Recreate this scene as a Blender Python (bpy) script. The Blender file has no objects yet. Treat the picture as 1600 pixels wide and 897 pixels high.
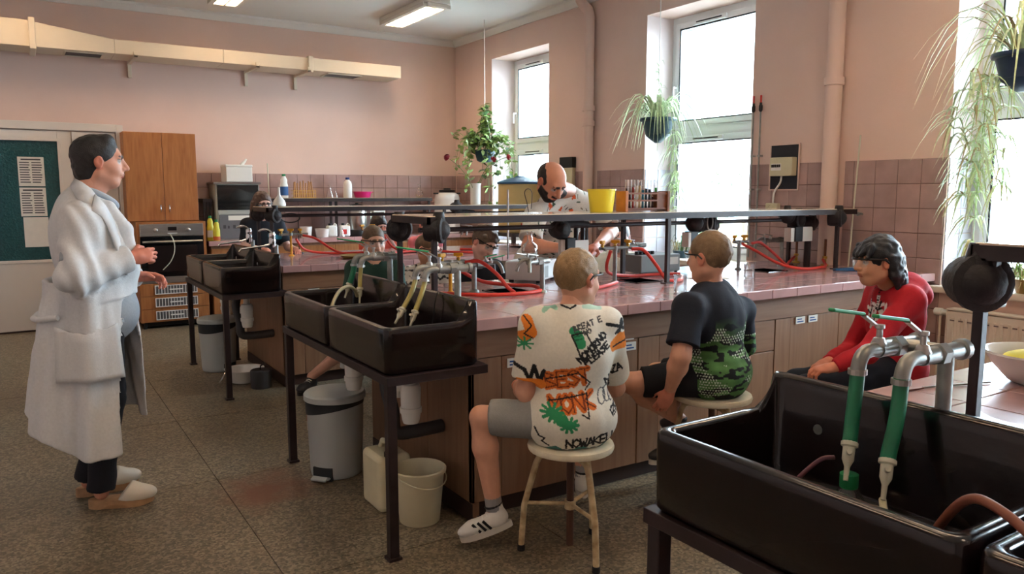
import bpy, bmesh, math, random
import numpy as np
from mathutils import Vector, Matrix

random.seed(7)
SC = bpy.context.scene
COL = SC.collection
PI = math.pi

# ------------------------------------------------------------------ camera
YAW, PITCH = math.radians(32.5), math.radians(6.97)
cam_d = bpy.data.cameras.new('camera')
cam_d.sensor_fit = 'HORIZONTAL'
cam_d.sensor_width = 36.0
cam_d.lens = 1204.0 / 1600.0 * 36.0
cam_d.clip_start = 0.05
cam = bpy.data.objects.new('camera', cam_d)
COL.objects.link(cam)
_f = Vector((math.sin(YAW) * math.cos(PITCH), math.cos(YAW) * math.cos(PITCH), -math.sin(PITCH)))
_r = Vector((math.cos(YAW), -math.sin(YAW), 0))
_u = _r.cross(_f)
cam.matrix_world = Matrix(((_r.x, _u.x, -_f.x, 0), (_r.y, _u.y, -_f.y, 0), (_r.z, _u.z, -_f.z, 1.5), (0, 0, 0, 1)))
SC.camera = cam

# ------------------------------------------------------------------ world, exposure
SKY = 27.0
LAMP = 36.0
wd = bpy.data.worlds.new('sky')
SC.world = wd
wd.use_nodes = True
_bg = wd.node_tree.nodes['Background']
_bg.inputs[0].default_value = (0.80, 0.91, 1.0, 1)
_bg.inputs[1].default_value = SKY
SC.view_settings.view_transform = 'Standard'
SC.view_settings.look = 'None'
SC.view_settings.gamma = 1.0
SC.view_settings.use_curve_mapping = False
SC.view_settings.exposure = 0.74

XW, YB, ZC = 5.30, 9.80, 3.60          # window wall, back wall, ceiling
XL, YF = -2.7, -2.2                    # left wall, wall behind the camera
WIN = [(7.52, 8.81), (4.53, 5.86), (1.55, 2.85), (-1.40, -0.09)]   # window openings along the right wall
WZ0, WZ1 = 0.87, 3.22
for (wy0, wy1) in WIN:                 # light portals in the window openings
    ld = bpy.data.lights.new('window_portal', 'AREA')
    ld.shape = 'RECTANGLE'
    ld.size = WZ1 - WZ0
    ld.size_y = wy1 - wy0
    ld.cycles.is_portal = True
    lo = bpy.data.objects.new('window_portal', ld)
    COL.objects.link(lo)
    lo.location = (XW + 0.40, (wy0 + wy1) / 2, (WZ0 + WZ1) / 2)
    lo.rotation_euler = (0, math.radians(90), 0)

# ------------------------------------------------------------------ helpers
def lin(c):
    o = []
    for v in c[:3]:
        v = v / 255.0
        o.append(v / 12.92 if v <= 0.04045 else ((v + 0.055) / 1.055) ** 2.4)
    return (o[0], o[1], o[2], 1.0)

MATS = {}
def mk(name, rgb, rough=0.6, metal=0.0, noise=None, bump=None, rnd=0.0, vcol=False, coat=0.0, trans=0.0, emit=None, spec=0.5, rgb2=None, alpha=1.0, ior=1.45, stretch=None):
    """procedural principled material; noise=(scale, amount) mottles, bump=(scale, strength) gives relief"""
    m = bpy.data.materials.new(name)
    m.use_nodes = True
    nt = m.node_tree
    N, L = nt.nodes, nt.links
    p = N['Principled BSDF']
    p.inputs['Roughness'].default_value = rough
    p.inputs['Metallic'].default_value = metal
    p.inputs['Specular IOR Level'].default_value = spec
    p.inputs['Coat Weight'].default_value = coat
    p.inputs['Transmission Weight'].default_value = trans
    p.inputs['IOR'].default_value = ior
    p.inputs['Alpha'].default_value = alpha
    p.inputs['Base Color'].default_value = lin(rgb)
    src = None
    if vcol:
        a = N.new('ShaderNodeAttribute'); a.attribute_name = 'Col'
        src = a.outputs['Color']
    pos = None
    if noise or bump:
        g = N.new('ShaderNodeNewGeometry')
        pos = g.outputs['Position']
        if stretch:
            mp = N.new('ShaderNodeMapping'); mp.inputs['Scale'].default_value = stretch
            L.new(pos, mp.inputs['Vector']); pos = mp.outputs['Vector']
    if noise:
        n = N.new('ShaderNodeTexNoise'); n.inputs['Scale'].default_value = noise[0]; n.inputs['Detail'].default_value = 5
        L.new(pos, n.inputs['Vector'])
        mr = N.new('ShaderNodeMapRange'); mr.inputs[1].default_value = 0.3; mr.inputs[2].default_value = 0.7
        L.new(n.outputs['Fac'], mr.inputs[0])
        mx = N.new('ShaderNodeMix'); mx.data_type = 'RGBA'
        if rgb2 is not None:
            mx.inputs[6].default_value = lin(rgb); mx.inputs[7].default_value = lin(rgb2)
        else:
            d = lin(rgb)
            k = noise[1]
            mx.inputs[6].default_value = (d[0] * (1 - k), d[1] * (1 - k), d[2] * (1 - k), 1)
            mx.inputs[7].default_value = (d[0] * (1 + k), d[1] * (1 + k), d[2] * (1 + k), 1)
        if src is not None:
            mx.inputs[6].default_value = (1 - noise[1],) * 3 + (1,)
            mx.inputs[7].default_value = (1 + noise[1],) * 3 + (1,)
            mm = N.new('ShaderNodeMix'); mm.data_type = 'RGBA'; mm.blend_type = 'MULTIPLY'; mm.inputs[0].default_value = 1
            L.new(mr.outputs[0], mx.inputs[0])
            L.new(src, mm.inputs[6]); L.new(mx.outputs[2], mm.inputs[7])
            src = mm.outputs[2]
        else:
            L.new(mr.outputs[0], mx.inputs[0])
            src = mx.outputs[2]
    if rnd:
        oi = N.new('ShaderNodeObjectInfo')
        mr2 = N.new('ShaderNodeMapRange'); mr2.inputs[3].default_value = 1 - rnd; mr2.inputs[4].default_value = 1 + rnd
        L.new(oi.outputs['Random'], mr2.inputs[0])
        hs = N.new('ShaderNodeHueSaturation')
        if src is not None:
            L.new(src, hs.inputs['Color'])
        else:
            hs.inputs['Color'].default_value = lin(rgb)
        L.new(mr2.outputs[0], hs.inputs['Value'])
        src = hs.outputs['Color']
    if src is not None:
        L.new(src, p.inputs['Base Color'])
    if bump:
        n2 = N.new('ShaderNodeTexNoise'); n2.inputs['Scale'].default_value = bump[0]; n2.inputs['Detail'].default_value = 4
        L.new(pos, n2.inputs['Vector'])
        b = N.new('ShaderNodeBump'); b.inputs['Strength'].default_value = bump[1]; b.inputs['Distance'].default_value = 0.01
        L.new(n2.outputs['Fac'], b.inputs['Height']); L.new(b.outputs['Normal'], p.inputs['Normal'])
    if emit:
        p.inputs['Emission Color'].default_value = lin(emit[0]); p.inputs['Emission Strength'].default_value = emit[1]
    MATS[name] = m
    return m

def mk_glass(name, tint=(255, 255, 255), gloss=0.12, rough=0.02):
    """thin clear glass: mostly see-through with a fresnel gloss"""
    m = bpy.data.materials.new(name); m.use_nodes = True
    nt = m.node_tree; N, L = nt.nodes, nt.links
    for n in list(N): N.remove(n)
    o = N.new('ShaderNodeOutputMaterial'); t = N.new('ShaderNodeBsdfTransparent'); g = N.new('ShaderNodeBsdfGlossy')
    t.inputs[0].default_value = lin(tint); g.inputs['Roughness'].default_value = rough
    lw = N.new('ShaderNodeLayerWeight'); lw.inputs[0].default_value = 0.35
    mu = N.new('ShaderNodeMath'); mu.operation = 'MULTIPLY_ADD'; mu.inputs[1].default_value = 0.75; mu.inputs[2].default_value = gloss * 0.4
    mu.use_clamp = True
    L.new(lw.outputs['Fresnel'], mu.inputs[0])
    mx = N.new('ShaderNodeMixShader')
    L.new(mu.outputs[0], mx.inputs[0]); L.new(t.outputs[0], mx.inputs[1]); L.new(g.outputs[0], mx.inputs[2]); L.new(mx.outputs[0], o.inputs[0])
    MATS[name] = m
    return m

class MB:
    """collects shapes into one mesh"""
    def __init__(s):
        s.v = []; s.f = []
    def add(s, vs, fs):
        o = len(s.v)
        s.v += [tuple(v) for v in vs]
        s.f += [tuple(i + o for i in f) for f in fs]
        return s
    def box(s, x0, x1, y0, y1, z0, z1):
        vs = [(x, y, z) for z in (z0, z1) for y in (y0, y1) for x in (x0, x1)]
        return s.add(vs, [(0, 2, 3, 1), (4, 5, 7, 6), (0, 1, 5, 4), (2, 6, 7, 3), (0, 4, 6, 2), (1, 3, 7, 5)])
    def obox(s, c, size, rot=None):
        vs = [Vector((x * size[0] / 2, y * size[1] / 2, z * size[2] / 2)) for z in (-1, 1) for y in (-1, 1) for x in (-1, 1)]
        if rot is not None: vs = [rot @ v for v in vs]
        c = Vector(c)
        return s.add([c + v for v in vs], [(0, 2, 3, 1), (4, 5, 7, 6), (0, 1, 5, 4), (2, 6, 7, 3), (0, 4, 6, 2), (1, 3, 7, 5)])
    def tube(s, pts, r, n=8, caps=True, closed=False):
        pts = [Vector(p) for p in pts]
        m = len(pts)
        rs = r if isinstance(r, (list, tuple)) else [r] * m
        T = []
        for i in range(m):
            if closed: d = pts[(i + 1) % m] - pts[i - 1]
            else: d = pts[min(i + 1, m - 1)] - pts[max(i - 1, 0)]
            if d.length < 1e-9: d = Vector((0, 0, 1))
            T.append(d.normalized())
        up = Vector((0, 0, 1)) if abs(T[0].z) < 0.9 else Vector((1, 0, 0))
        a = T[0].cross(up).normalized()
        rings = []
        for i in range(m):
            a = (a - T[i] * a.dot(T[i]))
            a = a.normalized() if a.length > 1e-6 else T[i].orthogonal().normalized()
            b = T[i].cross(a)
            rings.append([pts[i] + (a * math.cos(2 * PI * k / n) + b * math.sin(2 * PI * k / n)) * rs[i] for k in range(n)])
        vs = [v for rg in rings for v in rg]
        fs = []
        for i in range(m if closed else m - 1):
            j = (i + 1) % m
            for k in range(n):
                k2 = (k + 1) % n
                fs.append((i * n + k, i * n + k2, j * n + k2, j * n + k))
        if caps and not closed:
            fs.append(tuple(range(n - 1, -1, -1))); fs.append(tuple((m - 1) * n + k for k in range(n)))
        return s.add(vs, fs)
    def cyl(s, p0, p1, r, r1=None, n=14):
        return s.tube([p0, p1], [r, r if r1 is None else r1], n)
    def lathe(s, prof, c=(0, 0, 0), n=24, axis=None, caps=True):
        """profile of (radius, height) turned about the axis through c"""
        ax = Vector(axis).normalized() if axis is not None else Vector((0, 0, 1))
        a = ax.orthogonal().normalized() if axis is not None else Vector((1, 0, 0))
        b = ax.cross(a); c = Vector(c)
        vs = []
        for (r, h) in prof:
            for k in range(n):
                t = 2 * PI * k / n
                vs.append(c + ax * h + (a * math.cos(t) + b * math.sin(t)) * r)
        fs = []
        m = len(prof)
        for i in range(m - 1):
            for k in range(n):
                k2 = (k + 1) % n
                fs.append((i * n + k, i * n + k2, (i + 1) * n + k2, (i + 1) * n + k))
        if caps:
            if prof[0][0] > 1e-6: fs.append(tuple(range(n - 1, -1, -1)))
            if prof[-1][0] > 1e-6: fs.append(tuple((m - 1) * n + k for k in range(n)))
        return s.add(vs, fs)
    def ball(s, c, r, n=12, m=8):
        rr = r if isinstance(r, (tuple, list)) else (r, r, r)
        vs = []; fs = []
        for i in range(m + 1):
            ph = PI * i / m
            for k in range(n):
                t = 2 * PI * k / n
                vs.append((c[0] + rr[0] * math.sin(ph) * math.cos(t), c[1] + rr[1] * math.sin(ph) * math.sin(t), c[2] - rr[2] * math.cos(ph)))
        for i in range(m):
            for k in range(n):
                k2 = (k + 1) % n
                fs.append((i * n + k, i * n + k2, (i + 1) * n + k2, (i + 1) * n + k))
        return s.add(vs, fs)
    def prism(s, poly, z0, z1):
        """closed (x,y) outline, counter-clockwise, extruded in z"""
        n = len(poly)
        vs = [(x, y, z0) for x, y in poly] + [(x, y, z1) for x, y in poly]
        fs = [tuple(range(n - 1, -1, -1)), tuple(range(n, 2 * n))] + [(i, (i + 1) % n, n + (i + 1) % n, n + i) for i in range(n)]
        return s.add(vs, fs)
    def scaled(s, c, k):
        s.v = [tuple(c[i] + (v[i] - c[i]) * k for i in range(3)) for v in s.v]; return s
    def build(s, name, mat, parent=None, loc=None, smooth=None, bevel=0.0, segs=2, kind=None, label=None, cat=None, group=None, fixn=True):
        o_ = Vector(loc) if loc is not None else Vector((0, 0, 0))
        me = bpy.data.meshes.new(name)
        me.from_pydata([(v[0] - o_.x, v[1] - o_.y, v[2] - o_.z) for v in s.v], [], s.f)
        if fixn:
            bm = bmesh.new(); bm.from_mesh(me)
            bmesh.ops.remove_doubles(bm, verts=bm.verts, dist=1e-6)
            bmesh.ops.recalc_face_normals(bm, faces=bm.faces)
            bm.to_mesh(me); bm.free()
        ob = bpy.data.objects.new(name, me)
        me.materials.append(mat if not isinstance(mat, str) else MATS[mat])
        COL.objects.link(ob)
        ob.location = o_
        if smooth:
            me.shade_smooth()
            me.set_sharp_from_angle(angle=math.radians(smooth if smooth > 1 else 40))
        if bevel:
            b = ob.modifiers.new('bevel', 'BEVEL'); b.width = bevel; b.segments = segs; b.limit_method = 'ANGLE'; b.angle_limit = math.radians(40)
        if parent is not None:
            ob.parent = parent
        tag(ob, label, cat, group, kind)
        return ob

def tag(o, label=None, cat=None, group=None, kind=None):
    if label: o['label'] = label
    if cat: o['category'] = cat
    if group: o['group'] = group
    if kind: o['kind'] = kind
    return o

def thing(name, label, cat, loc=(0, 0, 0), rotz=0.0, group=None):
    o = bpy.data.objects.new(name, None)
    o.empty_display_size = 0.1
    COL.objects.link(o)
    o.location = loc; o.rotation_euler = (0, 0, rotz)
    return tag(o, label, cat, group)

def dup(root, loc, rotz=None, label=None, group=None):
    """copy of a thing with its parts and sub-parts"""
    r = root.copy(); COL.objects.link(r); r.location = loc
    if rotz is not None: r.rotation_euler = (0, 0, rotz)
    if label: r['label'] = label
    if group: r['group'] = group
    for ch in list(root.children):
        c = ch.copy(); COL.objects.link(c); c.parent = r
        for g in list(ch.children):
            d = g.copy(); COL.objects.link(d); d.parent = c
    return r

def bez(p0, p1, p2, p3, n=14):
    p0, p1, p2, p3 = map(Vector, (p0, p1, p2, p3))
    return [p0 * (1 - t) ** 3 + p1 * 3 * t * (1 - t) ** 2 + p2 * 3 * t * t * (1 - t) + p3 * t ** 3 for t in [i / n for i in range(n + 1)]]

def spline(pts, n=6):
    """smooth curve through the points (Catmull-Rom)"""
    P = [Vector(p) for p in pts]
    P = [P[0] * 2 - P[1]] + P + [P[-1] * 2 - P[-2]]
    o = []
    for i in range(1, len(P) - 2):
        for k in range(n):
            t = k / n
            a, b, c, d = P[i - 1], P[i], P[i + 1], P[i + 2]
            o.append(0.5 * ((2 * b) + (c - a) * t + (2 * a - 5 * b + 4 * c - d) * t * t + (3 * b - a - 3 * c + d) * t ** 3))
    o.append(P[-2])
    return o
# ------------------------------------------------------------------ materials
mk('wall_paint', (221, 193, 181), 0.75, noise=(1.6, 0.035), bump=(60, 0.05))
mk('wall_pale', (222, 208, 206), 0.75, noise=(2, 0.03))
mk('ceiling_paint', (226, 224, 220), 0.8, noise=(1.2, 0.03))
mk('tile_wall', (166, 138, 134), 0.28, noise=(7, 0.12), rnd=0.07, coat=0.15)
mk('tile_reveal', (196, 194, 204), 0.22, noise=(7, 0.06), rnd=0.05, coat=0.2)
mk('grout', (112, 88, 82), 0.85)
mk('tile_bench', (178, 140, 138), 0.2, noise=(10, 0.08), rnd=0.05, coat=0.3)
mk('grout_bench', (96, 62, 60), 0.8)
mk('pvc', (232, 236, 238), 0.35)
mk('black', (14, 14, 16), 0.5)
mk('rubber', (24, 24, 26), 0.7)
mk('steel_dark', (44, 32, 33), 0.45, noise=(14, 0.25), metal=0.1)
mk('iron_cast', (40, 36, 37), 0.6, noise=(30, 0.3), bump=(40, 0.5))
mk('sink_glaze', (22, 13, 13), 0.2, noise=(8, 0.25), bump=(18, 0.06), coat=0.3, spec=0.35)
mk('sink_glaze_in', (14, 12, 15), 0.1, noise=(8, 0.2), bump=(18, 0.06), coat=0.6)
mk('zinc', (150, 152, 148), 0.42, metal=0.75, noise=(22, 0.2))
mk('chrome', (215, 217, 220), 0.12, metal=1.0)
mk('steel', (178, 176, 172), 0.3, metal=0.9, noise=(3, 0.06), stretch=(1, 1, 30))
mk('duct_metal', (216, 202, 180), 0.5, noise=(3, 0.04))
mk('white_plastic', (232, 232, 228), 0.4)
mk('white_glossy', (236, 236, 234), 0.22)
mk('bin_grey', (182, 190, 190), 0.4, noise=(3, 0.03))
mk('bin_band', (34, 40, 44), 0.5)
mk('cream_plastic', (216, 208, 176), 0.45, noise=(8, 0.06))
mk('cream_barrel', (208, 188, 128), 0.5, noise=(6, 0.05))
mk('blue_lid', (36, 84, 124), 0.4)
mk('yellow_plastic', (238, 220, 60), 0.4)
mk('yellow_paint', (226, 164, 34), 0.4)
mk('red_rubber', (214, 62, 50), 0.45, noise=(12, 0.08))
mk('green_rubber', (26, 112, 78), 0.35, noise=(14, 0.12))
mk('green_lever', (44, 150, 92), 0.4)
mk('olive_hose', (170, 158, 92), 0.35, noise=(16, 0.15))
mk('pale_hose', (196, 190, 156), 0.3)
mk('brown_hose', (128, 74, 56), 0.5)
mk('purple_hose', (96, 58, 70), 0.5)
mk('pale_plastic', (206, 204, 184), 0.35)
mk('pipe_white', (224, 224, 218), 0.4)
mk('pipe_grey', (62, 62, 64), 0.5)
mk('leaf_dark', (70, 106, 58), 0.5, noise=(30, 0.25), rnd=0.25)
mk('leaf_light', (142, 170, 96), 0.5, noise=(30, 0.2), rnd=0.2)
mk('leaf_spider', (196, 212, 170), 0.45, noise=(40, 0.2), rnd=0.15)
mk('leaf_dry', (176, 162, 120), 0.7, noise=(30, 0.2))
mk('stem_green', (92, 112, 62), 0.6)
mk('rose_red', (150, 18, 40), 0.55, noise=(60, 0.25))
mk('pot_dark', (30, 62, 78), 0.4)
mk('pot_navy', (34, 52, 84), 0.4)
mk('pot_teal', (38, 70, 84), 0.4)
mk('cord_white', (232, 228, 222), 0.6)
mk('paper', (226, 222, 214), 0.8, noise=(20, 0.03))
mk('ink', (70, 68, 72), 0.8)
mk('door_white', (216, 208, 200), 0.45, noise=(1.5, 0.03))
mk('door_glass', (30, 76, 80), 0.25, noise=(60, 0.2), bump=(55, 0.8))
mk('oak', (172, 114, 66), 0.45, noise=(5, 0.14), rgb2=(150, 94, 52), stretch=(10, 10, 1))
mk('oven_black', (14, 16, 18), 0.12, coat=0.5)
mk('led_black', (24, 14, 14), 0.3)
mk('grey_panel', (164, 166, 160), 0.5)
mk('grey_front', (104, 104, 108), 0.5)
mk('grey_top', (120, 108, 104), 0.5)
mk('bench_wood', (146, 110, 84), 0.5, noise=(3, 0.12), rgb2=(130, 95, 70), stretch=(1.2, 8, 14))
mk('bench_wood_v', (148, 112, 84), 0.5, noise=(3, 0.12), rgb2=(132, 96, 70), stretch=(12, 12, 1))
mk('plinth', (58, 40, 34), 0.6)
mk('radiator_white', (226, 214, 200), 0.35)
mk('sill_white', (226, 214, 200), 0.4)
mk('shelf_top', (206, 184, 160), 0.25, noise=(5, 0.1), coat=0.4)
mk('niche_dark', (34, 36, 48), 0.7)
mk('meter_cream', (206, 200, 168), 0.5)
mk('wood_dark', (112, 62, 34), 0.55, noise=(14, 0.25))
mk('wood_rack', (176, 104, 50), 0.5, noise=(14, 0.2))
mk('wood_stick', (168, 122, 78), 0.6)
mk('stool_white', (224, 214, 188), 0.4, noise=(26, 0.1))
mk('stool_leg', (212, 192, 152), 0.4, noise=(22, 0.3), rgb2=(150, 120, 84))
mk('stool_stem', (84, 54, 40), 0.5)
mk('brass', (190, 150, 70), 0.35, metal=0.8)
mk('pink_bowl', (216, 36, 120), 0.4)
mk('bottle_yellow', (206, 196, 60), 0.4)
mk('bottle_orange', (196, 96, 40), 0.4)
mk('bottle_green', (30, 120, 70), 0.4)
mk('bottle_blue', (30, 56, 120), 0.4)
mk('label_red', (196, 44, 40), 0.5)
mk('blue_print', (40, 84, 140), 0.6)
mk('ceramic_white', (236, 236, 232), 0.18)
mk('terracotta_dish', (150, 118, 66), 0.4)
mk('equip_grey', (134, 136, 134), 0.5)
mk('card_white', (226, 224, 214), 0.7)
mk('sponge_yellow', (222, 214, 90), 0.9)
mk('blue_plastic', (40, 132, 190), 0.4)
mk('outside_white', (128, 152, 156), 0.8)
mk('ground_pale', (170, 172, 168), 0.9)
mk('lamp_tube', (255, 250, 240), 0.5, emit=((255, 220, 184), LAMP))
mk('lamp_body', (226, 222, 212), 0.5)
mk('lamp_louver', (220, 218, 212), 0.3, metal=0.4)
mk('denim', (34, 42, 58), 0.8)
for _n, _c in dict(liquid_dark=(50, 24, 30), liquid_red=(160, 40, 34), liquid_pale=(226, 214, 196), liquid_tan=(206, 170, 120), liquid_teal=(40, 120, 140), liquid_navy=(24, 50, 62), liquid_green=(40, 140, 70), liquid_lime=(190, 210, 80)).items():
    mk(_n, _c, 0.2)
mk_glass('glass_clear')
mk_glass('glass_window', (246, 252, 255), 0.05)
mk_glass('plastic_clear', (236, 240, 232), 0.2, 0.1)

def floor_material():
    """worn terrazzo: pale and dark chips in a brown-grey ground, large soft stains"""
    m = bpy.data.materials.new('terrazzo'); m.use_nodes = True
    nt = m.node_tree; N, L = nt.nodes, nt.links
    p = N['Principled BSDF']
    g = N.new('ShaderNodeNewGeometry')
    oi = N.new('ShaderNodeObjectInfo')
    v = N.new('ShaderNodeTexVoronoi'); v.inputs['Scale'].default_value = 95
    L.new(g.outputs['Position'], v.inputs['Vector'])
    cr = N.new('ShaderNodeValToRGB')
    cr.color_ramp.elements[0].color = lin((82, 76, 66)); cr.color_ramp.elements[1].color = lin((156, 147, 130))
    e = cr.color_ramp.elements.new(0.45); e.color = lin((115, 106, 90))
    sx = N.new('ShaderNodeSeparateColor'); L.new(v.outputs['Color'], sx.inputs[0]); L.new(sx.outputs[0], cr.inputs[0])
    n = N.new('ShaderNodeTexNoise'); n.inputs['Scale'].default_value = 1.3; n.inputs['Detail'].default_value = 7; n.inputs['Roughness'].default_value = 0.65
    L.new(g.outputs['Position'], n.inputs['Vector'])
    c2 = N.new('ShaderNodeValToRGB')
    c2.color_ramp.elements[0].position = 0.35; c2.color_ramp.elements[0].color = (0.62, 0.55, 0.45, 1)
    c2.color_ramp.elements[1].position = 0.65; c2.color_ramp.elements[1].color = (1.0, 0.97, 0.9, 1)
    L.new(n.outputs['Fac'], c2.inputs[0])
    mx = N.new('ShaderNodeMix'); mx.data_type = 'RGBA'; mx.blend_type = 'MULTIPLY'; mx.inputs[0].default_value = 1
    L.new(cr.outputs[0], mx.inputs[6]); L.new(c2.outputs[0], mx.inputs[7])
    # rust stain by the pedal bin
    vm = N.new('ShaderNodeVectorMath'); vm.operation = 'DISTANCE'; vm.inputs[1].default_value = (0.97, 3.85, 0)
    n3 = N.new('ShaderNodeTexNoise'); n3.inputs['Scale'].default_value = 6; n3.inputs['Detail'].default_value = 6
    L.new(g.outputs['Position'], n3.inputs['Vector'])
    ad = N.new('ShaderNodeMath'); ad.operation = 'MULTIPLY_ADD'; ad.inputs[1].default_value = 0.5
    L.new(g.outputs['Position'], vm.inputs[0]); L.new(n3.outputs['Fac'], ad.inputs[0]); L.new(vm.outputs['Value'], ad.inputs[2])
    mr = N.new('ShaderNodeMapRange'); mr.inputs[1].default_value = 0.55; mr.inputs[2].default_value = 0.30; mr.inputs[3].default_value = 0; mr.inputs[4].default_value = 0.92
    L.new(ad.outputs[0], mr.inputs[0])
    m2 = N.new('ShaderNodeMix'); m2.data_type = 'RGBA'; m2.inputs[7].default_value = lin((112, 58, 30))
    L.new(mr.outputs[0], m2.inputs[0]); L.new(mx.outputs[2], m2.inputs[6])
    L.new(m2.outputs[2], p.inputs['Base Color'])
    rr = N.new('ShaderNodeMapRange'); rr.inputs[3].default_value = 0.28; rr.inputs[4].default_value = 0.6
    L.new(n.outputs['Fac'], rr.inputs[0]); L.new(rr.outputs[0], p.inputs['Roughness'])
    MATS['terrazzo'] = m
floor_material()
# ------------------------------------------------------------------ the room
TP = 0.172           # wall tile pitch
TZ = 1.735           # top of the tiled dado
def struct(mb, name, mat, **k): return mb.build(name, mat, kind='structure', **k)

# floor: large terrazzo slabs on a bed
fl = struct(MB().box(XL, XW + 0.3, YF, YB + 0.1, -0.12, -0.012), 'floor', 'grout')
xs = [XL, -1.45, -0.33, 0.79, 1.91, 3.03, 4.15, XW]
ys = [YF, -0.95, 0.32, 1.59, 2.86, 4.13, 5.37, 6.64, 7.91, YB]
for i in range(len(xs) - 1):
    for j in range(len(ys) - 1):
        MB().box(xs[i] + 0.002, xs[i + 1] - 0.002, ys[j] + 0.002, ys[j + 1] - 0.002, -0.012, 0.0).build('floor_slab', 'terrazzo', fl)

struct(MB().box(XL - 0.3, XW + 0.9, YF - 0.3, YB + 0.3, ZC, ZC + 0.15), 'ceiling', 'ceiling_paint')
wb = struct(MB().box(XL - 0.3, XW + 0.9, YB, YB + 0.3, -0.1, ZC), 'wall_back', 'wall_paint')
wl = struct(MB().box(XL - 0.3, XL, YF - 0.3, YB, -0.1, ZC), 'wall_left', 'wall_paint')
wf = struct(MB().box(XL, XW + 0.9, YF - 0.3, YF, -0.1, ZC), 'wall_front', 'wall_paint')
# window wall: piers and panels around the openings
m = MB()
ysp = [YF] + [y for w in sorted(WIN) for y in w] + [YB]
for k in range(0, len(ysp), 2):
    m.box(XW, XW + 0.62, ysp[k], ysp[k + 1], -0.1, ZC)
for (a, b) in WIN:
    m.box(XW, XW + 0.62, a, b, -0.1, WZ0 - 0.04)
    m.box(XW, XW + 0.62, a, b, WZ1, ZC)
wr = struct(m, 'wall_right', 'wall_paint')

# cornice between walls and ceiling
def cornice(p0, p1, inward, name):
    m = MB(); p0, p1, inward = Vector(p0), Vector(p1), Vector(inward)
    prof = [(0, 0), (0.02, 0), (0.035, 0.02), (0.06, 0.05), (0.075, 0.06), (0.075, 0.085), (0, 0.085)]
    n = len(prof)
    vs = [p + inward * a + Vector((0, 0, b)) for p in (p0, p1) for a, b in prof]
    m.add(vs, [tuple(range(n)), tuple(range(2 * n - 1, n - 1, -1))] + [(i, (i + 1) % n, n + (i + 1) % n, n + i) for i in range(n)])
    return struct(m, name, 'ceiling_paint')
cornice((XL, YB, ZC - 0.085), (XW, YB, ZC - 0.085), (0, -1, 0), 'trim_1')
cornice((XW, YF, ZC - 0.085), (XW, YB, ZC - 0.085), (-1, 0, 0), 'trim_2')
cornice((XL, YF, ZC - 0.085), (XL, YB, ZC - 0.085), (1, 0, 0), 'trim_3')

# tiled dado: every tile its own piece, proud of a grout bed
def tile_mesh(w, h, t=0.008, bev=0.003):
    m = MB()
    vs = [(-w / 2, 0, -h / 2), (w / 2, 0, -h / 2), (w / 2, 0, h / 2), (-w / 2, 0, h / 2)]
    a = [(x, -t + bev, z) for x, _, z in vs]
    b = [(x - math.copysign(bev, x), -t, z - math.copysign(bev, z)) for x, _, z in vs]
    m.add(vs + a + b, [(0, 1, 5, 4), (1, 2, 6, 5), (2, 3, 7, 6), (3, 0, 4, 7), (4, 5, 9, 8), (5, 6, 10, 9), (6, 7, 11, 10), (7, 4, 8, 11), (8, 9, 10, 11)])
    return m
_tm = {}
def put_tile(parent, c, w, h, rotz, mat):
    key = (round(w, 3), round(h, 3), mat)
    if key not in _tm:
        o = tile_mesh(w - 0.004, h - 0.004).build('tile', mat, fixn=False)
        _tm[key] = o.data
    else:
        o = bpy.data.objects.new('tile', _tm[key]); COL.objects.link(o)
    o.location = c; o.rotation_euler = (0, 0, rotz)
    o.parent = parent
    return o
def tiles_wall(parent, along, a0, a1, z0, z1, fixed, rotz, mat, bed=True, start=None):
    """tiles from the top edge z1 downward; along='x' (back wall) or 'y' (window wall)"""
    rows = []
    z = z1
    while z > z0 + 0.02:
        rows.append((max(z0, z - TP), z)); z -= TP
    cols = []
    a = a0
    while a < a1 - 0.015:
        cols.append((a, min(a1, a + TP))); a += TP
    for (r0, r1) in rows:
        for (c0, c1) in cols:
            mid = (c0 + c1) / 2
            c = (mid, fixed, (r0 + r1) / 2) if along == 'x' else (fixed, mid, (r0 + r1) / 2)
            put_tile(parent, c, c1 - c0, r1 - r0, rotz, mat)
    lo = min(r[0] for r in rows)
    if bed:
        m = MB()
        if along == 'x': m.box(a0, a1, fixed - 0.004, fixed + 0.01, lo, z1)
        else: m.box(fixed - 0.004 if rotz < 0 else fixed - 0.01, fixed + 0.01 if rotz < 0 else fixed + 0.004, a0, a1, lo, z1)
        m.build('grout_bed', 'grout', parent)
tiles_wall(wb, 'x', 1.80, XW - 0.01, 0.92, TZ, YB, 0, 'tile_wall')
# window wall piers (z range down to the bench top or to the floor where it shows)
for (a, b, lo) in ((2.855, 3.62, 0.36), (3.775, 4.53, 0.92), (5.865, 6.60, 0.92), (6.76, 7.50, 0.92), (8.82, 9.78, 0.92)):
    tiles_wall(wr, 'y', a, b, lo, TZ, XW, -PI / 2, 'tile_wall')
tiles_wall(wr, 'y', 1.56, 2.85, 0.36, 0.70, XW, -PI / 2, 'tile_wall')
# pale tiles lining the far reveals of the windows below dado height
for (a, b) in WIN[:3]:
    for k in range(5):
        for q in range(2):
            put_tile(wr, (XW + 0.01 + 0.085 + q * TP, b, TZ - TP * (k + 0.5)), TP, TP, 0, 'tile_reveal')

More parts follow.
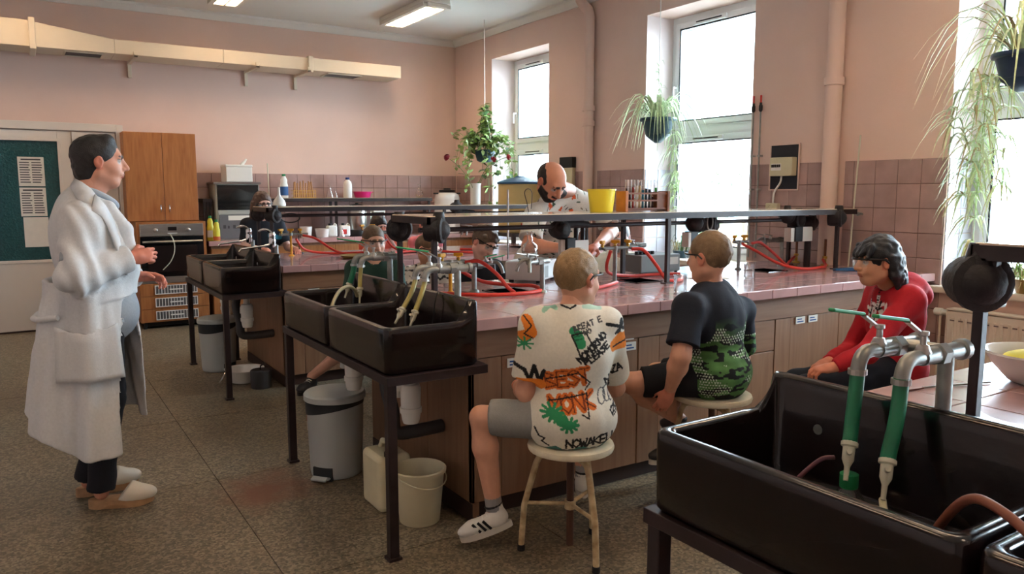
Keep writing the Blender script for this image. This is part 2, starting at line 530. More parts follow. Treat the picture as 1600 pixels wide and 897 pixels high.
# windows: white plastic frames set back in the openings
def window(n, a, b):
    x0, x1 = XW + 0.35, XW + 0.42
    f = MB()
    t = 0.065
    zt = 2.10
    f.box(x0, x1, a, a + t, WZ0, WZ1).box(x0, x1, b - t, b, WZ0, WZ1).box(x0, x1, a + t, b - t, WZ0, WZ0 + t).box(x0, x1, a + t, b - t, WZ1 - t, WZ1).box(x0, x1, a + t, b - t, zt - 0.05, zt + 0.05)
    w = struct(f, 'window_%d' % n, 'pvc', bevel=0.004)
    for (z0, z1) in ((WZ0 + t, zt - 0.05), (zt + 0.05, WZ1 - t)):
        s = MB(); y0, y1 = a + t, b - t; q = 0.06
        s.box(x0 - 0.02, x1 - 0.01, y0, y0 + q, z0, z1).box(x0 - 0.02, x1 - 0.01, y1 - q, y1, z0, z1).box(x0 - 0.02, x1 - 0.01, y0 + q, y1 - q, z0, z0 + q).box(x0 - 0.02, x1 - 0.01, y0 + q, y1 - q, z1 - q, z1)
        so = s.build('sash', 'pvc', w, bevel=0.005)
        g = MB()
        for (c0, c1, d0, d1) in ((y0 + q - 0.006, y1 - q + 0.006, z0 + q - 0.006, z0 + q + 0.006), (y0 + q - 0.006, y1 - q + 0.006, z1 - q - 0.006, z1 - q + 0.006), (y0 + q - 0.006, y0 + q + 0.006, z0 + q, z1 - q), (y1 - q - 0.006, y1 - q + 0.006, z0 + q, z1 - q)):
            g.box(x0 - 0.022, x0 - 0.012, c0, c1, d0, d1)
        g.build('gasket', 'bin_band', so)
        MB().box(x0 + 0.015, x0 + 0.021, y0 + q - 0.01, y1 - q + 0.01, z0 + q - 0.01, z1 - q + 0.01).build('pane', 'glass_window', so)
        v = MB().box(x0 - 0.045, x0 - 0.02, (a + b) / 2 - 0.06, (a + b) / 2 + 0.36, z1 - 0.05, z1 - 0.005).build('trickle_vent', 'pvc', so, bevel=0.006)
        MB().box(x0 - 0.047, x0 - 0.043, (a + b) / 2 - 0.01, (a + b) / 2 + 0.31, z1 - 0.032, z1 - 0.02).build('vent_slot', 'black', so)
    h = MB().box(x0 - 0.032, x0 - 0.02, b - t - 0.045, b - t - 0.015, 2.50, 2.57).tube([(x0 - 0.03, b - t - 0.03, 2.54), (x0 - 0.07, b - t - 0.03, 2.54), (x0 - 0.075, b - t - 0.03, 2.52), (x0 - 0.075, b - t - 0.03, 2.41)], 0.011, 8)
    h.build('window_handle', 'pvc', w, smooth=50)
    MB().box(XW - 0.07, XW + 0.36, a - 0.06, b + 0.06 if n == 3 else b, WZ0 - 0.045, WZ0).build('window_sill', 'sill_white', w, bevel=0.008)
    # reveal plaster and outer reveal
    MB().box(XW + 0.001, x0, b - 0.002, b + 0.001, TZ if n < 4 else WZ0, WZ1).build('reveal_plaster', 'wall_pale', w)
    MB().box(XW + 0.001, x0, a - 0.001, a + 0.002, WZ0, WZ1).build('reveal_plaster', 'wall_pale', w)
    MB().box(x1, XW + 0.66, b - 0.003, b + 0.001, WZ0, WZ1).build('outer_reveal', 'outside_white', w)
for n, (a, b) in enumerate(WIN): window(n + 1, a, b)
struct(MB().box(XW + 0.7, 60, -40, 60, -1.3, -1.2), 'ground_outside', 'ground_pale')

# tree beyond the windows
def outdoor_tree(x, y, z, r, n, label, seed):
    rn = random.Random(seed)
    t = thing('tree', label, 'tree', (x, y, -1.2))
    tr = MB().tube([(x, y, -1.2), (x + 0.1, y, z * 0.5), (x, y + 0.1, z + r * 0.3)], [0.13, 0.1, 0.04], 8)
    for k in range(9):
        a = rn.uniform(0, 6.28); tr.tube([(x, y, z - 0.3), (x + r * 0.5 * math.cos(a), y + r * 0.5 * math.sin(a), z + rn.uniform(-0.2, 0.6) * r), (x + r * 0.9 * math.cos(a), y + r * 0.9 * math.sin(a), z + rn.uniform(-0.6, 0.9) * r)], [0.04, 0.025, 0.01], 5)
    o = tr.build('trunk', 'wood_stick'); o.parent = t; o.matrix_parent_inverse = Matrix.Translation((-x, -y, 1.2))
    lv = MB()
    for k in range(n):
        d = Vector((rn.gauss(0, 1), rn.gauss(0, 1), rn.gauss(0, 1))).normalized() * r * rn.uniform(0.2, 1.0) ** 0.5
        p = Vector((x, y, z)) + d; u_ = Vector((rn.uniform(-1, 1), rn.uniform(-1, 1), rn.uniform(-1, 1))).normalized() * 0.07; v_ = u_.orthogonal().normalized() * 0.035
        lv.add([p - u_, p + v_, p + u_, p - v_], [(0, 1, 2, 3)])
    o = lv.build('foliage', 'leaf_dark', fixn=False, kind='stuff'); o.parent = t; o.matrix_parent_inverse = Matrix.Translation((-x, -y, 1.2))
outdoor_tree(11.2, 9.6, 0.55, 1.5, 520, 'sparse leafy tree seen outside through the middle window', 4)
outdoor_tree(12.4, 4.2, 0.5, 1.7, 420, 'sparse leafy tree seen outside through the near window', 9)

# painted drain pipes on the window wall
def wall_pipe(y, r, joints, elbow, nm):
    m = MB()
    x = XW - r - 0.015
    pts = [(x, y, 0.95), (x, y, 3.36), (x, y + 0.02, 3.42), (x, y + 0.12, 3.5), (x, y + 0.16, 3.55), (x, y + 0.16, ZC)] if elbow else [(x, y, 0.95), (x, y, ZC)]
    m.tube(pts, r, 18)
    o = struct(m, nm, 'wall_paint', smooth=50)
    for z in joints:
        MB().lathe([(r, -0.03), (r + 0.012, -0.028), (r + 0.014, 0.0), (r + 0.012, 0.028), (r, 0.03)], (x, y, z), 18).build('pipe_collar', 'wall_paint', o, smooth=50)
wall_pipe(6.68, 0.055, (2.40, 2.24), True, 'trim_4')
wall_pipe(3.70, 0.06, (2.33,), False, 'trim_5')

# door in the back wall
df = MB()
yb = YB - 0.02
df.box(0.97, 1.04, YB - 0.06, YB, 0, 2.25).box(-0.52, 0.97, YB - 0.06, YB, 2.17, 2.25).box(-0.59, -0.52, YB - 0.06, YB, 0, 2.25)
door = struct(df, 'door_1', 'door_white', bevel=0.006)
def leaf(x0, x1, gx0, gx1, gz0, gz1, nm):
    m = MB()
    y0, y1 = YB - 0.04, YB - 0.002
    if gx0 is None:
        m.box(x0, x1, y0, y1, 0.02, 2.16)
        return m.build(nm, 'door_white', door, bevel=0.004)
    m.box(x0, gx0, y0, y1, 0.02, 2.16).box(gx1, x1, y0, y1, 0.02, 2.16).box(gx0, gx1, y0, y1, 0.02, gz0).box(gx0, gx1, y0, y1, gz1, 2.16)
    o = m.build(nm, 'door_white', door, bevel=0.004)
    g = MB().box(gx0, gx1, y0 + 0.014, y0 + 0.022, gz0, gz1).build('glass_pane', 'door_glass', o)
    t = MB()
    t.box(gx0 - 0.03, gx0, y0 - 0.01, y0, gz0 - 0.03, gz1 + 0.03).box(gx1, gx1 + 0.03, y0 - 0.01, y0, gz0 - 0.03, gz1 + 0.03).box(gx0, gx1, y0 - 0.01, y0, gz0 - 0.03, gz0).box(gx0, gx1, y0 - 0.01, y0, gz1, gz1 + 0.03)
    t.build('glass_bead', 'door_white', o, bevel=0.003)
    return o
leaf(-0.50, 0.53, -0.28, 0.395, 0.78, 2.05, 'door_leaf')
leaf(0.55, 0.96, None, 0, 0, 0, 'side_leaf')
MB().box(0.535, 0.575, YB - 0.055, YB - 0.035, 0.02, 2.16).build('meeting_stile', 'door_white', door, bevel=0.004)
struct(MB().box(-0.52, 0.97, YB - 0.035, YB - 0.001, 0.0, 0.02), 'trim_6', 'plinth')
struct(MB().box(1.04, 1.08, YB - 0.02, YB - 0.001, 0.0, 0.08), 'baseboard_back', 'plinth')

# notices taped inside the door glass
for k, (x0, x1, z0, z1, rows) in enumerate(((0.02, 0.26, 1.57, 1.88, 9), (0.02, 0.26, 1.25, 1.555, 9), (0.035, 0.265, 0.92, 1.24, 0))):
    y = YB - 0.028
    lbl = ('printed notice sheet with bold heading, uppermost on the door glass', 'printed notice sheet, the middle of three on the door glass', 'blank cream sheet lowest on the door glass')[k]
    p = MB().box(x0, x1, y - 0.001, y, z0, z1).build('notice_sheet', 'paper', loc=((x0 + x1) / 2, y, z0), label=lbl, cat='notice', group='notices on the door glass')
    if rows:
        t = MB()
        t.box(x0 + 0.03, x1 - 0.03, y - 0.002, y - 0.001, z1 - 0.035, z1 - 0.02)
        for c in (0, 1):
            for r in range(rows):
                xa = x0 + 0.015 + c * 0.11
                t.box(xa, xa + 0.095 - 0.02 * random.random(), y - 0.002, y - 0.001, z1 - 0.065 - r * 0.026, z1 - 0.054 - r * 0.026)
        o = t.build('printed_lines', 'ink', p)
        o.matrix_parent_inverse = p.matrix_basis.inverted()
# ------------------------------------------------------------------ duct, lamps
dt = thing('ventilation_duct', 'long cream metal ventilation duct hung along the wall under the ceiling', 'duct', (0.7, 9.47, 2.95))
def rel(o, *obs):
    """keep world placement of parts built in world space under a thing"""
    inv = Matrix.Translation(-Vector(o.location))
    for c in obs:
        c.parent = o; c.matrix_parent_inverse = inv
    return obs[0]
def duct_piece(x0, x1, za, zb):
    m = MB()
    y0, y1, z0 = 9.25, 9.70, 2.95
    vs = [(x0, y0, z0), (x1, y0, z0), (x1, y1, z0), (x0, y1, z0), (x0, y0, za), (x1, y0, zb), (x1, y1, zb), (x0, y1, za)]
    m.add(vs, [(3, 2, 1, 0), (4, 5, 6, 7), (0, 1, 5, 4), (1, 2, 6, 5), (2, 3, 7, 6), (3, 0, 4, 7)])
    return m
for (x0, x1, za, zb) in ((XL + 0.01, 0.20, 3.21, 3.205), (0.25, 0.955, 3.19, 3.095), (0.958, 2.05, 3.095, 3.095), (2.053, 3.03, 3.095, 3.095), (3.06, 4.22, 3.095, 3.095)):
    rel(dt, duct_piece(x0, x1, za, zb).build('duct_section', 'duct_metal', bevel=0.003))
for x, zt in ((0.225, 3.23), (3.045, 3.115)):
    rel(dt, MB().box(x - 0.028, x + 0.028, 9.225, 9.72, 2.925, zt).build('flange', 'duct_metal', bevel=0.006))
for (x0, x1) in ((0.50, 0.86), (3.28, 3.72)):
    fr = MB().box(x0, x1, 9.32, 9.335, 2.938, 2.951).box(x0, x1, 9.60, 9.615, 2.938, 2.951).box(x0, x0 + 0.015, 9.335, 9.60, 2.938, 2.951).box(x1 - 0.015, x1, 9.335, 9.60, 2.938, 2.951)
    g = rel(dt, fr.build('vent_grille', 'duct_metal'))
    s = MB()
    for k in range(7): s.box(x0 + 0.015, x1 - 0.015, 9.345 + k * 0.037, 9.352 + k * 0.037, 2.941, 2.951)
    s.build('slat', 'grey_top', g)
    MB().box(x0 + 0.015, x1 - 0.015, 9.336, 9.60, 2.947, 2.9495).build('vent_dark', 'black', g)
for x in (1.15, 2.42, 3.02):
    rel(dt, MB().box(x - 0.02, x + 0.02, 9.22, 9.80, 2.925, 2.95).box(x - 0.02, x + 0.02, 9.775, 9.80, 2.78, 2.95).box(x - 0.02, x + 0.02, 9.22, 9.245, 2.925, 2.985).build('bracket', 'duct_metal', bevel=0.003))

def lamp(x, y, first=[None], lab=None):
    if first[0] is None:
        t = thing('ceiling_lamp', lab, 'lamp', (x, y, ZC - 0.09), 0, 'fluorescent ceiling lamps')
        m = MB(); w, l = 0.17, 0.65
        poly = [(-w + 0.04, -l), (w - 0.04, -l), (w, -l + 0.05), (w, l - 0.05), (w - 0.04, l), (-w + 0.04, l), (-w, l - 0.05), (-w, -l + 0.05)]
        m.prism(poly, 0.04, 0.09)
        m.build('housing', 'lamp_body', t, bevel=0.006)
        r = MB(); r.box(-w, -w + 0.055, -l + 0.05, l - 0.05, 0, 0.04).box(w - 0.055, w, -l + 0.05, l - 0.05, 0, 0.04).box(-w + 0.055, w - 0.055, -l + 0.02, -l + 0.09, 0, 0.04).box(-w + 0.055, w - 0.055, l - 0.09, l - 0.02, 0, 0.04)
        r.build('rim', 'lamp_body', t, bevel=0.005)
        for sx in (-1, 1):
            MB().cyl((sx * 0.06, -l + 0.1, 0.022), (sx * 0.06, l - 0.1, 0.022), 0.013, n=10).build('tube', 'lamp_tube', t, smooth=50)
        MB().box(-0.008, 0.008, -l + 0.09, l - 0.09, 0.001, 0.038).build('spine', 'lamp_louver', t)
        for k in range(18):
            y0 = -l + 0.12 + k * 0.062
            MB().box(-w + 0.056, w - 0.056, y0, y0 + 0.004, 0.001, 0.014).build('louver_blade', 'lamp_louver', t)
        first[0] = t
        return t
    return dup(first[0], (x, y, ZC - 0.09), None, lab)
lamp(4.00, 8.40, lab='louvred fluorescent lamp on the ceiling, the one nearest the room corner')
lamp(2.02, 8.40, lab='louvred fluorescent lamp on the ceiling above the oven and sinks')
lamp(0.05, 8.40, lab='louvred fluorescent lamp on the ceiling before the white door')
for q in ((4.0, 2.2, 'over the girl in the red hoodie'), (2.02, 2.2, 'over the boy in the graffiti shirt'), (0.05, 2.2, 'over the open floor before the near sinks'), (2.02, -0.8, 'over the end of the near bench')):
    lamp(q[0], q[1], lab='louvred fluorescent lamp on the ceiling ' + q[2])

# ------------------------------------------------------------------ laboratory benches
BT = 0.95
CW, BX0 = 0.217, 1.65
CH_ = 1.285 / 6
_bt = {}
def bench_tile(parent, x0, x1, y0, y1, name='top_tile'):
    key = (round(x1 - x0, 3), round(y1 - y0, 3))
    if key not in _bt:
        w, d = x1 - x0 - 0.003, y1 - y0 - 0.003
        m = MB(); b = 0.002
        vs = [(sx * w / 2, sy * d / 2, -0.01) for sx, sy in ((-1, -1), (1, -1), (1, 1), (-1, 1))]
        a = [(x, y, -b) for x, y, z in vs]; c = [(x - math.copysign(b, x), y - math.copysign(b, y), 0) for x, y, z in vs]
        m.add(vs + a + c, [(0, 1, 5, 4), (1, 2, 6, 5), (2, 3, 7, 6), (3, 0, 4, 7), (4, 5, 9, 8), (5, 6, 10, 9), (6, 7, 11, 10), (7, 4, 8, 11), (8, 9, 10, 11)])
        o = m.build(name, 'tile_bench', fixn=False)
        _bt[key] = o.data
    else:
        o = bpy.data.objects.new(name, _bt[key]); COL.objects.link(o)
    o.parent = parent; o.location = ((x0 + x1) / 2, (y0 + y1) / 2, BT)
def wire_handle(x, y, z, parent, w=0.10):
    MB().tube([(x - w / 2, y, z), (x - w / 2, y - 0.025, z + 0.004), (x - w / 2 + 0.015, y - 0.03, z), (x + w / 2 - 0.015, y - 0.03, z), (x + w / 2, y - 0.025, z + 0.004), (x + w / 2, y, z)], 0.004, 6).build('handle', 'steel_dark', parent, smooth=50)

def bench(y0, label, holes, cards=()):
    """peninsula bench, origin at its near left base corner (world x axis along it)"""
    t = thing('lab_bench', label, 'bench', (0, y0, 0), 0, 'tiled laboratory benches')
    XR = XW - 0.012
    # carcass
    c = MB().box(1.665, 1.70, 0.06, 1.225, 0.0, 0.90).box(1.70, XR, 1.19, 1.225, 0.0, 0.90).box(1.70, XR, 0.085, 0.10, 0.09, 0.90).box(1.70, XR, 0.10, 1.19, 0.09, 0.11)
    c.build('carcass', 'bench_wood_v', t)
    MB().box(1.70, XR, 0.095, 0.11, 0.0, 0.09).box(1.657, 1.666, 0.06, 1.225, 0.0, 0.085).build('plinth', 'plinth', t)
    MB().box(1.66, 1.675, 0.055, 0.50, 0.085, 0.90).build('end_panel', 'bench_wood_v', t, bevel=0.002)
    MB().box(1.66, 1.675, 0.504, 1.228, 0.085, 0.90).build('end_panel', 'bench_wood_v', t, bevel=0.002)
    MB().box(1.66, XR, 0.05, 0.085, 0.762, 0.90).build('fascia', 'bench_wood', t, bevel=0.002)
    for (a, b) in ((1.66, 1.818), (2.652, 2.794), (3.72, 3.855), (4.80, XR)):
        MB().box(a, b, 0.055, 0.085, 0.088, 0.758).build('stile', 'bench_wood_v', t, bevel=0.002)
    for (a, b, z0, z1, h) in ((1.822, 2.233, 0.088, 0.758, None), (2.237, 2.648, 0.088, 0.758, None), (2.798, 3.25, 0.60, 0.758, None), (2.798, 3.25, 0.088, 0.596, 0.50), (3.254, 3.716, 0.575, 0.758, None), (3.254, 3.716, 0.088, 0.571, None), (3.859, 4.326, 0.088, 0.758, None), (4.33, 4.796, 0.088, 0.758, None)):
        nm = 'drawer' if z0 > 0.5 else 'cupboard_door'
        d = MB().box(a, b, 0.058, 0.085, z0, z1).build(nm, 'bench_wood' if z0 > 0.5 else 'bench_wood_v', t, bevel=0.003)
        if h: wire_handle((a + b) / 2, 0.058, h, d)
    for (x, z, w) in cards:
        cd = MB().box(x, x + w, 0.052, 0.057, z, z + 0.042).build('name_card', 'card_white', t)
        MB().box(x + 0.012, x + w - 0.03, 0.0505, 0.052, z + 0.024, z + 0.031).box(x + 0.012, x + w - 0.015, 0.0505, 0.052, z + 0.009, z + 0.016).build('card_print', 'blue_print', cd)
    # tiled top, one piece per tile, with drain cups let into one row
    bed = MB()
    nx = int((XR - BX0) / CW) + 1
    for k in range(6):
        ya, yb = k * CH_, (k + 1) * CH_
        br = [BX0 + i * CW for i in range(nx)] + [XR]
        if k == 3:
            for (h0, h1) in holes: br = [b for b in br if not (h0 - 0.03 < b < h1 + 0.03)] + [h0, h1]
        br.sort()
        for a, b in zip(br[:-1], br[1:]):
            if b - a < 0.012: continue
            if k == 3 and any(abs(a - h0) < 1e-4 for h0, h1 in holes):
                cup = MB()
                cup.box(a, a + 0.012, ya, yb, 0.80, BT + 0.004).box(b - 0.012, b, ya, yb, 0.80, BT + 0.004).box(a, b, ya, ya + 0.012, 0.80, BT + 0.004).box(a, b, yb - 0.012, yb, 0.80, BT + 0.004).box(a, b, ya, yb, 0.79, 0.80)
                cup.build('drain_cup', 'sink_glaze_in', t)
                continue
            bench_tile(t, a, b, ya, yb)
            bed.box(a, b, ya, yb, 0.90, BT - 0.0035)
    bed.build('screed', 'grout_bench', t)
    for i in range(nx):
        a = BX0 + i * CW; b = min(a + CW, XR)
        if b - a > 0.02: MB().box(a + 0.0015, b - 0.0015, -0.009, 0.0, 0.898, BT - 0.001).build('edge_tile', 'tile_bench', t, bevel=0.002, segs=1)
    for k in range(6):
        MB().box(BX0 - 0.009, BX0, k * CH_ + 0.0015, (k + 1) * CH_ - 0.0015, 0.898, BT - 0.001).build('edge_tile', 'tile_bench', t, bevel=0.002, segs=1)
    return t
Y1, Y2, Y3 = -0.04, 2.89, 5.82
bench(Y2, 'pink tiled lab bench with the boys on stools along it', ((2.185, 2.405), (3.15, 3.37), (4.35, 4.57)), ((1.85, 0.70, 0.12), (2.53, 0.70, 0.10), (2.53, 0.755, 0.085), (3.90, 0.715, 0.085), (4.02, 0.715, 0.085)))
bench(Y1, 'pink tiled lab bench with the large white bowl on it', ((2.9, 3.12),), ())
bench(Y3, 'pink tiled lab bench with chrome taps and mixer spouts at its sinks', ((2.9, 3.12), (4.2, 4.42)), ((1.86, 0.715, 0.09),))

# wall counter along the back wall
ct = thing('wall_counter', 'brown wall counter with tiled top along the back wall', 'counter', (1.80, 9.25, 0))
def W(mb, name, mat, parent, **k):      # build in world space under a thing
    o = mb.build(name, mat, **k); rel(parent, o); return o
W(MB().box(1.83, XW - 0.012, 9.29, 9.785, 0.09, 0.90), 'carcass', 'bench_wood_v', ct)
W(MB().box(1.83, XW - 0.012, 9.33, 9.785, 0.0, 0.09), 'plinth', 'plinth', ct)
for k in range(7):
    x0 = 1.83 + k * 0.49
    W(MB().box(x0 + 0.002, min(x0 + 0.488, XW - 0.012), 9.272, 9.29, 0.10, 0.86), 'cupboard_door', 'oak', ct, bevel=0.003)
W(MB().box(1.80, XW - 0.012, 9.25, 9.785, 0.90, 0.9465), 'screed', 'grout_bench', ct)
for i in range(16):
    a, b = 1.80 + i * 0.217, min(1.80 + (i + 1) * 0.217, XW - 0.012)
    W(MB().box(a + 0.0015, b - 0.0015, 9.242, 9.25, 0.895, 0.95), 'edge_tile', 'tile_bench', ct, bevel=0.002, segs=1)
    for k in range(2):
        W(MB().box(a + 0.0015, b - 0.0015, 9.2515 + k * 0.267, 9.2515 + k * 0.267 + 0.264, 0.9465, 0.951), 'top_tile', 'tile_bench', ct)

# ------------------------------------------------------------------ sinks on steel stands
def rrect(cx, cy, hx, hy, r, m=5, q=6):
    o = []
    for (sx, sy, a0) in ((1, 1, 0), (-1, 1, 90), (-1, -1, 180), (1, -1, 270)):
        c = (cx + sx * (hx - r), cy + sy * (hy - r))
        arc = [(c[0] + r * math.cos(math.radians(a0 + 90 * i / m)), c[1] + r * math.sin(math.radians(a0 + 90 * i / m))) for i in range(m + 1)]
        o += arc
        nx_ = {0: (-1, 1), 90: (-1, -1), 180: (1, -1), 270: (1, 1)}[a0]
        c2 = (cx + nx_[0] * (hx - r), cy + nx_[1] * (hy - r))
        e = (c2[0] + r * math.cos(math.radians(a0 + 90)), c2[1] + r * math.sin(math.radians(a0 + 90)))
        s_ = arc[-1]
        o += [(s_[0] + (e[0] - s_[0]) * i / (q + 1), s_[1] + (e[1] - s_[1]) * i / (q + 1)) for i in range(1, q + 1)]
    return o
SX0, SX1, SZ0, SZ1 = 1.19, 1.62, 0.772, 0.965
def basin(yc, label):
    hx, hy = (SX1 - SX0) / 2, 0.348
    cx, cy = (SX0 + SX1) / 2, yc
    def rise(x):
        s_ = min(1, max(0, (x - (SX1 - 0.038)) / 0.024)); return 0.085 * s_ * s_ * (3 - 2 * s_)
    t = thing('sink_basin', label, 'sink', (cx, cy, SZ0), 0, 'dark glazed stoneware sinks')
    def loops(spec):
        m = MB(); n = None; allv = []
        for (off, z, lift) in spec:
            L_ = rrect(0, 0, hx - off, hy - off, max(0.03 - off * 0.3, 0.016))
            n = len(L_)
            allv += [(x, y, z - SZ0 + (rise(x + cx + off) if lift else 0)) for x, y in L_]
        fs = []
        for i in range(len(spec) - 1):
            for k in range(n):
                fs.append((i * n + k, i * n + (k + 1) % n, (i + 1) * n + (k + 1) % n, (i + 1) * n + k))
        fs.append(tuple((len(spec) - 1) * n + k for k in range(n)))
        m.add(allv, fs)
        return m, n
    m, n = loops([(0.012, SZ0, 0), (0.002, SZ0 + 0.012, 0), (0.0, SZ1 - 0.03, 1), (0.001, SZ1 - 0.01, 1), (0.005, SZ1 - 0.002, 1), (0.012, SZ1, 1), (0.022, SZ1, 1), (0.029, SZ1 - 0.002, 1), (0.033, SZ1 - 0.01, 1), (0.036, SZ1 - 0.03, 1), (0.046, SZ0 + 0.05, 0), (0.06, SZ0 + 0.028, 0), (0.10, SZ0 + 0.022, 0)])
    m.add([v for v in m.v[:n]], [tuple(range(n - 1, -1, -1))])
    m.build('bowl', 'sink_glaze', t, smooth=60)
    MB().lathe([(0.0, 0.0235), (0.03, 0.0235), (0.036, 0.025), (0.036, 0.022)], (0, 0, 0), 16, caps=False).build('drain', 'zinc', t, smooth=40)
    MB().lathe([(0.0, 0.004), (0.012, 0.004), (0.013, 0.0)], (hx - 0.038, hy * 0.55, 0.165), 12, axis=(-1, 0, 0), caps=False).build('overflow', 'zinc', t)
    return t
def stand(y0, label, legs):
    t = thing('sink_stand', label, 'sink stand', (SX0, y0, 0), 0, 'dark steel sink stands')
    y1 = y0 + 1.42
    a = 0.04
    W(MB().box(SX0 - 0.005, SX0 + 0.03, y0 - 0.01, y1 + 0.01, 0.735, 0.771).box(SX0 + 0.03, SX1 + 0.03, y0 - 0.01, y0 + 0.03, 0.735, 0.771).box(SX0 + 0.03, SX1 + 0.03, y1 - 0.03, y1 + 0.01, 0.735, 0.771).box(SX1 - 0.01, SX1 + 0.03, y0 + 0.03, y1 - 0.03, 0.735, 0.771).box(SX0 + 0.03, SX1 - 0.01, y0 + 0.69, y0 + 0.73, 0.735, 0.771), 'frame', 'steel_dark', t, bevel=0.002)
    for (x, y) in legs:
        l = W(MB().box(x, x + a, y, y + a, 0.012, 0.735), 'leg', 'steel_dark', t, bevel=0.003)
        f = MB().box(x - 0.008, x + a + 0.008, y - 0.008, y + a + 0.008, 0.0, 0.012).build('foot', 'steel_dark', l)
    return t
SY = {1: -0.14, 2: 2.79, 3: 5.72}
for k, nm in ((1, 'bench with the white bowl'), (2, 'bench where the boys sit'), (3, 'bench with chrome taps')):
    y0 = SY[k]
    stand(y0, 'dark steel stand carrying two sinks at the end of the ' + nm, [(SX0, y0), (SX0, y0 + 1.38), (SX1 - 0.06, y0 + 1.38)])
basin(SY[2] + 0.355, 'dark brown glazed sink with two olive hoses hanging into it')
basin(SY[2] + 1.065, 'dark brown glazed sink with a pale curved hose looped in it')
basin(SY[1] + 0.355, 'dark brown glazed sink next to the one with green hoses')
basin(SY[1] + 1.065, 'large dark brown glazed sink with green hoses hanging into it')
basin(SY[3] + 0.355, 'dark brown glazed sink under the chrome spout, nearer the boys')
basin(SY[3] + 1.065, 'dark brown glazed sink under the chrome spout, nearer the oven')
# ------------------------------------------------------------------ racks over the benches
def socket(m_, c, ax, r=0.055):
    """cast iron round socket housing, face turned to ax"""
    m_.lathe([(r * 0.55, -0.075), (r * 0.9, -0.07), (r, -0.05), (r, 0.0), (r * 1.12, 0.004), (r * 1.12, 0.02), (r, 0.024), (r * 0.72, 0.026), (r * 0.66, 0.018), (0.0, 0.016)], c, 18, axis=ax, caps=False)
    return m_
def rack(y0, label, x0=1.69, x1=5.19, mids=(3.32,), rail=True, parts=True):
    yf, ybk = y0 + 0.54, y0 + 0.98
    t = thing('bench_rack', label, 'rack', (x0, y0 + 0.76, BT), 0, 'dark steel racks over the benches')
    zt = 1.385
    W(MB().box(x0, x1, yf, yf + 0.004, zt - 0.035, zt - 0.004).box(x0, x1, yf, yf + 0.035, zt - 0.04, zt - 0.035).box(x0, x1, ybk - 0.004, ybk, zt - 0.035, zt - 0.004).box(x0, x1, ybk - 0.035, ybk, zt - 0.04, zt - 0.035).box(x0, x0 + 0.02, yf, ybk, zt - 0.04, zt - 0.005).box(x1 - 0.02, x1, yf, ybk, zt - 0.04, zt - 0.005), 'shelf_frame', 'steel_dark', t)
    W(MB().box(x0 + 0.005, x1 - 0.005, yf + 0.006, ybk - 0.006, zt - 0.012, zt), 'shelf_board', 'shelf_top', t, bevel=0.002)
    px = [1.735] + list(mids) + [4.985]
    for x in px:
        for y in (yf + 0.004, ybk - 0.024):
            p = W(MB().box(x - 0.013, x + 0.013, y, y + 0.024, BT + 0.006, zt - 0.04), 'post', 'steel_dark', t, bevel=0.002)
            MB().box(x - 0.03, x + 0.03, y - 0.012, y + 0.036, BT + 0.0005, BT + 0.006).build('post_foot', 'steel_dark', p)
    if rail:
        W(MB().cyl((1.75, y0 + 0.76, 1.306), (4.98, y0 + 0.76, 1.306), 0.013, n=12), 'conduit_rail', 'steel_dark', t, smooth=50)
    return t, yf, ybk
def sock_part(t, c, ax, stem=None, r=0.055):
    m = MB(); socket(m, c, ax, r)
    m.ball((c[0], c[1], c[2]), (r * 0.95, r * 0.95, r * 0.95), 12, 8)
    m.tube([(c[0], c[1], c[2] + r * 1.5), (c[0], c[1], c[2] + r * 0.6)], [r * 0.42, r * 0.62], 12)
    if stem: m.tube(stem, 0.022, 10)
    return W(m, 'socket_box', 'iron_cast', t, smooth=45)
r2, f2, b2 = rack(Y2, 'dark steel rack whose shelf carries the test tubes and yellow bucket')
sock_part(r2, (1.735, b2 - 0.01, 1.305), (-0.6, -0.8, 0), r=0.062)
sock_part(r2, (1.765, f2 + 0.02, 1.315), (0.75, -0.66, 0), r=0.06)
sock_part(r2, (2.66, Y2 + 0.76, 1.285), (-0.2, -0.98, 0), [(2.66, Y2 + 0.76, 1.30), (2.74, Y2 + 0.76, 1.325), (2.86, Y2 + 0.76, 1.31)], r=0.052)
sock_part(r2, (3.74, Y2 + 0.74, 1.300), (-0.55, -0.83, 0), [(3.74, Y2 + 0.76, 1.31), (3.85, Y2 + 0.76, 1.305), (3.97, Y2 + 0.76, 1.30)], r=0.058)
sock_part(r2, (3.90, Y2 + 0.74, 1.285), (0.6, -0.8, 0), r=0.05)
sock_part(r2, (4.66, Y2 + 0.74, 1.335), (-0.6, -0.8, 0), r=0.05)
sock_part(r2, (4.79, Y2 + 0.74, 1.305), (0.1, -1, 0), [(4.66, Y2 + 0.76, 1.31), (4.93, Y2 + 0.76, 1.30)], r=0.055)
sock_part(r2, (4.92, Y2 + 0.72, 1.28), (0.5, -0.85, 0), r=0.05)
sock_part(r2, (4.985, f2 + 0.01, 1.32), (0.5, -0.85, 0), r=0.06)
for x in (2.79, 2.84, 4.96):
    W(MB().cyl((x, Y2 + 0.78, BT + 0.0005), (x, Y2 + 0.78, 1.30), 0.014 if x < 4 else 0.024, n=12), 'conduit_riser', 'steel_dark', r2, smooth=50)
W(MB().box(2.63, 2.66, Y2 + 0.71, Y2 + 0.74, 1.13, 1.23), 'junction_box', 'card_white', r2, bevel=0.003)
W(MB().box(2.66, 2.72, Y2 + 0.69, Y2 + 0.76, 1.13, 1.24), 'junction_box', 'black', r2, bevel=0.003)
W(MB().box(2.72, 2.82, Y2 + 0.695, Y2 + 0.70, 1.13, 1.225), 'junction_cover', 'card_white', r2, bevel=0.002)
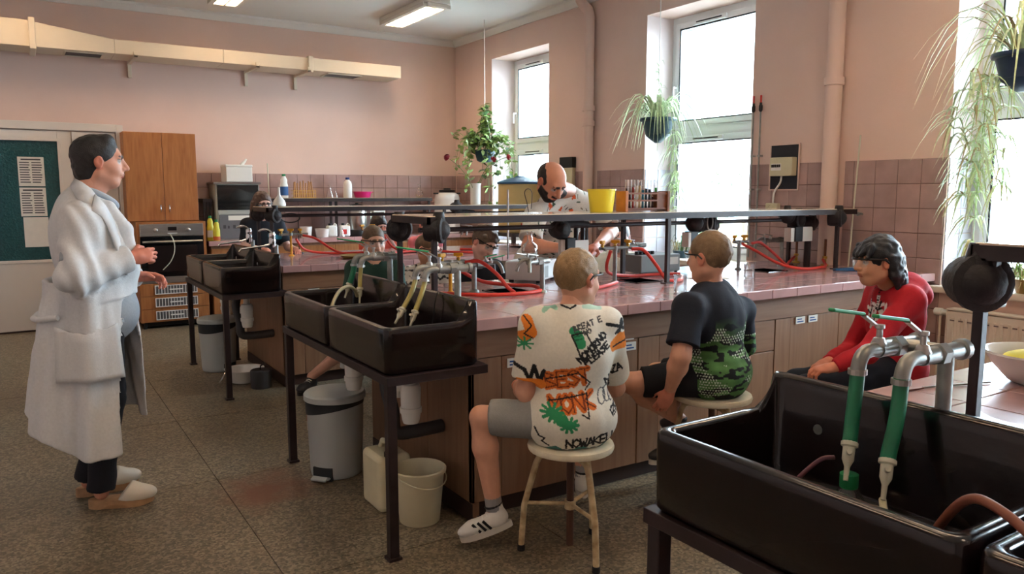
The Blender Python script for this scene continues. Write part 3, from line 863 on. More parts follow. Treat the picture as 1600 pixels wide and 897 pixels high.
W(MB().box(3.64, 3.665, Y2 + 0.70, Y2 + 0.76, 1.15, 1.245), 'junction_cover', 'card_white', r2, bevel=0.002)
W(MB().box(3.665, 3.73, Y2 + 0.70, Y2 + 0.76, 1.15, 1.25), 'junction_box', 'black', r2, bevel=0.003)
W(MB().box(4.66, 4.70, Y2 + 0.70, Y2 + 0.76, 1.15, 1.25), 'junction_cover', 'card_white', r2, bevel=0.002)
W(MB().box(4.70, 4.78, Y2 + 0.69, Y2 + 0.76, 1.15, 1.255), 'junction_box', 'black', r2, bevel=0.003)
W(MB().box(4.78, 4.89, Y2 + 0.69, Y2 + 0.70, 1.15, 1.255), 'junction_cover', 'card_white', r2, bevel=0.002)
W(MB().cyl((5.19, f2 + 0.02, 1.35), (5.28, f2 + 0.02, 1.345), 0.009, n=8).ball((5.23, f2 + 0.02, 1.345), 0.016, 8, 6), 'rack_bolt', 'zinc', r2, smooth=50)
# ring lens on the middle socket
W(MB().tube([(3.795 + 0.032 * math.cos(a) * 0.8, Y2 + 0.665, 1.31 + 0.05 * math.sin(a)) for a in [2 * PI * k / 20 for k in range(20)]], 0.005, 6, closed=True), 'socket_ring', 'zinc', r2, smooth=50)
r3, f3, b3 = rack(Y3, 'dark steel rack over the bench with the chrome taps')
sock_part(r3, (1.735, b3 - 0.02, 1.315), (-0.5, -0.85, 0), r=0.055)
sock_part(r3, (1.765, f3 + 0.02, 1.315), (0.6, -0.8, 0), r=0.055)
sock_part(r3, (3.55, Y3 + 0.74, 1.36), (0, -1, 0), [(3.55, Y3 + 0.76, 1.33), (3.75, Y3 + 0.76, 1.31)], r=0.05)
r1, f1, b1 = rack(Y1, 'dark steel rack on the bench with the white bowl', x0=1.87, mids=(3.32,))
sock_part(r1, (1.90, b1 - 0.01, 1.29), (-0.62, -0.78, 0), r=0.062)
W(MB().box(1.925, 1.965, b1 - 0.045, b1 - 0.02, 1.23, 1.345), 'socket_bracket', 'zinc', r1, bevel=0.006)
W(MB().box(1.885, 1.94, b1 - 0.05, b1 - 0.01, 1.31, 1.345), 'socket_bracket', 'steel_dark', r1, bevel=0.004)
for o in list(r1.children):     # this rack's end posts stand a little further in
    if o.name.startswith('post') and abs(o.bound_box[0][0] - 1.722) < 0.02: o.location.x += 0.175

# ------------------------------------------------------------------ taps over the sinks
def clamp_ring(m, c, ax, r):
    m.lathe([(r, -0.006), (r + 0.004, -0.006), (r + 0.004, 0.006), (r, 0.006)], c, 14, axis=ax, caps=False)
    return m
def tapset(yc, label, hoses, lever='green_lever'):
    """two ball-valve taps on one riser; pipes run along x, elbows turn down over the sink"""
    t = thing('sink_taps', label, 'tap', (1.70, yc, BT), 0, 'grey pipe taps over the sinks')
    z = 1.152
    W(MB().cyl((1.70, yc - 0.05, BT + 0.0005), (1.70, yc - 0.05, z), 0.0165, n=14).lathe([(0.03, 0), (0.03, 0.006), (0.02, 0.012)], (1.70, yc - 0.05, BT + 0.0005), 14), 'riser_pipe', 'zinc', t, smooth=50)
    for q, (dy, xe) in enumerate(((0.05, 1.76), (-0.05, 1.76))):
        y = yc + dy
        m = MB().tube([(xe, y, z), (1.66, y, z), (1.60, y, z)], 0.019, 14)
        m.lathe([(0.019, 0), (0.025, 0.003), (0.025, 0.03), (0.019, 0.033)], (1.655, y, z), 6, axis=(1, 0, 0))
        m.lathe([(0.019, 0), (0.024, 0.003), (0.024, 0.02), (0.015, 0.024)], (xe - 0.01, y, z), 14, axis=(1, 0, 0))
        m.tube([(1.60, y, z)] + bez((1.60, y, z), (1.55, y, z + 0.004), (1.535, y, z), (1.53, y, z - 0.05), 8), 0.016, 12)
        W(m, 'outlet_pipe', 'zinc', t, smooth=50)
        v = MB().lathe([(0.016, -0.012), (0.018, 0.0), (0.012, 0.014), (0.007, 0.016), (0.007, 0.034), (0.011, 0.036), (0.011, 0.044), (0.0, 0.045)], (1.605, y, z + 0.012), 10, caps=False)
        vo = W(v, 'valve_body', 'steel', t, smooth=45)
        lv = MB().obox((1.575, y + 0.006, z + 0.067), (0.055, 0.014, 0.004), Matrix.Rotation(0.5, 3, 'Y'))
        o = lv.build('lever_arm', 'steel', vo)
        lv2 = MB().obox((1.50, y + 0.012, z + 0.092), (0.115, 0.017, 0.008), Matrix.Rotation(0.16, 3, 'Y'))
        lv2.build('lever_grip', lever, vo, bevel=0.003)
    if True:
        W(MB().tube([(1.70, yc - 0.05, z), (1.70, yc + 0.05, z)], 0.017, 12), 'cross_pipe', 'zinc', t, smooth=50)
    for (dy, mat, pts) in hoses:
        y = yc + dy
        path = spline([(1.53, y, z - 0.035), (1.53, y, z - 0.06)] + [(p[0], y + p[1], p[2]) for p in pts], 5)
        h = W(MB().tube(path, 0.0155 if mat == 'green_rubber' else 0.0115, 12), 'hose', mat, t, smooth=50)
        m = MB(); clamp_ring(m, path[2], (0, 0, 1), 0.0162); m.obox((path[2][0] + 0.018, path[2][1], path[2][2]), (0.012, 0.01, 0.009))
        m.build('hose_clamp', 'steel', h)
        e = Vector(path[-1]); d = (e - Vector(path[-2])).normalized()
        a = MB().lathe([(0.012, -0.012), (0.018, -0.008), (0.018, 0.0), (0.013, 0.003), (0.0125, 0.03), (0.006, 0.045), (0.005, 0.075), (0.0, 0.075)], e, 12, axis=d, caps=False)
        sd = d.orthogonal().normalized()
        a.tube([e + d * 0.015, e + d * 0.018 + Vector((-0.6, 0.8, 0)).cross(d).normalized() * 0.034], [0.007, 0.0055], 8)
        a.build('aspirator', 'pale_plastic', h, smooth=45)
    return t
T1 = tapset(SY[1] + 1.08, 'grey pipe taps with green levers and green hoses', ((0.05, 'green_rubber', ((1.505, -0.01, 1.0), (1.485, -0.02, 0.955))), (-0.05, 'green_rubber', ((1.515, -0.004, 1.03), (1.488, -0.008, 0.965), (1.478, -0.012, 0.945)))))
tapset(SY[2] + 0.40, 'grey pipe taps with olive hoses beside the yellow gas pipe', ((0.05, 'olive_hose', ((1.50, -0.02, 1.04), (1.44, -0.05, 0.97))), (-0.05, 'olive_hose', ((1.51, -0.01, 1.05), (1.47, -0.02, 0.965)))))
tapset(SY[2] + 1.175, 'grey pipe taps in front of the boy in green', ((0.05, 'green_rubber', ((1.515, 0.0, 1.04), (1.50, 0.0, 1.0))), (-0.05, 'olive_hose', ((1.525, 0.0, 1.04), (1.52, -0.005, 0.985)))))
# loose tubes in the sinks
def tube_thing(name, pts, r, mat, label, cat='hose', n=6, group=None):
    p = spline(pts, n)
    return MB().tube(p, r, 10).build(name, mat, loc=p[0], smooth=50, label=label, cat=cat, group=group)
sy1 = SY[1] + 1.08
tube_thing('drain_tube', [(1.462, sy1 - 0.066, 0.872), (1.435, sy1 - 0.085, 0.87), (1.385, sy1 - 0.125, 0.85), (1.345, sy1 - 0.15, 0.81), (1.34, sy1 - 0.155, 0.802)], 0.0075, 'pale_hose', 'clear bent tube leading from the second green hose into the sink')
tube_thing('drain_tube', [(1.47, sy1 + 0.055, 0.925), (1.44, sy1 + 0.07, 0.92), (1.40, sy1 + 0.10, 0.87), (1.38, sy1 + 0.13, 0.81), (1.375, sy1 + 0.135, 0.802)], 0.005, 'purple_hose', 'thin purple tube inside the sink with the green hoses')
tube_thing('rubber_tube', [(1.36, sy1 - 0.20, 0.803), (1.34, sy1 - 0.24, 0.90), (1.315, sy1 - 0.30, 0.985), (1.29, sy1 - 0.36, 0.999), (1.26, sy1 - 0.44, 0.97), (1.245, sy1 - 0.49, 0.90), (1.245, sy1 - 0.52, 0.803)], 0.0085, 'brown_hose', 'brown rubber tube arched over the divider of the two sinks')
bt_ = thing('plastic_bottle', 'clear plastic bottle with green collar standing in the large sink', 'bottle', (1.475, sy1 + 0.02, SZ0 + 0.024))
W(MB().lathe([(0.030, 0.0), (0.036, 0.004), (0.037, 0.03), (0.034, 0.045), (0.022, 0.066), (0.014, 0.074), (0.014, 0.082)], (1.475, sy1 + 0.02, SZ0 + 0.024), 18, caps=False), 'bottle_body', 'plastic_clear', bt_, smooth=60)
W(MB().lathe([(0.0185, 0.072), (0.0195, 0.076), (0.0195, 0.102), (0.016, 0.104), (0.0, 0.104)], (1.475, sy1 + 0.02, SZ0 + 0.024), 16, caps=False), 'bottle_cap', 'green_lever', bt_, smooth=45)
tube_thing('drain_tube', [(1.285, 3.72, 0.84), (1.30, 3.73, 0.93), (1.35, 3.76, 1.0), (1.42, 3.82, 1.015), (1.475, 3.87, 0.99), (1.50, 3.90, 0.95)], 0.009, 'pale_hose', 'pale hose looped over in the sink of the boys bench')
tube_thing('drain_tube', [(1.42, 3.19, 0.87), (1.39, 3.17, 0.83), (1.37, 3.16, 0.803)], 0.006, 'olive_hose', 'yellow outlet tube below the olive hose', )
tube_thing('black_cord', [(1.575, 3.10, 1.052), (1.56, 3.10, 1.0), (1.555, 3.11, 0.92), (1.53, 3.13, 0.82), (1.50, 3.14, 0.8)], 0.003, 'black', 'thin black cord hanging down the sink wall', 'cord')

# chrome mixer taps on the far bench
def mixer(yc, label):
    t = thing('mixer_tap', label, 'tap', (1.70, yc, BT), 0, 'chrome mixer taps')
    W(MB().cyl((1.70, yc, BT + 0.0005), (1.70, yc, 1.09), 0.016, n=14).lathe([(0.03, 0), (0.028, 0.01), (0.018, 0.014)], (1.70, yc, BT + 0.0005), 14), 'riser_pipe', 'zinc', t, smooth=50)
    W(MB().lathe([(0.02, -0.01), (0.026, 0.0), (0.028, 0.05), (0.024, 0.07), (0.026, 0.075), (0.026, 0.10), (0.018, 0.115), (0.0, 0.118)], (1.67, yc, 1.08), 16, caps=False).tube([(1.70, yc, 1.085), (1.67, yc, 1.09)], 0.016, 10), 'mixer_body', 'chrome', t, smooth=50)
    W(MB().tube([(1.66, yc, 1.10), (1.60, yc - 0.01, 1.085), (1.42, yc - 0.03, 1.07), (1.405, yc - 0.032, 1.05)], 0.0085, 10), 'spout', 'chrome', t, smooth=50)
    W(MB().tube(bez((1.66, yc, 1.19), (1.64, yc, 1.215), (1.60, yc, 1.225), (1.565, yc, 1.20), 8), [0.012, 0.0118, 0.0115, 0.011, 0.0105, 0.01, 0.0095, 0.009, 0.0085], 8), 'mixer_lever', 'chrome', t, smooth=50)
    return t
mixer(SY[3] + 0.42, 'chrome mixer tap with long spout over the sink nearer the boys')
mixer(SY[3] + 1.15, 'chrome mixer tap with long spout over the sink nearer the oven')

# ------------------------------------------------------------------ gas taps and bench taps
def gas_tap(x, y, label, h=0.19, yellow=True, n=2, span=0.12, riser='yellow_paint', rr=0.010):
    t = thing('gas_tap', label, 'gas tap', (x, y, BT), 0, 'gas taps with yellow handles')
    W(MB().cyl((x, y, BT + 0.0005), (x, y, BT + h), rr, n=12).lathe([(0.026, 0), (0.024, 0.008), (0.014, 0.014)], (x, y, BT + 0.0005), 14), 'riser_pipe', riser, t, smooth=50)
    z = BT + h
    m = MB().tube([(x - span * 0.5, y, z), (x + span * 0.75, y, z)], 0.011, 10).lathe([(0.0, -0.014), (0.016, -0.012), (0.017, 0.012), (0.0, 0.014)], (x, y, z), 10, caps=False)
    for s in (-1, 1): m.tube([(x + s * span * 0.45, y, z), (x + s * span * 0.45, y - 0.045, z - 0.008)], [0.009, 0.006], 8)
    W(m, 'manifold', 'zinc', t, smooth=50)
    for k in range(n):
        xv = x + (-0.42 + 0.84 * k / max(1, n - 1)) * span
        vb = W(MB().lathe([(0.010, 0.0), (0.011, 0.014), (0.006, 0.018), (0.006, 0.026)], (xv, y, z + 0.006), 10), 'valve_stem', 'brass', t, smooth=45)
        MB().obox((xv - 0.004, y - 0.006, z + 0.04), (0.052, 0.020, 0.018), Matrix.Rotation(0.5 - k, 3, 'Z')).lathe([(0.013, 0.026), (0.014, 0.034), (0.010, 0.046), (0.0, 0.047)], (xv, y, z), 10, caps=False).build('valve_handle', 'yellow_paint', vb, bevel=0.004)
    return t
gas_tap(1.97, 3.72, 'gas tap on a yellow pipe behind the olive-hose sink taps', 0.175)
gas_tap(3.06, 3.63, 'gas tap on a grey pipe with red hoses by the yellow bucket', 0.215, n=3, span=0.24, riser='zinc', rr=0.013)
gas_tap(4.36, 3.80, 'gas tap on a grey pipe beside the blond boy in navy', 0.20, riser='zinc', rr=0.013)
gas_tap(1.99, 6.72, 'gas tap on a slim yellow pipe by the chrome mixers', 0.19, n=3, span=0.2)
gas_tap(2.72, 5.02 + 1.75, 'gas tap with an orange hose behind the boys', 0.21, riser='yellow_paint')
def bench_tap(x, y, label, h=0.17, rot=0.0, lever='green_lever', sp=0.12):
    """grey riser with tee, two down-turned spouts and flat levers"""
    t = thing('bench_tap', label, 'tap', (x, y, BT), rot, 'grey pipe taps on the benches')
    MB().cyl((0, 0, 0.0005), (0, 0, h), 0.0145, n=14).lathe([(0.028, 0), (0.026, 0.008), (0.017, 0.014)], (0, 0, 0.0005), 14).build('riser_pipe', 'zinc', t, smooth=50)
    m = MB().tube([(-sp, 0, h), (0.05, 0, h)], 0.017, 12).lathe([(0.017, -0.02), (0.023, -0.018), (0.023, 0.018), (0.017, 0.02)], (-0.03, 0, h), 6, axis=(1, 0, 0))
    for dy in (-0.04, 0.04):
        m.tube(bez((-sp + 0.02, 0, h), (-sp - 0.01, dy * 0.4, h + 0.03), (-sp - 0.03, dy, h + 0.01), (-sp - 0.04, dy * 1.2, h - 0.05), 8), 0.010, 10)
    m.build('tap_tee', 'zinc', t, smooth=50)
    for dy in (-0.03, 0.03):
        v = MB().lathe([(0.012, 0.0), (0.013, 0.012), (0.006, 0.016), (0.006, 0.03)], (-sp + 0.03, dy, h + 0.01), 10).build('valve_body', 'steel', t, smooth=45)
        MB().obox((-sp - 0.01, dy * 1.4, h + 0.044), (0.085, 0.014, 0.006), Matrix.Rotation(0.15, 3, 'Y')).build('lever_grip', lever, v, bevel=0.002)
    return t
bench_tap(2.12, 3.72, 'grey bench tap with green lever in front of the curly-haired boy', 0.15, PI)
bench_tap(2.43, 3.50, 'grey bench tap over the drain cup beside the white hotplate', 0.175, 0.25, 'steel')
bench_tap(3.72, 4.143, 'grey bench tap with steel levers behind the grey power box', 0.18, 0.0, 'steel')
bench_tap(4.83, 3.80, 'grey bench tap near the tiled pier of the window wall', 0.20, 0.0, 'steel', 0.2)
bench_tap(2.80, 6.62, 'grey bench tap on the far bench with a white nozzle', 0.19, 0.0, 'steel')
bench_tap(3.82, 6.62, 'grey bench tap on the far bench near the white canister', 0.19, 0.0, 'steel')
for (x, y, lb) in ((5.19, 3.94, 'small brass hose valve with dark rod in front of the electric box pier'), (5.16, 3.66, 'small brass hose valve with dark rod in front of the painted pipe')):
    t = thing('hose_valve', lb, 'valve', (x, y, BT), 0, 'brass hose valves by the wall')
    W(MB().lathe([(0.03, 0), (0.03, 0.008), (0.012, 0.014), (0.012, 0.05), (0.018, 0.054), (0.018, 0.07), (0.0, 0.072)], (x, y, BT + 0.0005), 12, caps=False).tube([(x, y, BT + 0.05), (x - 0.05, y - 0.02, BT + 0.05)], [0.011, 0.008], 8), 'valve_body', 'brass', t, smooth=45)
    W(MB().cyl((x, y, BT + 0.07), (x, y, BT + 0.20), 0.010, n=8), 'valve_rod', 'wood_dark', t, smooth=45)

# red rubber hoses lying on the benches
hz = BT + 0.0125
HOSE = [
 ('red rubber hose arching off the yellow gas tap to the bench top', [(2.05, 3.70, 1.12), (2.12, 3.66, 1.125), (2.19, 3.60, 1.06), (2.22, 3.53, 0.99), (2.24, 3.49, hz)]),
 ('red rubber hose looped on the bench beside the drain cup', [(1.80, 3.78, hz), (1.90, 3.66, hz), (2.05, 3.49, hz), (2.25, 3.44, hz), (2.42, 3.50, hz), (2.44, 3.62, hz + .012), (2.36, 3.70, hz + .012), (2.2, 3.78, 1.0), (2.05, 3.80, 1.08), (1.98, 3.74, 1.10)]),
 ('red rubber hose from the gas tap toward the grey power box', [(3.15, 3.58, 1.16), (3.22, 3.55, 1.15), (3.28, 3.50, 1.06), (3.33, 3.46, hz + 0.01), (3.45, 3.46, hz), (3.62, 3.62, hz)]),
 ('red rubber hose from the gas tap running behind the drain cup', [(2.99, 3.59, 1.15), (3.02, 3.66, 1.05), (3.14, 3.76, 0.99), (3.35, 3.80, hz), (3.55, 3.78, hz), (3.7, 3.72, hz)]),
 ('red rubber hose in a low arc behind the blond boy in graffiti shirt', [(2.80, 3.62, 1.10), (2.72, 3.55, 1.06), (2.68, 3.48, 0.98), (2.72, 3.42, hz), (2.85, 3.46, hz), (3.02, 3.56, hz)]),
 ('long red rubber hose from the grey gas tap to the brass valve by the pipe', [(4.33, 3.75, 1.14), (4.42, 3.70, 1.09), (4.55, 3.60, 1.0), (4.68, 3.50, hz), (4.9, 3.50, hz), (5.06, 3.58, hz), (5.11, 3.64, 0.998)]),
 ('red rubber hose drooping from the gas tap to the rear brass valve', [(4.44, 3.75, 1.14), (4.52, 3.74, 1.14), (4.66, 3.72, 1.05), (4.78, 3.72, 0.972), (4.95, 3.82, 0.975), (5.14, 3.92, 0.998)]),
 ('red rubber hose on the far bench from the chrome tap end', [(2.08, 6.67, 1.13), (2.18, 6.62, 1.10), (2.32, 6.48, 0.99), (2.5, 6.36, hz), (2.8, 6.40, hz), (3.1, 6.55, hz)]),
 ('second red rubber hose on the far bench behind the round dish', [(2.02, 6.67, 1.10), (2.12, 6.75, 1.0), (2.30, 6.74, hz), (2.55, 6.62, hz), (2.72, 6.52, hz + .012)]),
 ('crimson hose curled on the far bench beside the grey tap', [(3.15, 6.42, 1.02), (3.22, 6.30, 0.975), (3.4, 6.15, hz), (3.6, 6.12, hz), (3.72, 6.2, hz), (3.70, 6.36, hz), (3.55, 6.5, hz)]),
 ('orange-red hose drooping from the yellow-handled tap behind the boys', [(2.78, 6.725, 1.14), (2.84, 6.70, 1.12), (2.9, 6.6, 1.0), (3.0, 6.5, hz)]),
]
for lb, pts in HOSE: tube_thing('rubber_hose', pts, 0.0105, 'red_rubber', lb, 'hose', 7, 'red rubber gas hoses')

# ------------------------------------------------------------------ under the sinks
def trap(yc, label, y_end):
    t = thing('drain_trap', label, 'drain', (1.42, yc, 0.3), 0, 'sink drain traps')
    W(MB().cyl((1.42, yc, 0.765), (1.42, yc, 0.66), 0.024, n=14).lathe([(0.03, -0.012), (0.034, -0.01), (0.034, 0.012), (0.03, 0.014)], (1.42, yc, 0.71), 14), 'tail_pipe', 'pipe_white', t, smooth=50)
    W(MB().lathe([(0.0, 0.0), (0.035, 0.004), (0.04, 0.02), (0.044, 0.05), (0.049, 0.052), (0.049, 0.075), (0.044, 0.078), (0.046, 0.16), (0.04, 0.18), (0.026, 0.185)], (1.42, yc, 0.475), 18, caps=False), 'trap_cup', 'pipe_white', t, smooth=45)
    W(MB().tube([(1.42, yc, 0.62), (1.42, yc + 0.09, 0.625), (1.42, yc + 0.13, 0.61), (1.42, yc + 0.14, 0.57)], 0.022, 12), 'trap_arm', 'pipe_white', t, smooth=50)
    return t
for k, lb in ((2, 'boys bench'), (3, 'chrome-tap bench')):
    a = trap(SY[k] + 0.28, 'white bottle trap under the sinks of the ' + lb, 0)
    b_ = trap(SY[k] + 0.98, 'white bottle trap further along under the sinks of the ' + lb, 0)
    y = SY[k] + 0.46
    MB().tube(spline([(1.40, y + 0.02, 0.70), (1.38, y, 0.62), (1.40, y - 0.02, 0.50), (1.41, y - 0.03, 0.40), (1.50, y - 0.03, 0.385), (1.655, y - 0.02, 0.385)], 6), 0.032, 14).build('waste_pipe', 'pipe_grey', loc=(1.40, y, 0.4), smooth=50, label='thick dark grey waste pipe under the sinks of the ' + lb, cat='pipe', group='dark waste pipes')

def pedal_bin(x, y, rz, label, sticker):
    t = thing('pedal_bin', label, 'bin', (x, y, 0), rz, 'grey pedal bins')
    MB().lathe([(0.125, 0.0), (0.132, 0.005), (0.137, 0.03), (0.150, 0.40), (0.152, 0.405)], n=36).build('bin_body', 'bin_grey', t, smooth=45)
    m = MB(); n = 40; vs = []; 
    for k in range(n):
        a = 2 * PI * k / n
        zb = 0.36 + 0.03 * math.cos(a)
        vs += [(0.1515 * math.cos(a), 0.1515 * math.sin(a), zb), (0.1545 * math.cos(a), 0.1545 * math.sin(a), 0.415)]
    m.add(vs, [(2 * k, 2 * ((k + 1) % n), 2 * ((k + 1) % n) + 1, 2 * k + 1) for k in range(n)])
    m.build('bin_band', 'bin_band', t, smooth=45)
    MB().lathe([(0.158, 0.412), (0.162, 0.416), (0.162, 0.442), (0.154, 0.452), (0.10, 0.462), (0.0, 0.468)], n=36).build('bin_lid', 'bin_grey', t, smooth=35)
    MB().box(-0.05, 0.05, -0.165, -0.12, 0.012, 0.022).obox((0, -0.168, 0.02), (0.09, 0.03, 0.012), Matrix.Rotation(0.4, 3, 'X')).build('pedal', 'bin_grey', t, bevel=0.004)
    MB().box(-0.055, 0.055, -0.139, -0.12, 0.0, 0.07).build('pedal_slot', 'bin_band', t)
    if sticker:
        mm = MB(); 
        for z0, z1, mt in ((0.30, 0.355, 'bottle_orange'), (0.25, 0.30, 'card_white')):
            s = MB(); vs = []
            for k in range(6):
                a = math.radians(205 + k * 4); r0 = 0.1375 + 0.0126 * (z0 - 0.03) / 0.37 + 0.0015
                vs += [(r0 * math.cos(a), r0 * math.sin(a), z0), ((r0 + 0.0018) * math.cos(a), (r0 + 0.0018) * math.sin(a), z1)]
            s.add(vs, [(2 * k, 2 * k + 2, 2 * k + 3, 2 * k + 1) for k in range(5)])
            s.build('sticker', mt, t)
    return t
pedal_bin(1.36, 3.90, -0.9, 'grey pedal bin with orange sticker under the sinks of the boys bench', True)
pedal_bin(1.36, 6.80, 0.5, 'grey pedal bin under the sinks nearer the oven', False)
bk = thing('bucket', 'cream plastic bucket on the floor under the sinks', 'bucket', (1.47, 3.10, 0))
W(MB().lathe([(0.0, 0.004), (0.088, 0.0), (0.092, 0.004), (0.115, 0.235), (0.124, 0.237), (0.125, 0.25), (0.119, 0.255), (0.113, 0.25), (0.088, 0.012), (0.0, 0.012)], (1.47, 3.10, 0), 32, caps=False), 'bucket_body', 'cream_plastic', bk, smooth=45)
W(MB().tube([(1.47 + 0.124 * math.cos(a), 3.10 + 0.124 * math.sin(a), 0.235 - 0.05 * abs(math.sin((a - 3.4)))) for a in [3.4 + PI * k / 14 for k in range(15)]], 0.003, 6), 'bail_handle', 'cream_plastic', bk, smooth=50)
jc = thing('jerry_can', 'cream plastic jerry can standing behind the bucket', 'jerry can', (1.42, 3.36, 0))
W(MB().prism(rrect(1.42, 3.36, 0.085, 0.11, 0.03, 4, 1), 0.0, 0.27), 'can_body', 'cream_plastic', jc, bevel=0.025, segs=3, smooth=40)
W(MB().tube([(1.42, 3.29, 0.265), (1.42, 3.30, 0.305), (1.42, 3.34, 0.315), (1.42, 3.40, 0.305), (1.42, 3.43, 0.262)], 0.014, 10), 'can_handle', 'cream_plastic', jc, smooth=50)
W(MB().lathe([(0.018, 0), (0.018, 0.022), (0.0, 0.023)], (1.39, 3.27, 0.268), 12, caps=False), 'can_cap', 'black', jc)
cn = thing('dark_canister', 'small dark grey canister on the floor under the far sinks', 'canister', (1.50, 5.98, 0))
W(MB().lathe([(0.0, 0.0), (0.075, 0.0), (0.078, 0.006), (0.078, 0.135), (0.07, 0.142), (0.0, 0.142)], (1.50, 5.98, 0), 24, caps=False), 'canister_body', 'pipe_grey', cn, smooth=40)
W(MB().tube([(1.50, 5.98, 0.14), (1.50, 5.98, 0.17), (1.53, 5.97, 0.19)], 0.006, 6), 'canister_handle', 'black', cn, smooth=50)
bs = thing('wash_basin', 'low white enamel basin on the floor under the far sinks', 'basin', (1.44, 6.25, 0))
W(MB().lathe([(0.0, 0.006), (0.10, 0.0), (0.115, 0.01), (0.145, 0.10), (0.155, 0.104), (0.155, 0.108), (0.14, 0.104), (0.11, 0.016), (0.0, 0.012)], (1.44, 6.25, 0), 28, caps=False), 'basin_body', 'ceramic_white', bs, smooth=50)
W(MB().tube([(1.29, 6.23, 0.09), (1.25, 6.19, 0.05), (1.23, 6.17, 0.03), (1.25, 6.21, 0.02)], 0.006, 6), 'basin_handle', 'steel', bs, smooth=50)

# small lever frame: radiator under the near window
rd = thing('radiator', 'white panel radiator under the window', 'radiator', (5.2, 2.05, 0.1), 0)
y0_, y1_ = 1.25, 2.73
W(MB().box(5.185, 5.20, y0_, y1_, 0.14, 0.72).box(5.255, 5.27, y0_, y1_, 0.14, 0.72), 'panel', 'radiator_white', rd, bevel=0.006)
m = MB()
for k in range(33): m.box(5.176, 5.187, y0_ + 0.03 + k * 0.0437, y0_ + 0.052 + k * 0.0437, 0.18, 0.68)
W(m, 'flutes', 'radiator_white', rd, bevel=0.004, segs=1)
W(MB().box(5.18, 5.275, y0_ - 0.004, y0_, 0.13, 0.735).box(5.18, 5.275, y1_, y1_ + 0.004, 0.13, 0.735).box(5.18, 5.275, y0_, y1_, 0.725, 0.737), 'casing', 'radiator_white', rd, bevel=0.003)
for k in range(26): W(MB().box(5.1735, 5.1755, y0_ + 0.05 + k * 0.055, y0_ + 0.078 + k * 0.055, 0.655, 0.664), 'grille_slot', 'grey_top', rd)
W(MB().cyl((5.225, y1_ + 0.004, 0.70), (5.225, y1_ + 0.10, 0.70), 0.02, n=14).lathe([(0.02, 0), (0.026, 0.004), (0.026, 0.05), (0.018, 0.056), (0.0, 0.056)], (5.225, y1_ + 0.05, 0.70), 14, axis=(0, 1, 0), caps=False), 'thermostat_valve', 'white_plastic', rd, smooth=50)
W(MB().tube([(5.225, y1_ + 0.06, 0.70), (5.225, y1_ + 0.065, 0.66), (5.225, y1_ + 0.065, 0.03)], 0.009, 8), 'feed_pipe', 'radiator_white', rd, smooth=50)
def at_pt(u, v, Y):
    d = _r * ((u - 800) / 1204.0) - _u * ((v - 448.5) / 1204.0) + _f
    return Vector((0, 0, 1.5)) + d * (Y / d.y)
# ------------------------------------------------------------------ kitchen units on the back wall
uc = thing('wall_cabinet', 'oak-fronted wall cabinet with two doors above the oven', 'cabinet', (1.38, 9.78, 1.18))
W(MB().box(1.005, 1.745, 9.47, 9.797, 1.185, 2.165), 'carcass', 'oak', uc)
for (a, b, hx) in ((1.005, 1.388, 1.345), (1.392, 1.745, 1.435)):
    d = W(MB().box(a, b, 9.45, 9.469, 1.187, 2.163), 'cabinet_door', 'oak', uc, bevel=0.003)
    MB().tube([(hx, 9.45, 1.285), (hx, 9.425, 1.29), (hx, 9.42, 1.325), (hx, 9.425, 1.36), (hx, 9.45, 1.365)], 0.0065, 8).build('handle', 'chrome', d, smooth=50)
ov = thing('oven_cabinet', 'oak base unit with built-in steel oven and three vented drawers', 'cabinet', (1.42, 9.25, 0))
W(MB().box(1.06, 1.09, 9.25, 9.797, 0.07, 1.16).box(1.745, 1.775, 9.25, 9.797, 0.07, 1.16).box(1.06, 1.775, 9.25, 9.797, 1.16, 1.18).box(1.09, 1.745, 9.75, 9.797, 0.07, 1.16), 'carcass', 'oak', ov)
W(MB().box(1.09, 1.745, 9.30, 9.75, 0.02, 0.07), 'plinth', 'black', ov)
for (x, y) in ((1.10, 9.29), (1.70, 9.29)): W(MB().cyl((x, y, 0), (x, y, 0.07), 0.02, n=12), 'foot', 'black', ov)
op = W(MB().box(1.09, 1.745, 9.238, 9.28, 1.025, 1.158), 'control_panel', 'steel', ov, bevel=0.004)
MB().box(1.375, 1.465, 9.2365, 9.24, 1.085, 1.125).build('clock_display', 'led_black', op)
MB().box(1.37, 1.47, 9.2365, 9.24, 1.05, 1.06).build('panel_buttons', 'white_plastic', op)
for x in (1.25, 1.585): MB().lathe([(0.022, 0.0), (0.021, 0.018), (0.016, 0.022), (0.0, 0.022)], (x, 9.238, 1.09), 18, axis=(0, -1, 0), caps=False).build('knob', 'steel', op, smooth=45)
od = W(MB().box(1.09, 1.745, 9.242, 9.28, 0.575, 1.02), 'oven_door', 'oven_black', ov, bevel=0.004)
MB().tube([(1.13, 9.242, 0.965), (1.13, 9.205, 0.965)], 0.008, 8).tube([(1.705, 9.242, 0.965), (1.705, 9.205, 0.965)], 0.008, 8).cyl((1.11, 9.202, 0.965), (1.725, 9.202, 0.965), 0.011, n=12).build('oven_handle', 'steel', od, smooth=45)
MB().box(1.16, 1.675, 9.24, 9.2425, 0.63, 0.92).build('oven_window', 'led_black', od)
W(MB().box(1.09, 1.745, 9.24, 9.28, 0.505, 0.572), 'oven_trim', 'steel', ov, bevel=0.003)
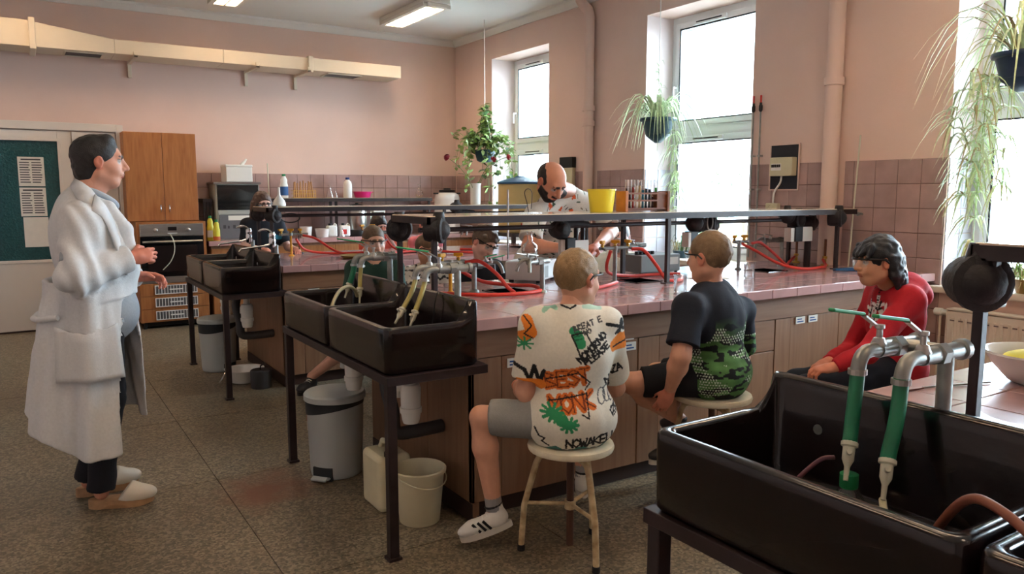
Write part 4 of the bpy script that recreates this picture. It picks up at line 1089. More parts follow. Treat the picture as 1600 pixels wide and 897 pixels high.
for (z0, z1) in ((0.365, 0.500), (0.222, 0.361), (0.075, 0.218)):
    d = W(MB().box(1.063, 1.772, 9.236, 9.25, z0, z1), 'drawer', 'oak', ov, bevel=0.002)
    gz = (z0 + z1) / 2
    fr = MB().box(1.21, 1.65, 9.229, 9.236, gz - 0.05, gz - 0.042).box(1.21, 1.65, 9.229, 9.236, gz + 0.042, gz + 0.05).box(1.21, 1.218, 9.229, 9.236, gz - 0.042, gz + 0.042).box(1.642, 1.65, 9.229, 9.236, gz - 0.042, gz + 0.042)
    fr.build('vent_frame', 'white_plastic', d)
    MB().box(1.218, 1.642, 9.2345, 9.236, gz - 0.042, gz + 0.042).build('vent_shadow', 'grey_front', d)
    for k in range(13): MB().box(1.245 + k * 0.031, 1.251 + k * 0.031, 9.230, 9.2345, gz - 0.042, gz + 0.042).build('vent_bar', 'white_plastic', d)
    MB().box(1.36, 1.50, 9.226, 9.2345, gz - 0.006, gz + 0.006).build('vent_grip', 'white_plastic', d)

# grey appliance cabinet with a white box on top
gc = thing('equipment_cabinet', 'grey equipment cabinet with black upper front on the wall counter', 'cabinet', (2.18, 9.42, 0.951))
W(MB().box(1.93, 2.43, 9.42, 9.77, 0.952, 1.60), 'housing', 'grey_panel', gc, bevel=0.004)
W(MB().box(1.91, 2.45, 9.40, 9.78, 1.60, 1.625), 'top_board', 'grey_top', gc, bevel=0.004)
W(MB().box(1.95, 2.42, 9.41, 9.42, 1.30, 1.59), 'upper_front', 'oven_black', gc, bevel=0.003)
W(MB().box(1.95, 2.42, 9.408, 9.42, 1.25, 1.295), 'divider_strip', 'grey_panel', gc, bevel=0.003)
lf = W(MB().box(1.96, 2.42, 9.405, 9.42, 0.965, 1.245), 'lower_front', 'grey_front', gc, bevel=0.003)
MB().box(2.06, 2.30, 9.403, 9.405, 1.18, 1.235).build('name_plate', 'card_white', lf)
for i, (x, w_) in enumerate(((2.00, 0.03), (2.05, 0.02), (2.11, 0.03), (2.17, 0.025), (2.22, 0.03))): MB().box(x, x + w_, 9.403, 9.405, 1.085, 1.125 - 0.008 * (i % 2)).build('panel_mark', 'ink', lf)
wbx = thing('foam_box', 'white foam box standing on the grey cabinet', 'box', (2.2, 9.5, 1.626))
W(MB().box(2.06, 2.36, 9.42, 9.70, 1.626, 1.80), 'box_body', 'white_plastic', wbx, bevel=0.008)
W(MB().box(2.055, 2.365, 9.415, 9.705, 1.80, 1.828), 'box_lid', 'white_plastic', wbx, bevel=0.008)
W(MB().tube([(2.27, 9.56, 1.828), (2.31, 9.56, 1.87), (2.33, 9.56, 1.90)], [0.022, 0.016, 0.012], 8), 'box_spout', 'white_plastic', wbx, smooth=50)

# wall shelf rack above the counter
sh_ = thing('wall_shelf', 'dark steel shelf rack along the back wall above the counter', 'shelf', (3.7, 9.65, 1.2))
W(MB().box(2.47, 4.74, 9.46, 9.47, 1.39, 1.432).box(2.47, 4.74, 9.47, 9.78, 1.41, 1.42).box(1.80, 1.905, 9.46, 9.78, 1.39, 1.432), 'shelf_frame', 'steel_dark', sh_)
W(MB().box(2.475, 4.735, 9.472, 9.778, 1.42, 1.436), 'shelf_board', 'shelf_top', sh_)
for x in (1.82, 1.855, 1.89, 2.49, 3.33, 3.40, 4.71): W(MB().box(x - 0.014, x + 0.014, 9.48, 9.505, 0.952, 1.41), 'post', 'steel_dark', sh_)

def bottle(x, y, z, prof, mat, capm, label, cat='bottle', band=None, grp=None, n=18, sq=1.0, capp=None):
    t = thing('bottle', label, cat, (x, y, z), 0, grp)
    m = MB().lathe(prof, (0, 0, 0), n)
    if sq != 1.0: m.v = [(a, b * sq, c) for a, b, c in m.v]
    m.build('bottle_body', mat, t, smooth=50)
    r, h = prof[-1]
    MB().lathe(capp or [(r + 0.004, h - 0.004), (r + 0.005, h + 0.02), (r, h + 0.024), (0, h + 0.024)], (0, 0, 0), n, caps=False).build('cap', capm, t, smooth=45)
    if band:
        b = MB().lathe([(prof[2][0] + 0.0008, band[0]), (prof[2][0] + 0.0008, band[1])], (0, 0, 0), n, caps=False)
        if sq != 1.0: b.v = [(a, q * sq - 0.0005, c) for a, q, c in b.v]
        b.build('label_band', band[2], t)
    return t
SZ = 1.437
CIF = [(0.036, 0), (0.040, 0.006), (0.040, 0.15), (0.030, 0.19), (0.032, 0.22), (0.018, 0.255), (0.014, 0.262)]
bottle(2.78, 9.60, SZ, [(0.045, 0), (0.05, 0.006), (0.05, 0.15), (0.040, 0.19), (0.042, 0.22), (0.022, 0.265), (0.018, 0.27)], 'white_plastic', 'bottle_green', 'white cleaner bottle with green cap and blue print on the wall shelf', band=(0.03, 0.14, 'blue_print'), grp='cleaning bottles', sq=0.6)
bottle(1.845, 9.36, 0.952, CIF, 'bottle_yellow', 'bottle_green', 'pale yellow cleaner bottle with green cap beside the grey cabinet', band=(0.04, 0.12, 'card_white'), grp='cleaning bottles', sq=0.65)
bottle(1.90, 9.30, 0.952, [(0.036, 0), (0.040, 0.006), (0.040, 0.12), (0.030, 0.16), (0.032, 0.19), (0.018, 0.215), (0.014, 0.22)], 'bottle_yellow', 'bottle_green', 'yellow cleaner bottle with orange base beside the grey cabinet', band=(0.005, 0.05, 'bottle_orange'), grp='cleaning bottles', sq=0.65)
bottle(3.60, 9.60, SZ, [(0.052, 0), (0.056, 0.006), (0.056, 0.17), (0.045, 0.205), (0.024, 0.225), (0.022, 0.235)], 'white_plastic', 'bottle_blue', 'white plastic milk bottle with dark blue cap on the wall shelf', grp='bottles on the back wall', n=4 * 4)
pb = thing('pink_bowl', 'bright pink plastic bowl on the wall shelf', 'bowl', (3.80, 9.60, SZ))
W(MB().lathe([(0.0, 0.004), (0.085, 0.0), (0.10, 0.01), (0.115, 0.07), (0.122, 0.072), (0.122, 0.078), (0.11, 0.076), (0.095, 0.014), (0.0, 0.01)], (3.80, 9.60, SZ), 28, caps=False), 'bowl_body', 'pink_bowl', pb, smooth=45)
W(MB().box(3.905, 3.945, 9.58, 9.62, SZ + 0.068, SZ + 0.076), 'bowl_lug', 'pink_bowl', pb, bevel=0.002)
rk = thing('stick_rack', 'wire rack with brown wooden sticks on the wall shelf', 'rack', (3.02, 9.60, SZ))
m = MB()
for z in (0.004, 0.05, 0.09): m.tube([(2.88, 9.55, SZ + z), (3.16, 9.55, SZ + z), (3.16, 9.65, SZ + z), (2.88, 9.65, SZ + z)], 0.003, 6, closed=True)
for k in range(9): m.cyl((2.88 + 0.035 * k, 9.55, SZ), (2.88 + 0.035 * k, 9.55, SZ + 0.09), 0.0025, n=6)
W(m, 'wire_frame', 'brass', rk)
for k in range(11):
    x = 2.90 + 0.024 * k
    MB().cyl((x, 9.60, SZ + 0.004), (x + random.uniform(-0.02, 0.02), 9.60, SZ + random.uniform(0.17, 0.22)), 0.009, n=8).build('wooden_holder', 'wood_stick', loc=(x, 9.60, SZ + 0.004), label='brown wooden test tube holder upright in the wire rack', cat='holder', group='wooden holders in the wire rack')
def flask(x, y, z, s, label, liquid=None, kind='conical'):
    t = thing('glass_flask', label, 'flask', (x, y, z), 0, 'laboratory glassware')
    pr = [(0.03, 0.001), (0.042, 0.006), (0.041, 0.015), (0.014, 0.09), (0.013, 0.125), (0.016, 0.13)] if kind == 'conical' else [(0.015, 0.001), (0.036, 0.014), (0.043, 0.04), (0.036, 0.068), (0.014, 0.085), (0.013, 0.13), (0.016, 0.134)]
    MB().lathe([(r * s, h * s) for r, h in pr], n=20, caps=False).build('flask_wall', 'glass_clear', t, smooth=60)
    MB().tube([(pr[-1][0] * s * math.cos(a), pr[-1][0] * s * math.sin(a), pr[-1][1] * s) for a in [2 * PI * k / 16 for k in range(16)]], 0.0018 * s, 6, closed=True).build('flask_lip', 'glass_clear', t, smooth=60)
    if liquid: MB().lathe([(0.0, 0.004 * s), (0.028 * s, 0.004 * s), (0.038 * s, 0.008 * s), (0.034 * s, 0.03 * s), (0.0, 0.03 * s)], n=20, caps=False).build('contents', liquid, t, smooth=50)
    return t
def beaker(x, y, z, r, h, label, liquid=None):
    t = thing('beaker', label, 'beaker', (x, y, z), 0, 'laboratory glassware')
    MB().lathe([(0.0, 0.002), (r - 0.004, 0.001), (r, 0.006), (r, h), (r + 0.003, h + 0.003), (r - 0.0015, h), (r - 0.0015, 0.007), (0, 0.004)], n=24, caps=False).build('beaker_wall', 'glass_clear', t, smooth=60)
    MB().tube([((r + 0.001) * math.cos(a), (r + 0.001) * math.sin(a), h + 0.002) for a in [2 * PI * k / 20 for k in range(20)]], 0.0018, 6, closed=True).build('beaker_rim', 'glass_clear', t, smooth=60)
    if liquid: MB().lathe([(0, 0.005), (r - 0.003, 0.007), (r - 0.003, h * 0.4), (0, h * 0.4)], n=24, caps=False).build('contents', liquid, t, smooth=50)
    return t
flask(3.36, 9.60, SZ, 1.2, 'clear conical flask on the wall shelf beside the wooden sticks')
flask(3.44, 9.62, SZ, 0.8, 'small clear flask on the wall shelf beside the white milk bottle')
flask(4.62, 9.60, SZ, 1.3, 'clear round flask on the wall shelf toward the corner', kind='round')
fw_ = thing('wash_flask', 'white plastic wash bottle with long neck on the rack of the far bench', 'bottle', (1.86, 6.58, 1.386))
W(MB().lathe([(0.03, 0), (0.052, 0.004), (0.054, 0.02), (0.045, 0.05), (0.018, 0.085), (0.012, 0.10), (0.010, 0.15), (0.008, 0.16), (0.0, 0.16)], (1.86, 6.58, 1.386), 20, caps=False), 'bottle_body', 'ceramic_white', fw_, smooth=60)

# things on the wall counter
CZ = 0.952
for (x, y, r, h, lb) in ((2.98, 9.42, 0.075, 0.13, 'white plastic tub on the wall counter'), (3.18, 9.40, 0.09, 0.10, 'white round dish on the wall counter by the jugs')):
    t = thing('tub', lb, 'tub', (x, y, CZ), 0, 'white tubs on the wall counter')
    MB().lathe([(0.0, 0.0), (r * 0.8, 0.0), (r * 0.84, 0.004), (r, h), (r + 0.004, h + 0.003), (r - 0.004, h), (r * 0.8, 0.008), (0, 0.006)], n=24, caps=False).build('tub_body', 'ceramic_white', t, smooth=45)
def jug(x, y, label, red):
    t = thing('plastic_jug', label, 'jug', (x, y, CZ), 0, 'white jugs on the wall counter')
    MB().prism(rrect(0, 0, 0.062, 0.05, 0.02, 3, 0), 0.0, 0.14).build('jug_body', 'white_plastic', t, bevel=0.02, segs=3, smooth=40)
    MB().tube([(0.02, 0, 0.135), (0.045, 0, 0.165), (0.06, 0, 0.15), (0.062, 0, 0.10)], 0.009, 8).build('jug_handle', 'white_plastic', t, smooth=50)
    MB().lathe([(0.02, 0.135), (0.02, 0.165), (0.0, 0.166)], (-0.02, 0, 0), 14, caps=False).build('cap', 'black', t)
    MB().box(-0.05, 0.01, -0.0515, -0.05, 0.03, 0.09).build('label_band', 'label_red' if red else 'card_white', t)
jug(3.30, 9.40, 'white plastic jug with black cap on the wall counter', False)
jug(3.47, 9.40, 'white plastic jug with red label on the wall counter', True)
ur = thing('water_urn', 'steel water urn with black base on the wall counter', 'urn', (3.66, 9.45, CZ))
W(MB().lathe([(0.0, 0), (0.13, 0), (0.135, 0.01), (0.13, 0.07), (0.12, 0.08)], (3.66, 9.45, CZ), 26), 'urn_base', 'black', ur, smooth=45)
W(MB().lathe([(0.12, 0.08), (0.125, 0.09), (0.125, 0.34), (0.115, 0.37)], (3.66, 9.45, CZ), 26), 'urn_body', 'steel', ur, smooth=45)
W(MB().lathe([(0.118, 0.368), (0.12, 0.38), (0.06, 0.40), (0.02, 0.405), (0.02, 0.42), (0.0, 0.422)], (3.66, 9.45, CZ), 26, caps=False), 'urn_lid', 'black', ur, smooth=45)
jr = thing('glass_jar', 'square clear jar on the wall counter beside the urn', 'jar', (3.905, 9.36, CZ))
W(MB().prism(rrect(3.905, 9.36, 0.075, 0.06, 0.012, 3, 0), CZ, CZ + 0.30), 'jar_wall', 'plastic_clear', jr)
W(MB().prism(rrect(3.905, 9.36, 0.068, 0.053, 0.012, 3, 0), CZ + 0.004, CZ + 0.12), 'contents', 'ceramic_white', jr)
W(MB().prism(rrect(3.905, 9.36, 0.08, 0.065, 0.012, 3, 0), CZ + 0.30, CZ + 0.32), 'jar_lid', 'ceramic_white', jr, bevel=0.003)
cb = thing('white_canister', 'large white plastic canister with black lid near the room corner', 'canister', (4.97, 9.46, CZ))
W(MB().lathe([(0.0, 0), (0.16, 0), (0.172, 0.01), (0.175, 0.05), (0.175, 0.46), (0.16, 0.52), (0.11, 0.55), (0.10, 0.555)], (4.97, 9.46, CZ), 32), 'canister_body', 'white_glossy', cb, smooth=50)
W(MB().lathe([(0.105, 0.55), (0.11, 0.555), (0.11, 0.585), (0.05, 0.59), (0.048, 0.61), (0.0, 0.612)], (4.97, 9.46, CZ), 28, caps=False), 'canister_lid', 'black', cb, smooth=45)
W(MB().box(4.77, 4.83, 9.44, 9.48, CZ + 0.53, CZ + 0.55).box(5.11, 5.17, 9.44, 9.48, CZ + 0.53, CZ + 0.55), 'canister_lug', 'black', cb, bevel=0.004)

# cream barrel with blue lid and tap, on the far bench by the window pier
br_ = thing('water_barrel', 'cream plastic barrel with blue lid beside the window', 'barrel', (4.86, 7.46, 0))
W(MB().lathe([(0.0, 0.10), (0.235, 0.10), (0.245, 0.11), (0.25, 0.14), (0.25, 0.64), (0.245, 0.655)], (4.86, 7.46, BT), 36), 'barrel_body', 'cream_barrel', br_, smooth=50)
W(MB().lathe([(0.255, 0.648), (0.262, 0.65), (0.262, 0.668), (0.24, 0.68), (0.10, 0.72), (0.06, 0.725), (0.045, 0.74), (0.0, 0.742)], (4.86, 7.46, BT), 36, caps=False), 'barrel_lid', 'blue_lid', br_, smooth=45)
W(MB().tube([(4.76, 7.225, BT + 0.18), (4.75, 7.17, BT + 0.18), (4.75, 7.165, BT + 0.13)], 0.012, 10).box(4.73, 4.79, 7.215, 7.24, BT + 0.15, BT + 0.21), 'barrel_tap', 'label_red', br_, smooth=50)
W(MB().box(4.60, 5.12, 7.21, 7.71, BT + 0.06, BT + 0.10), 'stand_top', 'pipe_grey', br_, bevel=0.004)
for (a, b) in ((4.62, 7.23), (5.06, 7.23), (4.62, 7.65), (5.06, 7.65)): W(MB().box(a, a + 0.04, b, b + 0.04, 0.0, BT + 0.06), 'stand_leg', 'pipe_grey', br_, bevel=0.003)

# white vase with roses
vs_ = thing('vase', 'tall white cylinder vase standing on the far rack', 'vase', (3.78, 6.60, 1.386))
vx, vy, vz = 3.78, 6.60, 1.386
W(MB().lathe([(0.0, 0.002), (0.048, 0.0), (0.05, 0.005), (0.052, 0.185), (0.058, 0.20), (0.060, 0.207), (0.055, 0.207), (0.048, 0.19), (0.046, 0.012), (0.0, 0.01)], (vx, vy, vz), 28, caps=False), 'vase_body', 'ceramic_white', vs_, smooth=50)
def leaf_shape(m, p, d, n, L, w):
    p, d = Vector(p), Vector(d).normalized(); n = Vector(n); s_ = d.cross(n).normalized(); n = s_.cross(d)
    q = [p, p + d * L * 0.35 + s_ * w + n * L * 0.05, p + d * L * 0.75 + s_ * w * 0.7 + n * L * 0.03, p + d * L - n * L * 0.06, p + d * L * 0.75 - s_ * w * 0.7 + n * L * 0.03, p + d * L * 0.35 - s_ * w + n * L * 0.05, p + d * L * 0.5 - n * L * 0.02]
    m.add(q, [(0, 1, 6), (1, 2, 6), (2, 3, 6), (3, 4, 6), (4, 5, 6), (5, 0, 6)])
def rose(top, mid, label):
    t = thing('rose', label, 'rose', (vx, vy, vz + 0.02), 0, 'red roses in the white vase')
    c = Vector((vx, vy, vz + 0.02))
    st = bez(c, c + Vector((0, 0, 0.16)), Vector(mid), Vector(top), 14)
    W(MB().tube(st, 0.0032, 6), 'stem', 'stem_green', t, smooth=50)
    d = (st[-1] - st[-2]).normalized()
    m = MB(); a0 = d.orthogonal().normalized(); b0 = d.cross(a0)
    for ring, (r, h, n_) in enumerate(((0.010, 0.040, 3), (0.018, 0.038, 4), (0.026, 0.032, 5), (0.031, 0.024, 6))):
        for k in range(n_):
            t0 = 2 * PI * (k + 0.3 * ring) / n_; w_ = 2 * PI / n_ * 0.75
            for (ta, tb) in ((t0, t0 + w_),):
                vs = []
                for i in range(4):
                    t_ = ta + (tb - ta) * i / 3; u_ = a0 * math.cos(t_) + b0 * math.sin(t_)
                    vs += [st[-1] + u_ * r * 0.45, st[-1] + u_ * r * 1.05 + d * h * 0.55, st[-1] + u_ * r * 0.95 + d * h]
                m.add(vs, [(3 * i + j, 3 * i + 3 + j, 3 * i + 4 + j, 3 * i + 1 + j) for i in range(3) for j in range(2)])
    m.ball(st[-1] + d * 0.018, (0.02, 0.02, 0.02), 10, 8)
    W(m, 'petals', 'rose_red', t, smooth=60, fixn=False)
    for k in (6, 8, 10):
        p = st[k]; sd = Vector((random.uniform(-1, 1), random.uniform(-1, 1), random.uniform(-0.5, 0.5)))
        lm = MB(); leaf_shape(lm, p, sd, (0, 0, 1), 0.085, 0.028); W(lm, 'leaf', 'leaf_dark', t, smooth=60, fixn=False)
rose(at_pt(700, 247, 6.45), at_pt(725, 262, 6.5), 'red rose on a long stem leaning out of the vase toward the shelf')
rose(at_pt(792, 246, 6.55), at_pt(765, 250, 6.58), 'largest red rose, upright on the window side of the vase')
rose(at_pt(770, 250, 6.75), at_pt(757, 262, 6.7), 'small half-hidden red rose amid the ivy leaves')

# ------------------------------------------------------------------ hanging plants
def blade(m, pts, w):
    """arching strap leaf"""
    P = [Vector(p) for p in pts]; n = len(P); vs = []
    for i, p in enumerate(P):
        d = (P[min(i + 1, n - 1)] - P[max(i - 1, 0)]).normalized()
        s_ = d.cross(Vector((0, 0, 1))); s_ = s_.normalized() if s_.length > 1e-3 else Vector((1, 0, 0))
        k = (1 - (i / (n - 1)) ** 2 * 0.9) * w * (0.6 + 0.4 * min(1, i))
        nn = s_.cross(d)
        vs += [p - s_ * k, p + nn * k * -0.35, p + s_ * k]
    m.add(vs, [(3 * i + j, 3 * i + 1 + j, 3 * i + 4 + j, 3 * i + 3 + j) for i in range(n - 1) for j in range(2)])
def arch(p, ang, out, up, drop, n=8):
    o = []
    for i in range(n):
        t = i / (n - 1); r = out * t; z = up * 4 * t * (1 - t) * 0.8 + up * t * 0.2 - drop * t ** 2.2
        o.append((p[0] + math.cos(ang) * r, p[1] + math.sin(ang) * r, p[2] + z))
    return o
def spider_plant(c, label, potmat, rng, leaves, drop_n, runner, scale=1.0, dry=False, cordtop=ZC):
    t = thing('hanging_plant', label, 'plant', c, 0, 'hanging plants by the windows')
    x, y, z = c
    W(MB().lathe([(0.0, 0.0), (0.02, 0.0), (0.05, 0.022), (0.085, 0.05), (0.115, 0.15), (0.13, 0.155), (0.134, 0.165), (0.13, 0.175), (0.118, 0.172), (0.09, 0.06), (0.0, 0.05)], (x, y, z), 28, caps=False).scaled(c, 1.3), 'pot', potmat, t, smooth=45)
    W(MB().lathe([(0.0, 0.195), (0.15, 0.195)], (x, y, z), 20, caps=False), 'soil', 'plinth', t)
    top = (x, y, z + 0.55)
    cd = MB()
    for k in range(3):
        a = 2 * PI * k / 3 + 0.4; cd.tube([(x + 0.165 * math.cos(a), y + 0.165 * math.sin(a), z + 0.22), top], 0.0022, 5)
    cd.tube([top, (x, y, cordtop)], 0.004, 6)
    W(cd, 'cord', 'cord_white', t)
    for k in range(leaves):
        m = MB(); a = rng.uniform(0, 2 * PI); L = rng.uniform(0.18, 0.42) * scale
        blade(m, arch((x + 0.04 * math.cos(a), y + 0.04 * math.sin(a), z + 0.20), a, L, rng.uniform(0.10, 0.30) * scale, rng.uniform(0.0, 0.30) * scale), rng.uniform(0.007, 0.012) * (0.4 + 0.6 * scale))
        W(m, 'leaf', 'leaf_dry' if dry and rng.random() < 0.3 else 'leaf_spider', t, smooth=60, fixn=False)
    for (dx, dy, dz, n_) in runner:
        s_ = bez((x + 0.09 * nz(dx), y + 0.09 * nz(dy), z + 0.21), (x + dx * 0.8, y + dy * 0.8, z + 0.30), (x + dx, y + dy, z + dz * 0.3), (x + dx, y + dy, z + dz), 12)
        W(MB().tube(s_, 0.0022, 5), 'runner', 'leaf_light', t)
        for q in (5, 7, 9, 10, 11, 12):
            p = s_[q]
            for k in range(n_):
                m = MB(); a = rng.uniform(0, 2 * PI); L = rng.uniform(0.07, 0.16) * scale
                blade(m, arch(p, a, L, rng.uniform(0.0, 0.06), rng.uniform(0.04, 0.18) * scale, 6), rng.uniform(0.005, 0.009) * (0.4 + 0.6 * scale))
                W(m, 'leaf', 'leaf_dry' if dry and rng.random() < 0.25 else 'leaf_spider', t, smooth=60, fixn=False)
    return t
def nz(v): return 1.0 if v > 0 else -1.0
rg = random.Random(11)
pl2 = spider_plant((5.10, 5.46, 1.965), 'spider plant in a dark teal pot hanging before the middle window', 'pot_teal', rg, 84, 0, ((0.06, -0.20, -0.45, 11), (0.08, -0.14, -0.62, 10)), 1.08)
m_ = MB()
for k in range(26):
    a = rg.uniform(0, 6.28); zq = 2.18 + 0.02 * k; m_ = MB(); blade(m_, arch((5.10, 5.46, zq), a, rg.uniform(0.04, 0.11), rg.uniform(0.01, 0.06), rg.uniform(0.0, 0.05), 6), 0.006); W(m_, 'leaf', 'leaf_spider', pl2, smooth=60, fixn=False)
spider_plant((5.10, 2.34, 2.10), 'large trailing spider plant in a navy pot hanging before the near window', 'pot_navy', rg, 60, 0, ((-0.02, 0.20, -0.42, 12), (-0.03, 0.27, -0.62, 12), (0.05, 0.24, -0.92, 12), (0.06, 0.10, -0.55, 8), (-0.16, 0.30, -0.25, 5)), 1.5, True)
# leafy hanging plant in the corner
def ivy(c, label, rng):
    t = thing('hanging_plant', label, 'plant', c, 0, 'hanging plants by the windows')
    x, y, z = c
    W(MB().lathe([(0.0, 0.0), (0.07, 0.0), (0.10, 0.02), (0.13, 0.13), (0.135, 0.15), (0.12, 0.145), (0.0, 0.12)], (x, y, z), 24, caps=False), 'pot', 'pot_dark', t, smooth=45)
    cd = MB(); top = (x, y, z + 0.72)
    for k in range(4):
        a = 2 * PI * k / 4 + 0.3; cd.tube([(x + 0.13 * math.cos(a), y + 0.13 * math.sin(a), z + 0.15), top], 0.003, 5)
    cd.tube([top, (x, y, z + 1.0), (x, y, ZC)], 0.0055, 6)
    W(cd, 'cord', 'cord_white', t)
    for k in range(44):
        a = rng.uniform(0, 2 * PI); L = rng.uniform(0.14, 0.42); dr = rng.uniform(-0.50, 0.30)
        s_ = bez((x + 0.06 * math.cos(a), y + 0.06 * math.sin(a), z + 0.13), (x + L * 0.5 * math.cos(a), y + L * 0.5 * math.sin(a), z + rng.uniform(0.25, 0.62)), (x + L * math.cos(a), y + L * math.sin(a), z + rng.uniform(0.15, 0.5)), (x + L * 1.05 * math.cos(a), y + L * 1.05 * math.sin(a), z + dr), 10)
        if k % 4 == 0:
            r_ = rng.uniform(0.03, 0.12); s_ = bez((x, y, z + 0.13), (x + r_ * 1.4 * math.cos(a), y + r_ * 1.4 * math.sin(a), z + 0.3), (x + r_ * math.cos(a), y + r_ * math.sin(a), z + 0.5), (x + 0.3 * r_ * math.cos(a), y + 0.3 * r_ * math.sin(a), z + rng.uniform(0.5, 0.72)), 10)
        W(MB().tube(s_, 0.002, 5), 'vine', 'stem_green', t)
        for q in range(2, 11):
            for e in range(2):
                m = MB(); d = Vector((rng.uniform(-1, 1), rng.uniform(-1, 1), rng.uniform(-0.9, 0.4)))
                leaf_shape(m, s_[q], d, (rng.uniform(-.5, .5), rng.uniform(-.5, .5), 1), rng.uniform(0.05, 0.10), rng.uniform(0.018, 0.034))
                if len(_lv) < 290: _lv.append(W(m, 'leaf', rng.choice(('leaf_dark', 'leaf_light', 'leaf_light')), t, smooth=60, fixn=False))
                else: _rest.add(m.v, m.f)
    o = W(_rest, 'leaves', 'leaf_light', t, smooth=60, fixn=False); o['kind'] = 'stuff'
_lv = []; _rest = MB()
ivy((4.95, 8.40, 1.88), 'bushy green trailing plant hanging in the room corner by the far window', rg)
# plant on the near sill
sp = thing('potted_plant', 'low green plant with straw on the sill behind the dark socket', 'plant', (5.28, 2.15, WZ0))
W(MB().lathe([(0.0, 0), (0.09, 0), (0.12, 0.08), (0.125, 0.09), (0.11, 0.085), (0.0, 0.07)], (5.36, 2.30, WZ0), 22, caps=False), 'pot', 'terracotta_dish', sp, smooth=45)
for k in range(60):
    m = MB(); a = rg.uniform(0, 6.28); blade(m, arch((5.36 + rg.uniform(-.06, .06), 2.30 + rg.uniform(-.14, .14), WZ0 + 0.08), a, rg.uniform(0.06, 0.16), rg.uniform(0.04, 0.16), rg.uniform(0.0, 0.1), 5), 0.006); W(m, 'leaf', rg.choice(('leaf_dark', 'leaf_light', 'leaf_dry')), sp, smooth=60, fixn=False)
sq_ = thing('potted_plant', 'small dry-leaved plant on the sill behind the bench rack', 'plant', (5.40, 5.35, WZ0))
W(MB().lathe([(0.0, 0), (0.07, 0), (0.09, 0.07), (0.08, 0.068), (0.0, 0.06)], (5.44, 5.45, WZ0), 20, caps=False), 'pot', 'pot_dark', sq_, smooth=45)
for k in range(40):
    m = MB(); a = rg.uniform(0, 6.28); blade(m, arch((5.44 + rg.uniform(-.05, .05), 5.45 + rg.uniform(-.1, .1), WZ0 + 0.06), a, rg.uniform(0.05, 0.15), rg.uniform(0.05, 0.2), rg.uniform(0.0, 0.08), 5), 0.006); W(m, 'leaf', rg.choice(('leaf_dark', 'leaf_dry')), sq_, smooth=60, fixn=False)

# ------------------------------------------------------------------ on the window wall
eb = thing('electric_niche', 'dark wall niche holding a cream fuse unit with a white cable', 'fuse box', (XW, 4.165, 1.53))
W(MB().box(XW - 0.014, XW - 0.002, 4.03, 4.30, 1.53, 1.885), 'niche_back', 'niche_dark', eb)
W(MB().box(XW - 0.022, XW - 0.012, 4.02, 4.03, 1.52, 1.895).box(XW - 0.022, XW - 0.012, 4.30, 4.31, 1.52, 1.895).box(XW - 0.022, XW - 0.012, 4.03, 4.30, 1.885, 1.895).box(XW - 0.022, XW - 0.012, 4.03, 4.30, 1.52, 1.53), 'niche_edge', 'wall_paint', eb)
fu = W(MB().box(XW - 0.075, XW - 0.014, 4.045, 4.265, 1.635, 1.785), 'fuse_unit', 'meter_cream', eb, bevel=0.006)
MB().box(XW - 0.079, XW - 0.075, 4.15, 4.245, 1.68, 1.735).build('fuse_window', 'white_plastic', fu)
for k in range(5): MB().box(XW - 0.086, XW - 0.079, 4.155 + k * 0.018, 4.166 + k * 0.018, 1.705, 1.728).build('fuse_switch', 'black', fu)
W(MB().tube(spline([(XW - 0.04, 4.17, 1.636), (XW - 0.04, 4.18, 1.58), (XW - 0.03, 4.24, 1.51), (XW - 0.03, 4.25, 1.45), (XW - 0.03, 4.25, 1.41)], 5), 0.008, 8), 'cable', 'white_plastic', eb, smooth=50)
so_ = thing('power_socket', 'cream surface socket on the tiles under the fuse niche', 'socket', (XW - 0.01, 4.25, 1.36))
W(MB().box(XW - 0.055, XW - 0.009, 4.19, 4.31, 1.345, 1.415), 'socket_body', 'meter_cream', so_, bevel=0.008)
W(MB().lathe([(0.028, 0.0), (0.028, 0.006), (0.022, 0.008), (0.02, 0.002), (0.0, 0.002)], (XW - 0.055, 4.25, 1.38), 18, axis=(-1, 0, 0), caps=False), 'socket_face', 'meter_cream', so_, smooth=45)
kb = thing('control_cabinet', 'small wall unit with black upper half behind the bearded man', 'wall unit', (XW, 7.1, 1.6))
W(MB().box(XW - 0.06, XW - 0.009, 6.98, 7.22, 1.52, 1.78), 'lower_box', 'meter_cream', kb, bevel=0.004)
W(MB().box(XW - 0.06, XW - 0.002, 6.98, 7.22, 1.78, 1.90), 'upper_box', 'black', kb, bevel=0.004)
for (y, zt, lb) in ((4.485, 2.30, 'slim steel gas pipe with red-tipped valve beside the middle window'), (4.41, 2.30, 'second slim steel gas pipe with red-tipped valve nearer the fuse niche')):
    t = thing('gas_pipe', lb, 'pipe', (XW - 0.03, y, BT), 0, 'slim steel pipes on the window wall')
    W(MB().cyl((XW - 0.035, y, BT + 0.002), (XW - 0.035, y, zt - 0.12), 0.007, n=10), 'pipe_run', 'zinc', t, smooth=50)
    W(MB().lathe([(0.008, 0), (0.016, 0.012), (0.016, 0.05), (0.011, 0.06), (0.011, 0.075)], (XW - 0.035, y, zt - 0.13), 12), 'valve_body', 'iron_cast', t, smooth=45)
    W(MB().cyl((XW - 0.035, y, zt - 0.055), (XW - 0.035, y, zt + 0.005), 0.008, n=10), 'valve_tip', 'label_red', t, smooth=50)
    for z in (1.80, 1.52): W(MB().box(XW - 0.045, XW - 0.002, y - 0.014, y + 0.014, z, z + 0.016), 'pipe_clip', 'steel', t, bevel=0.002)
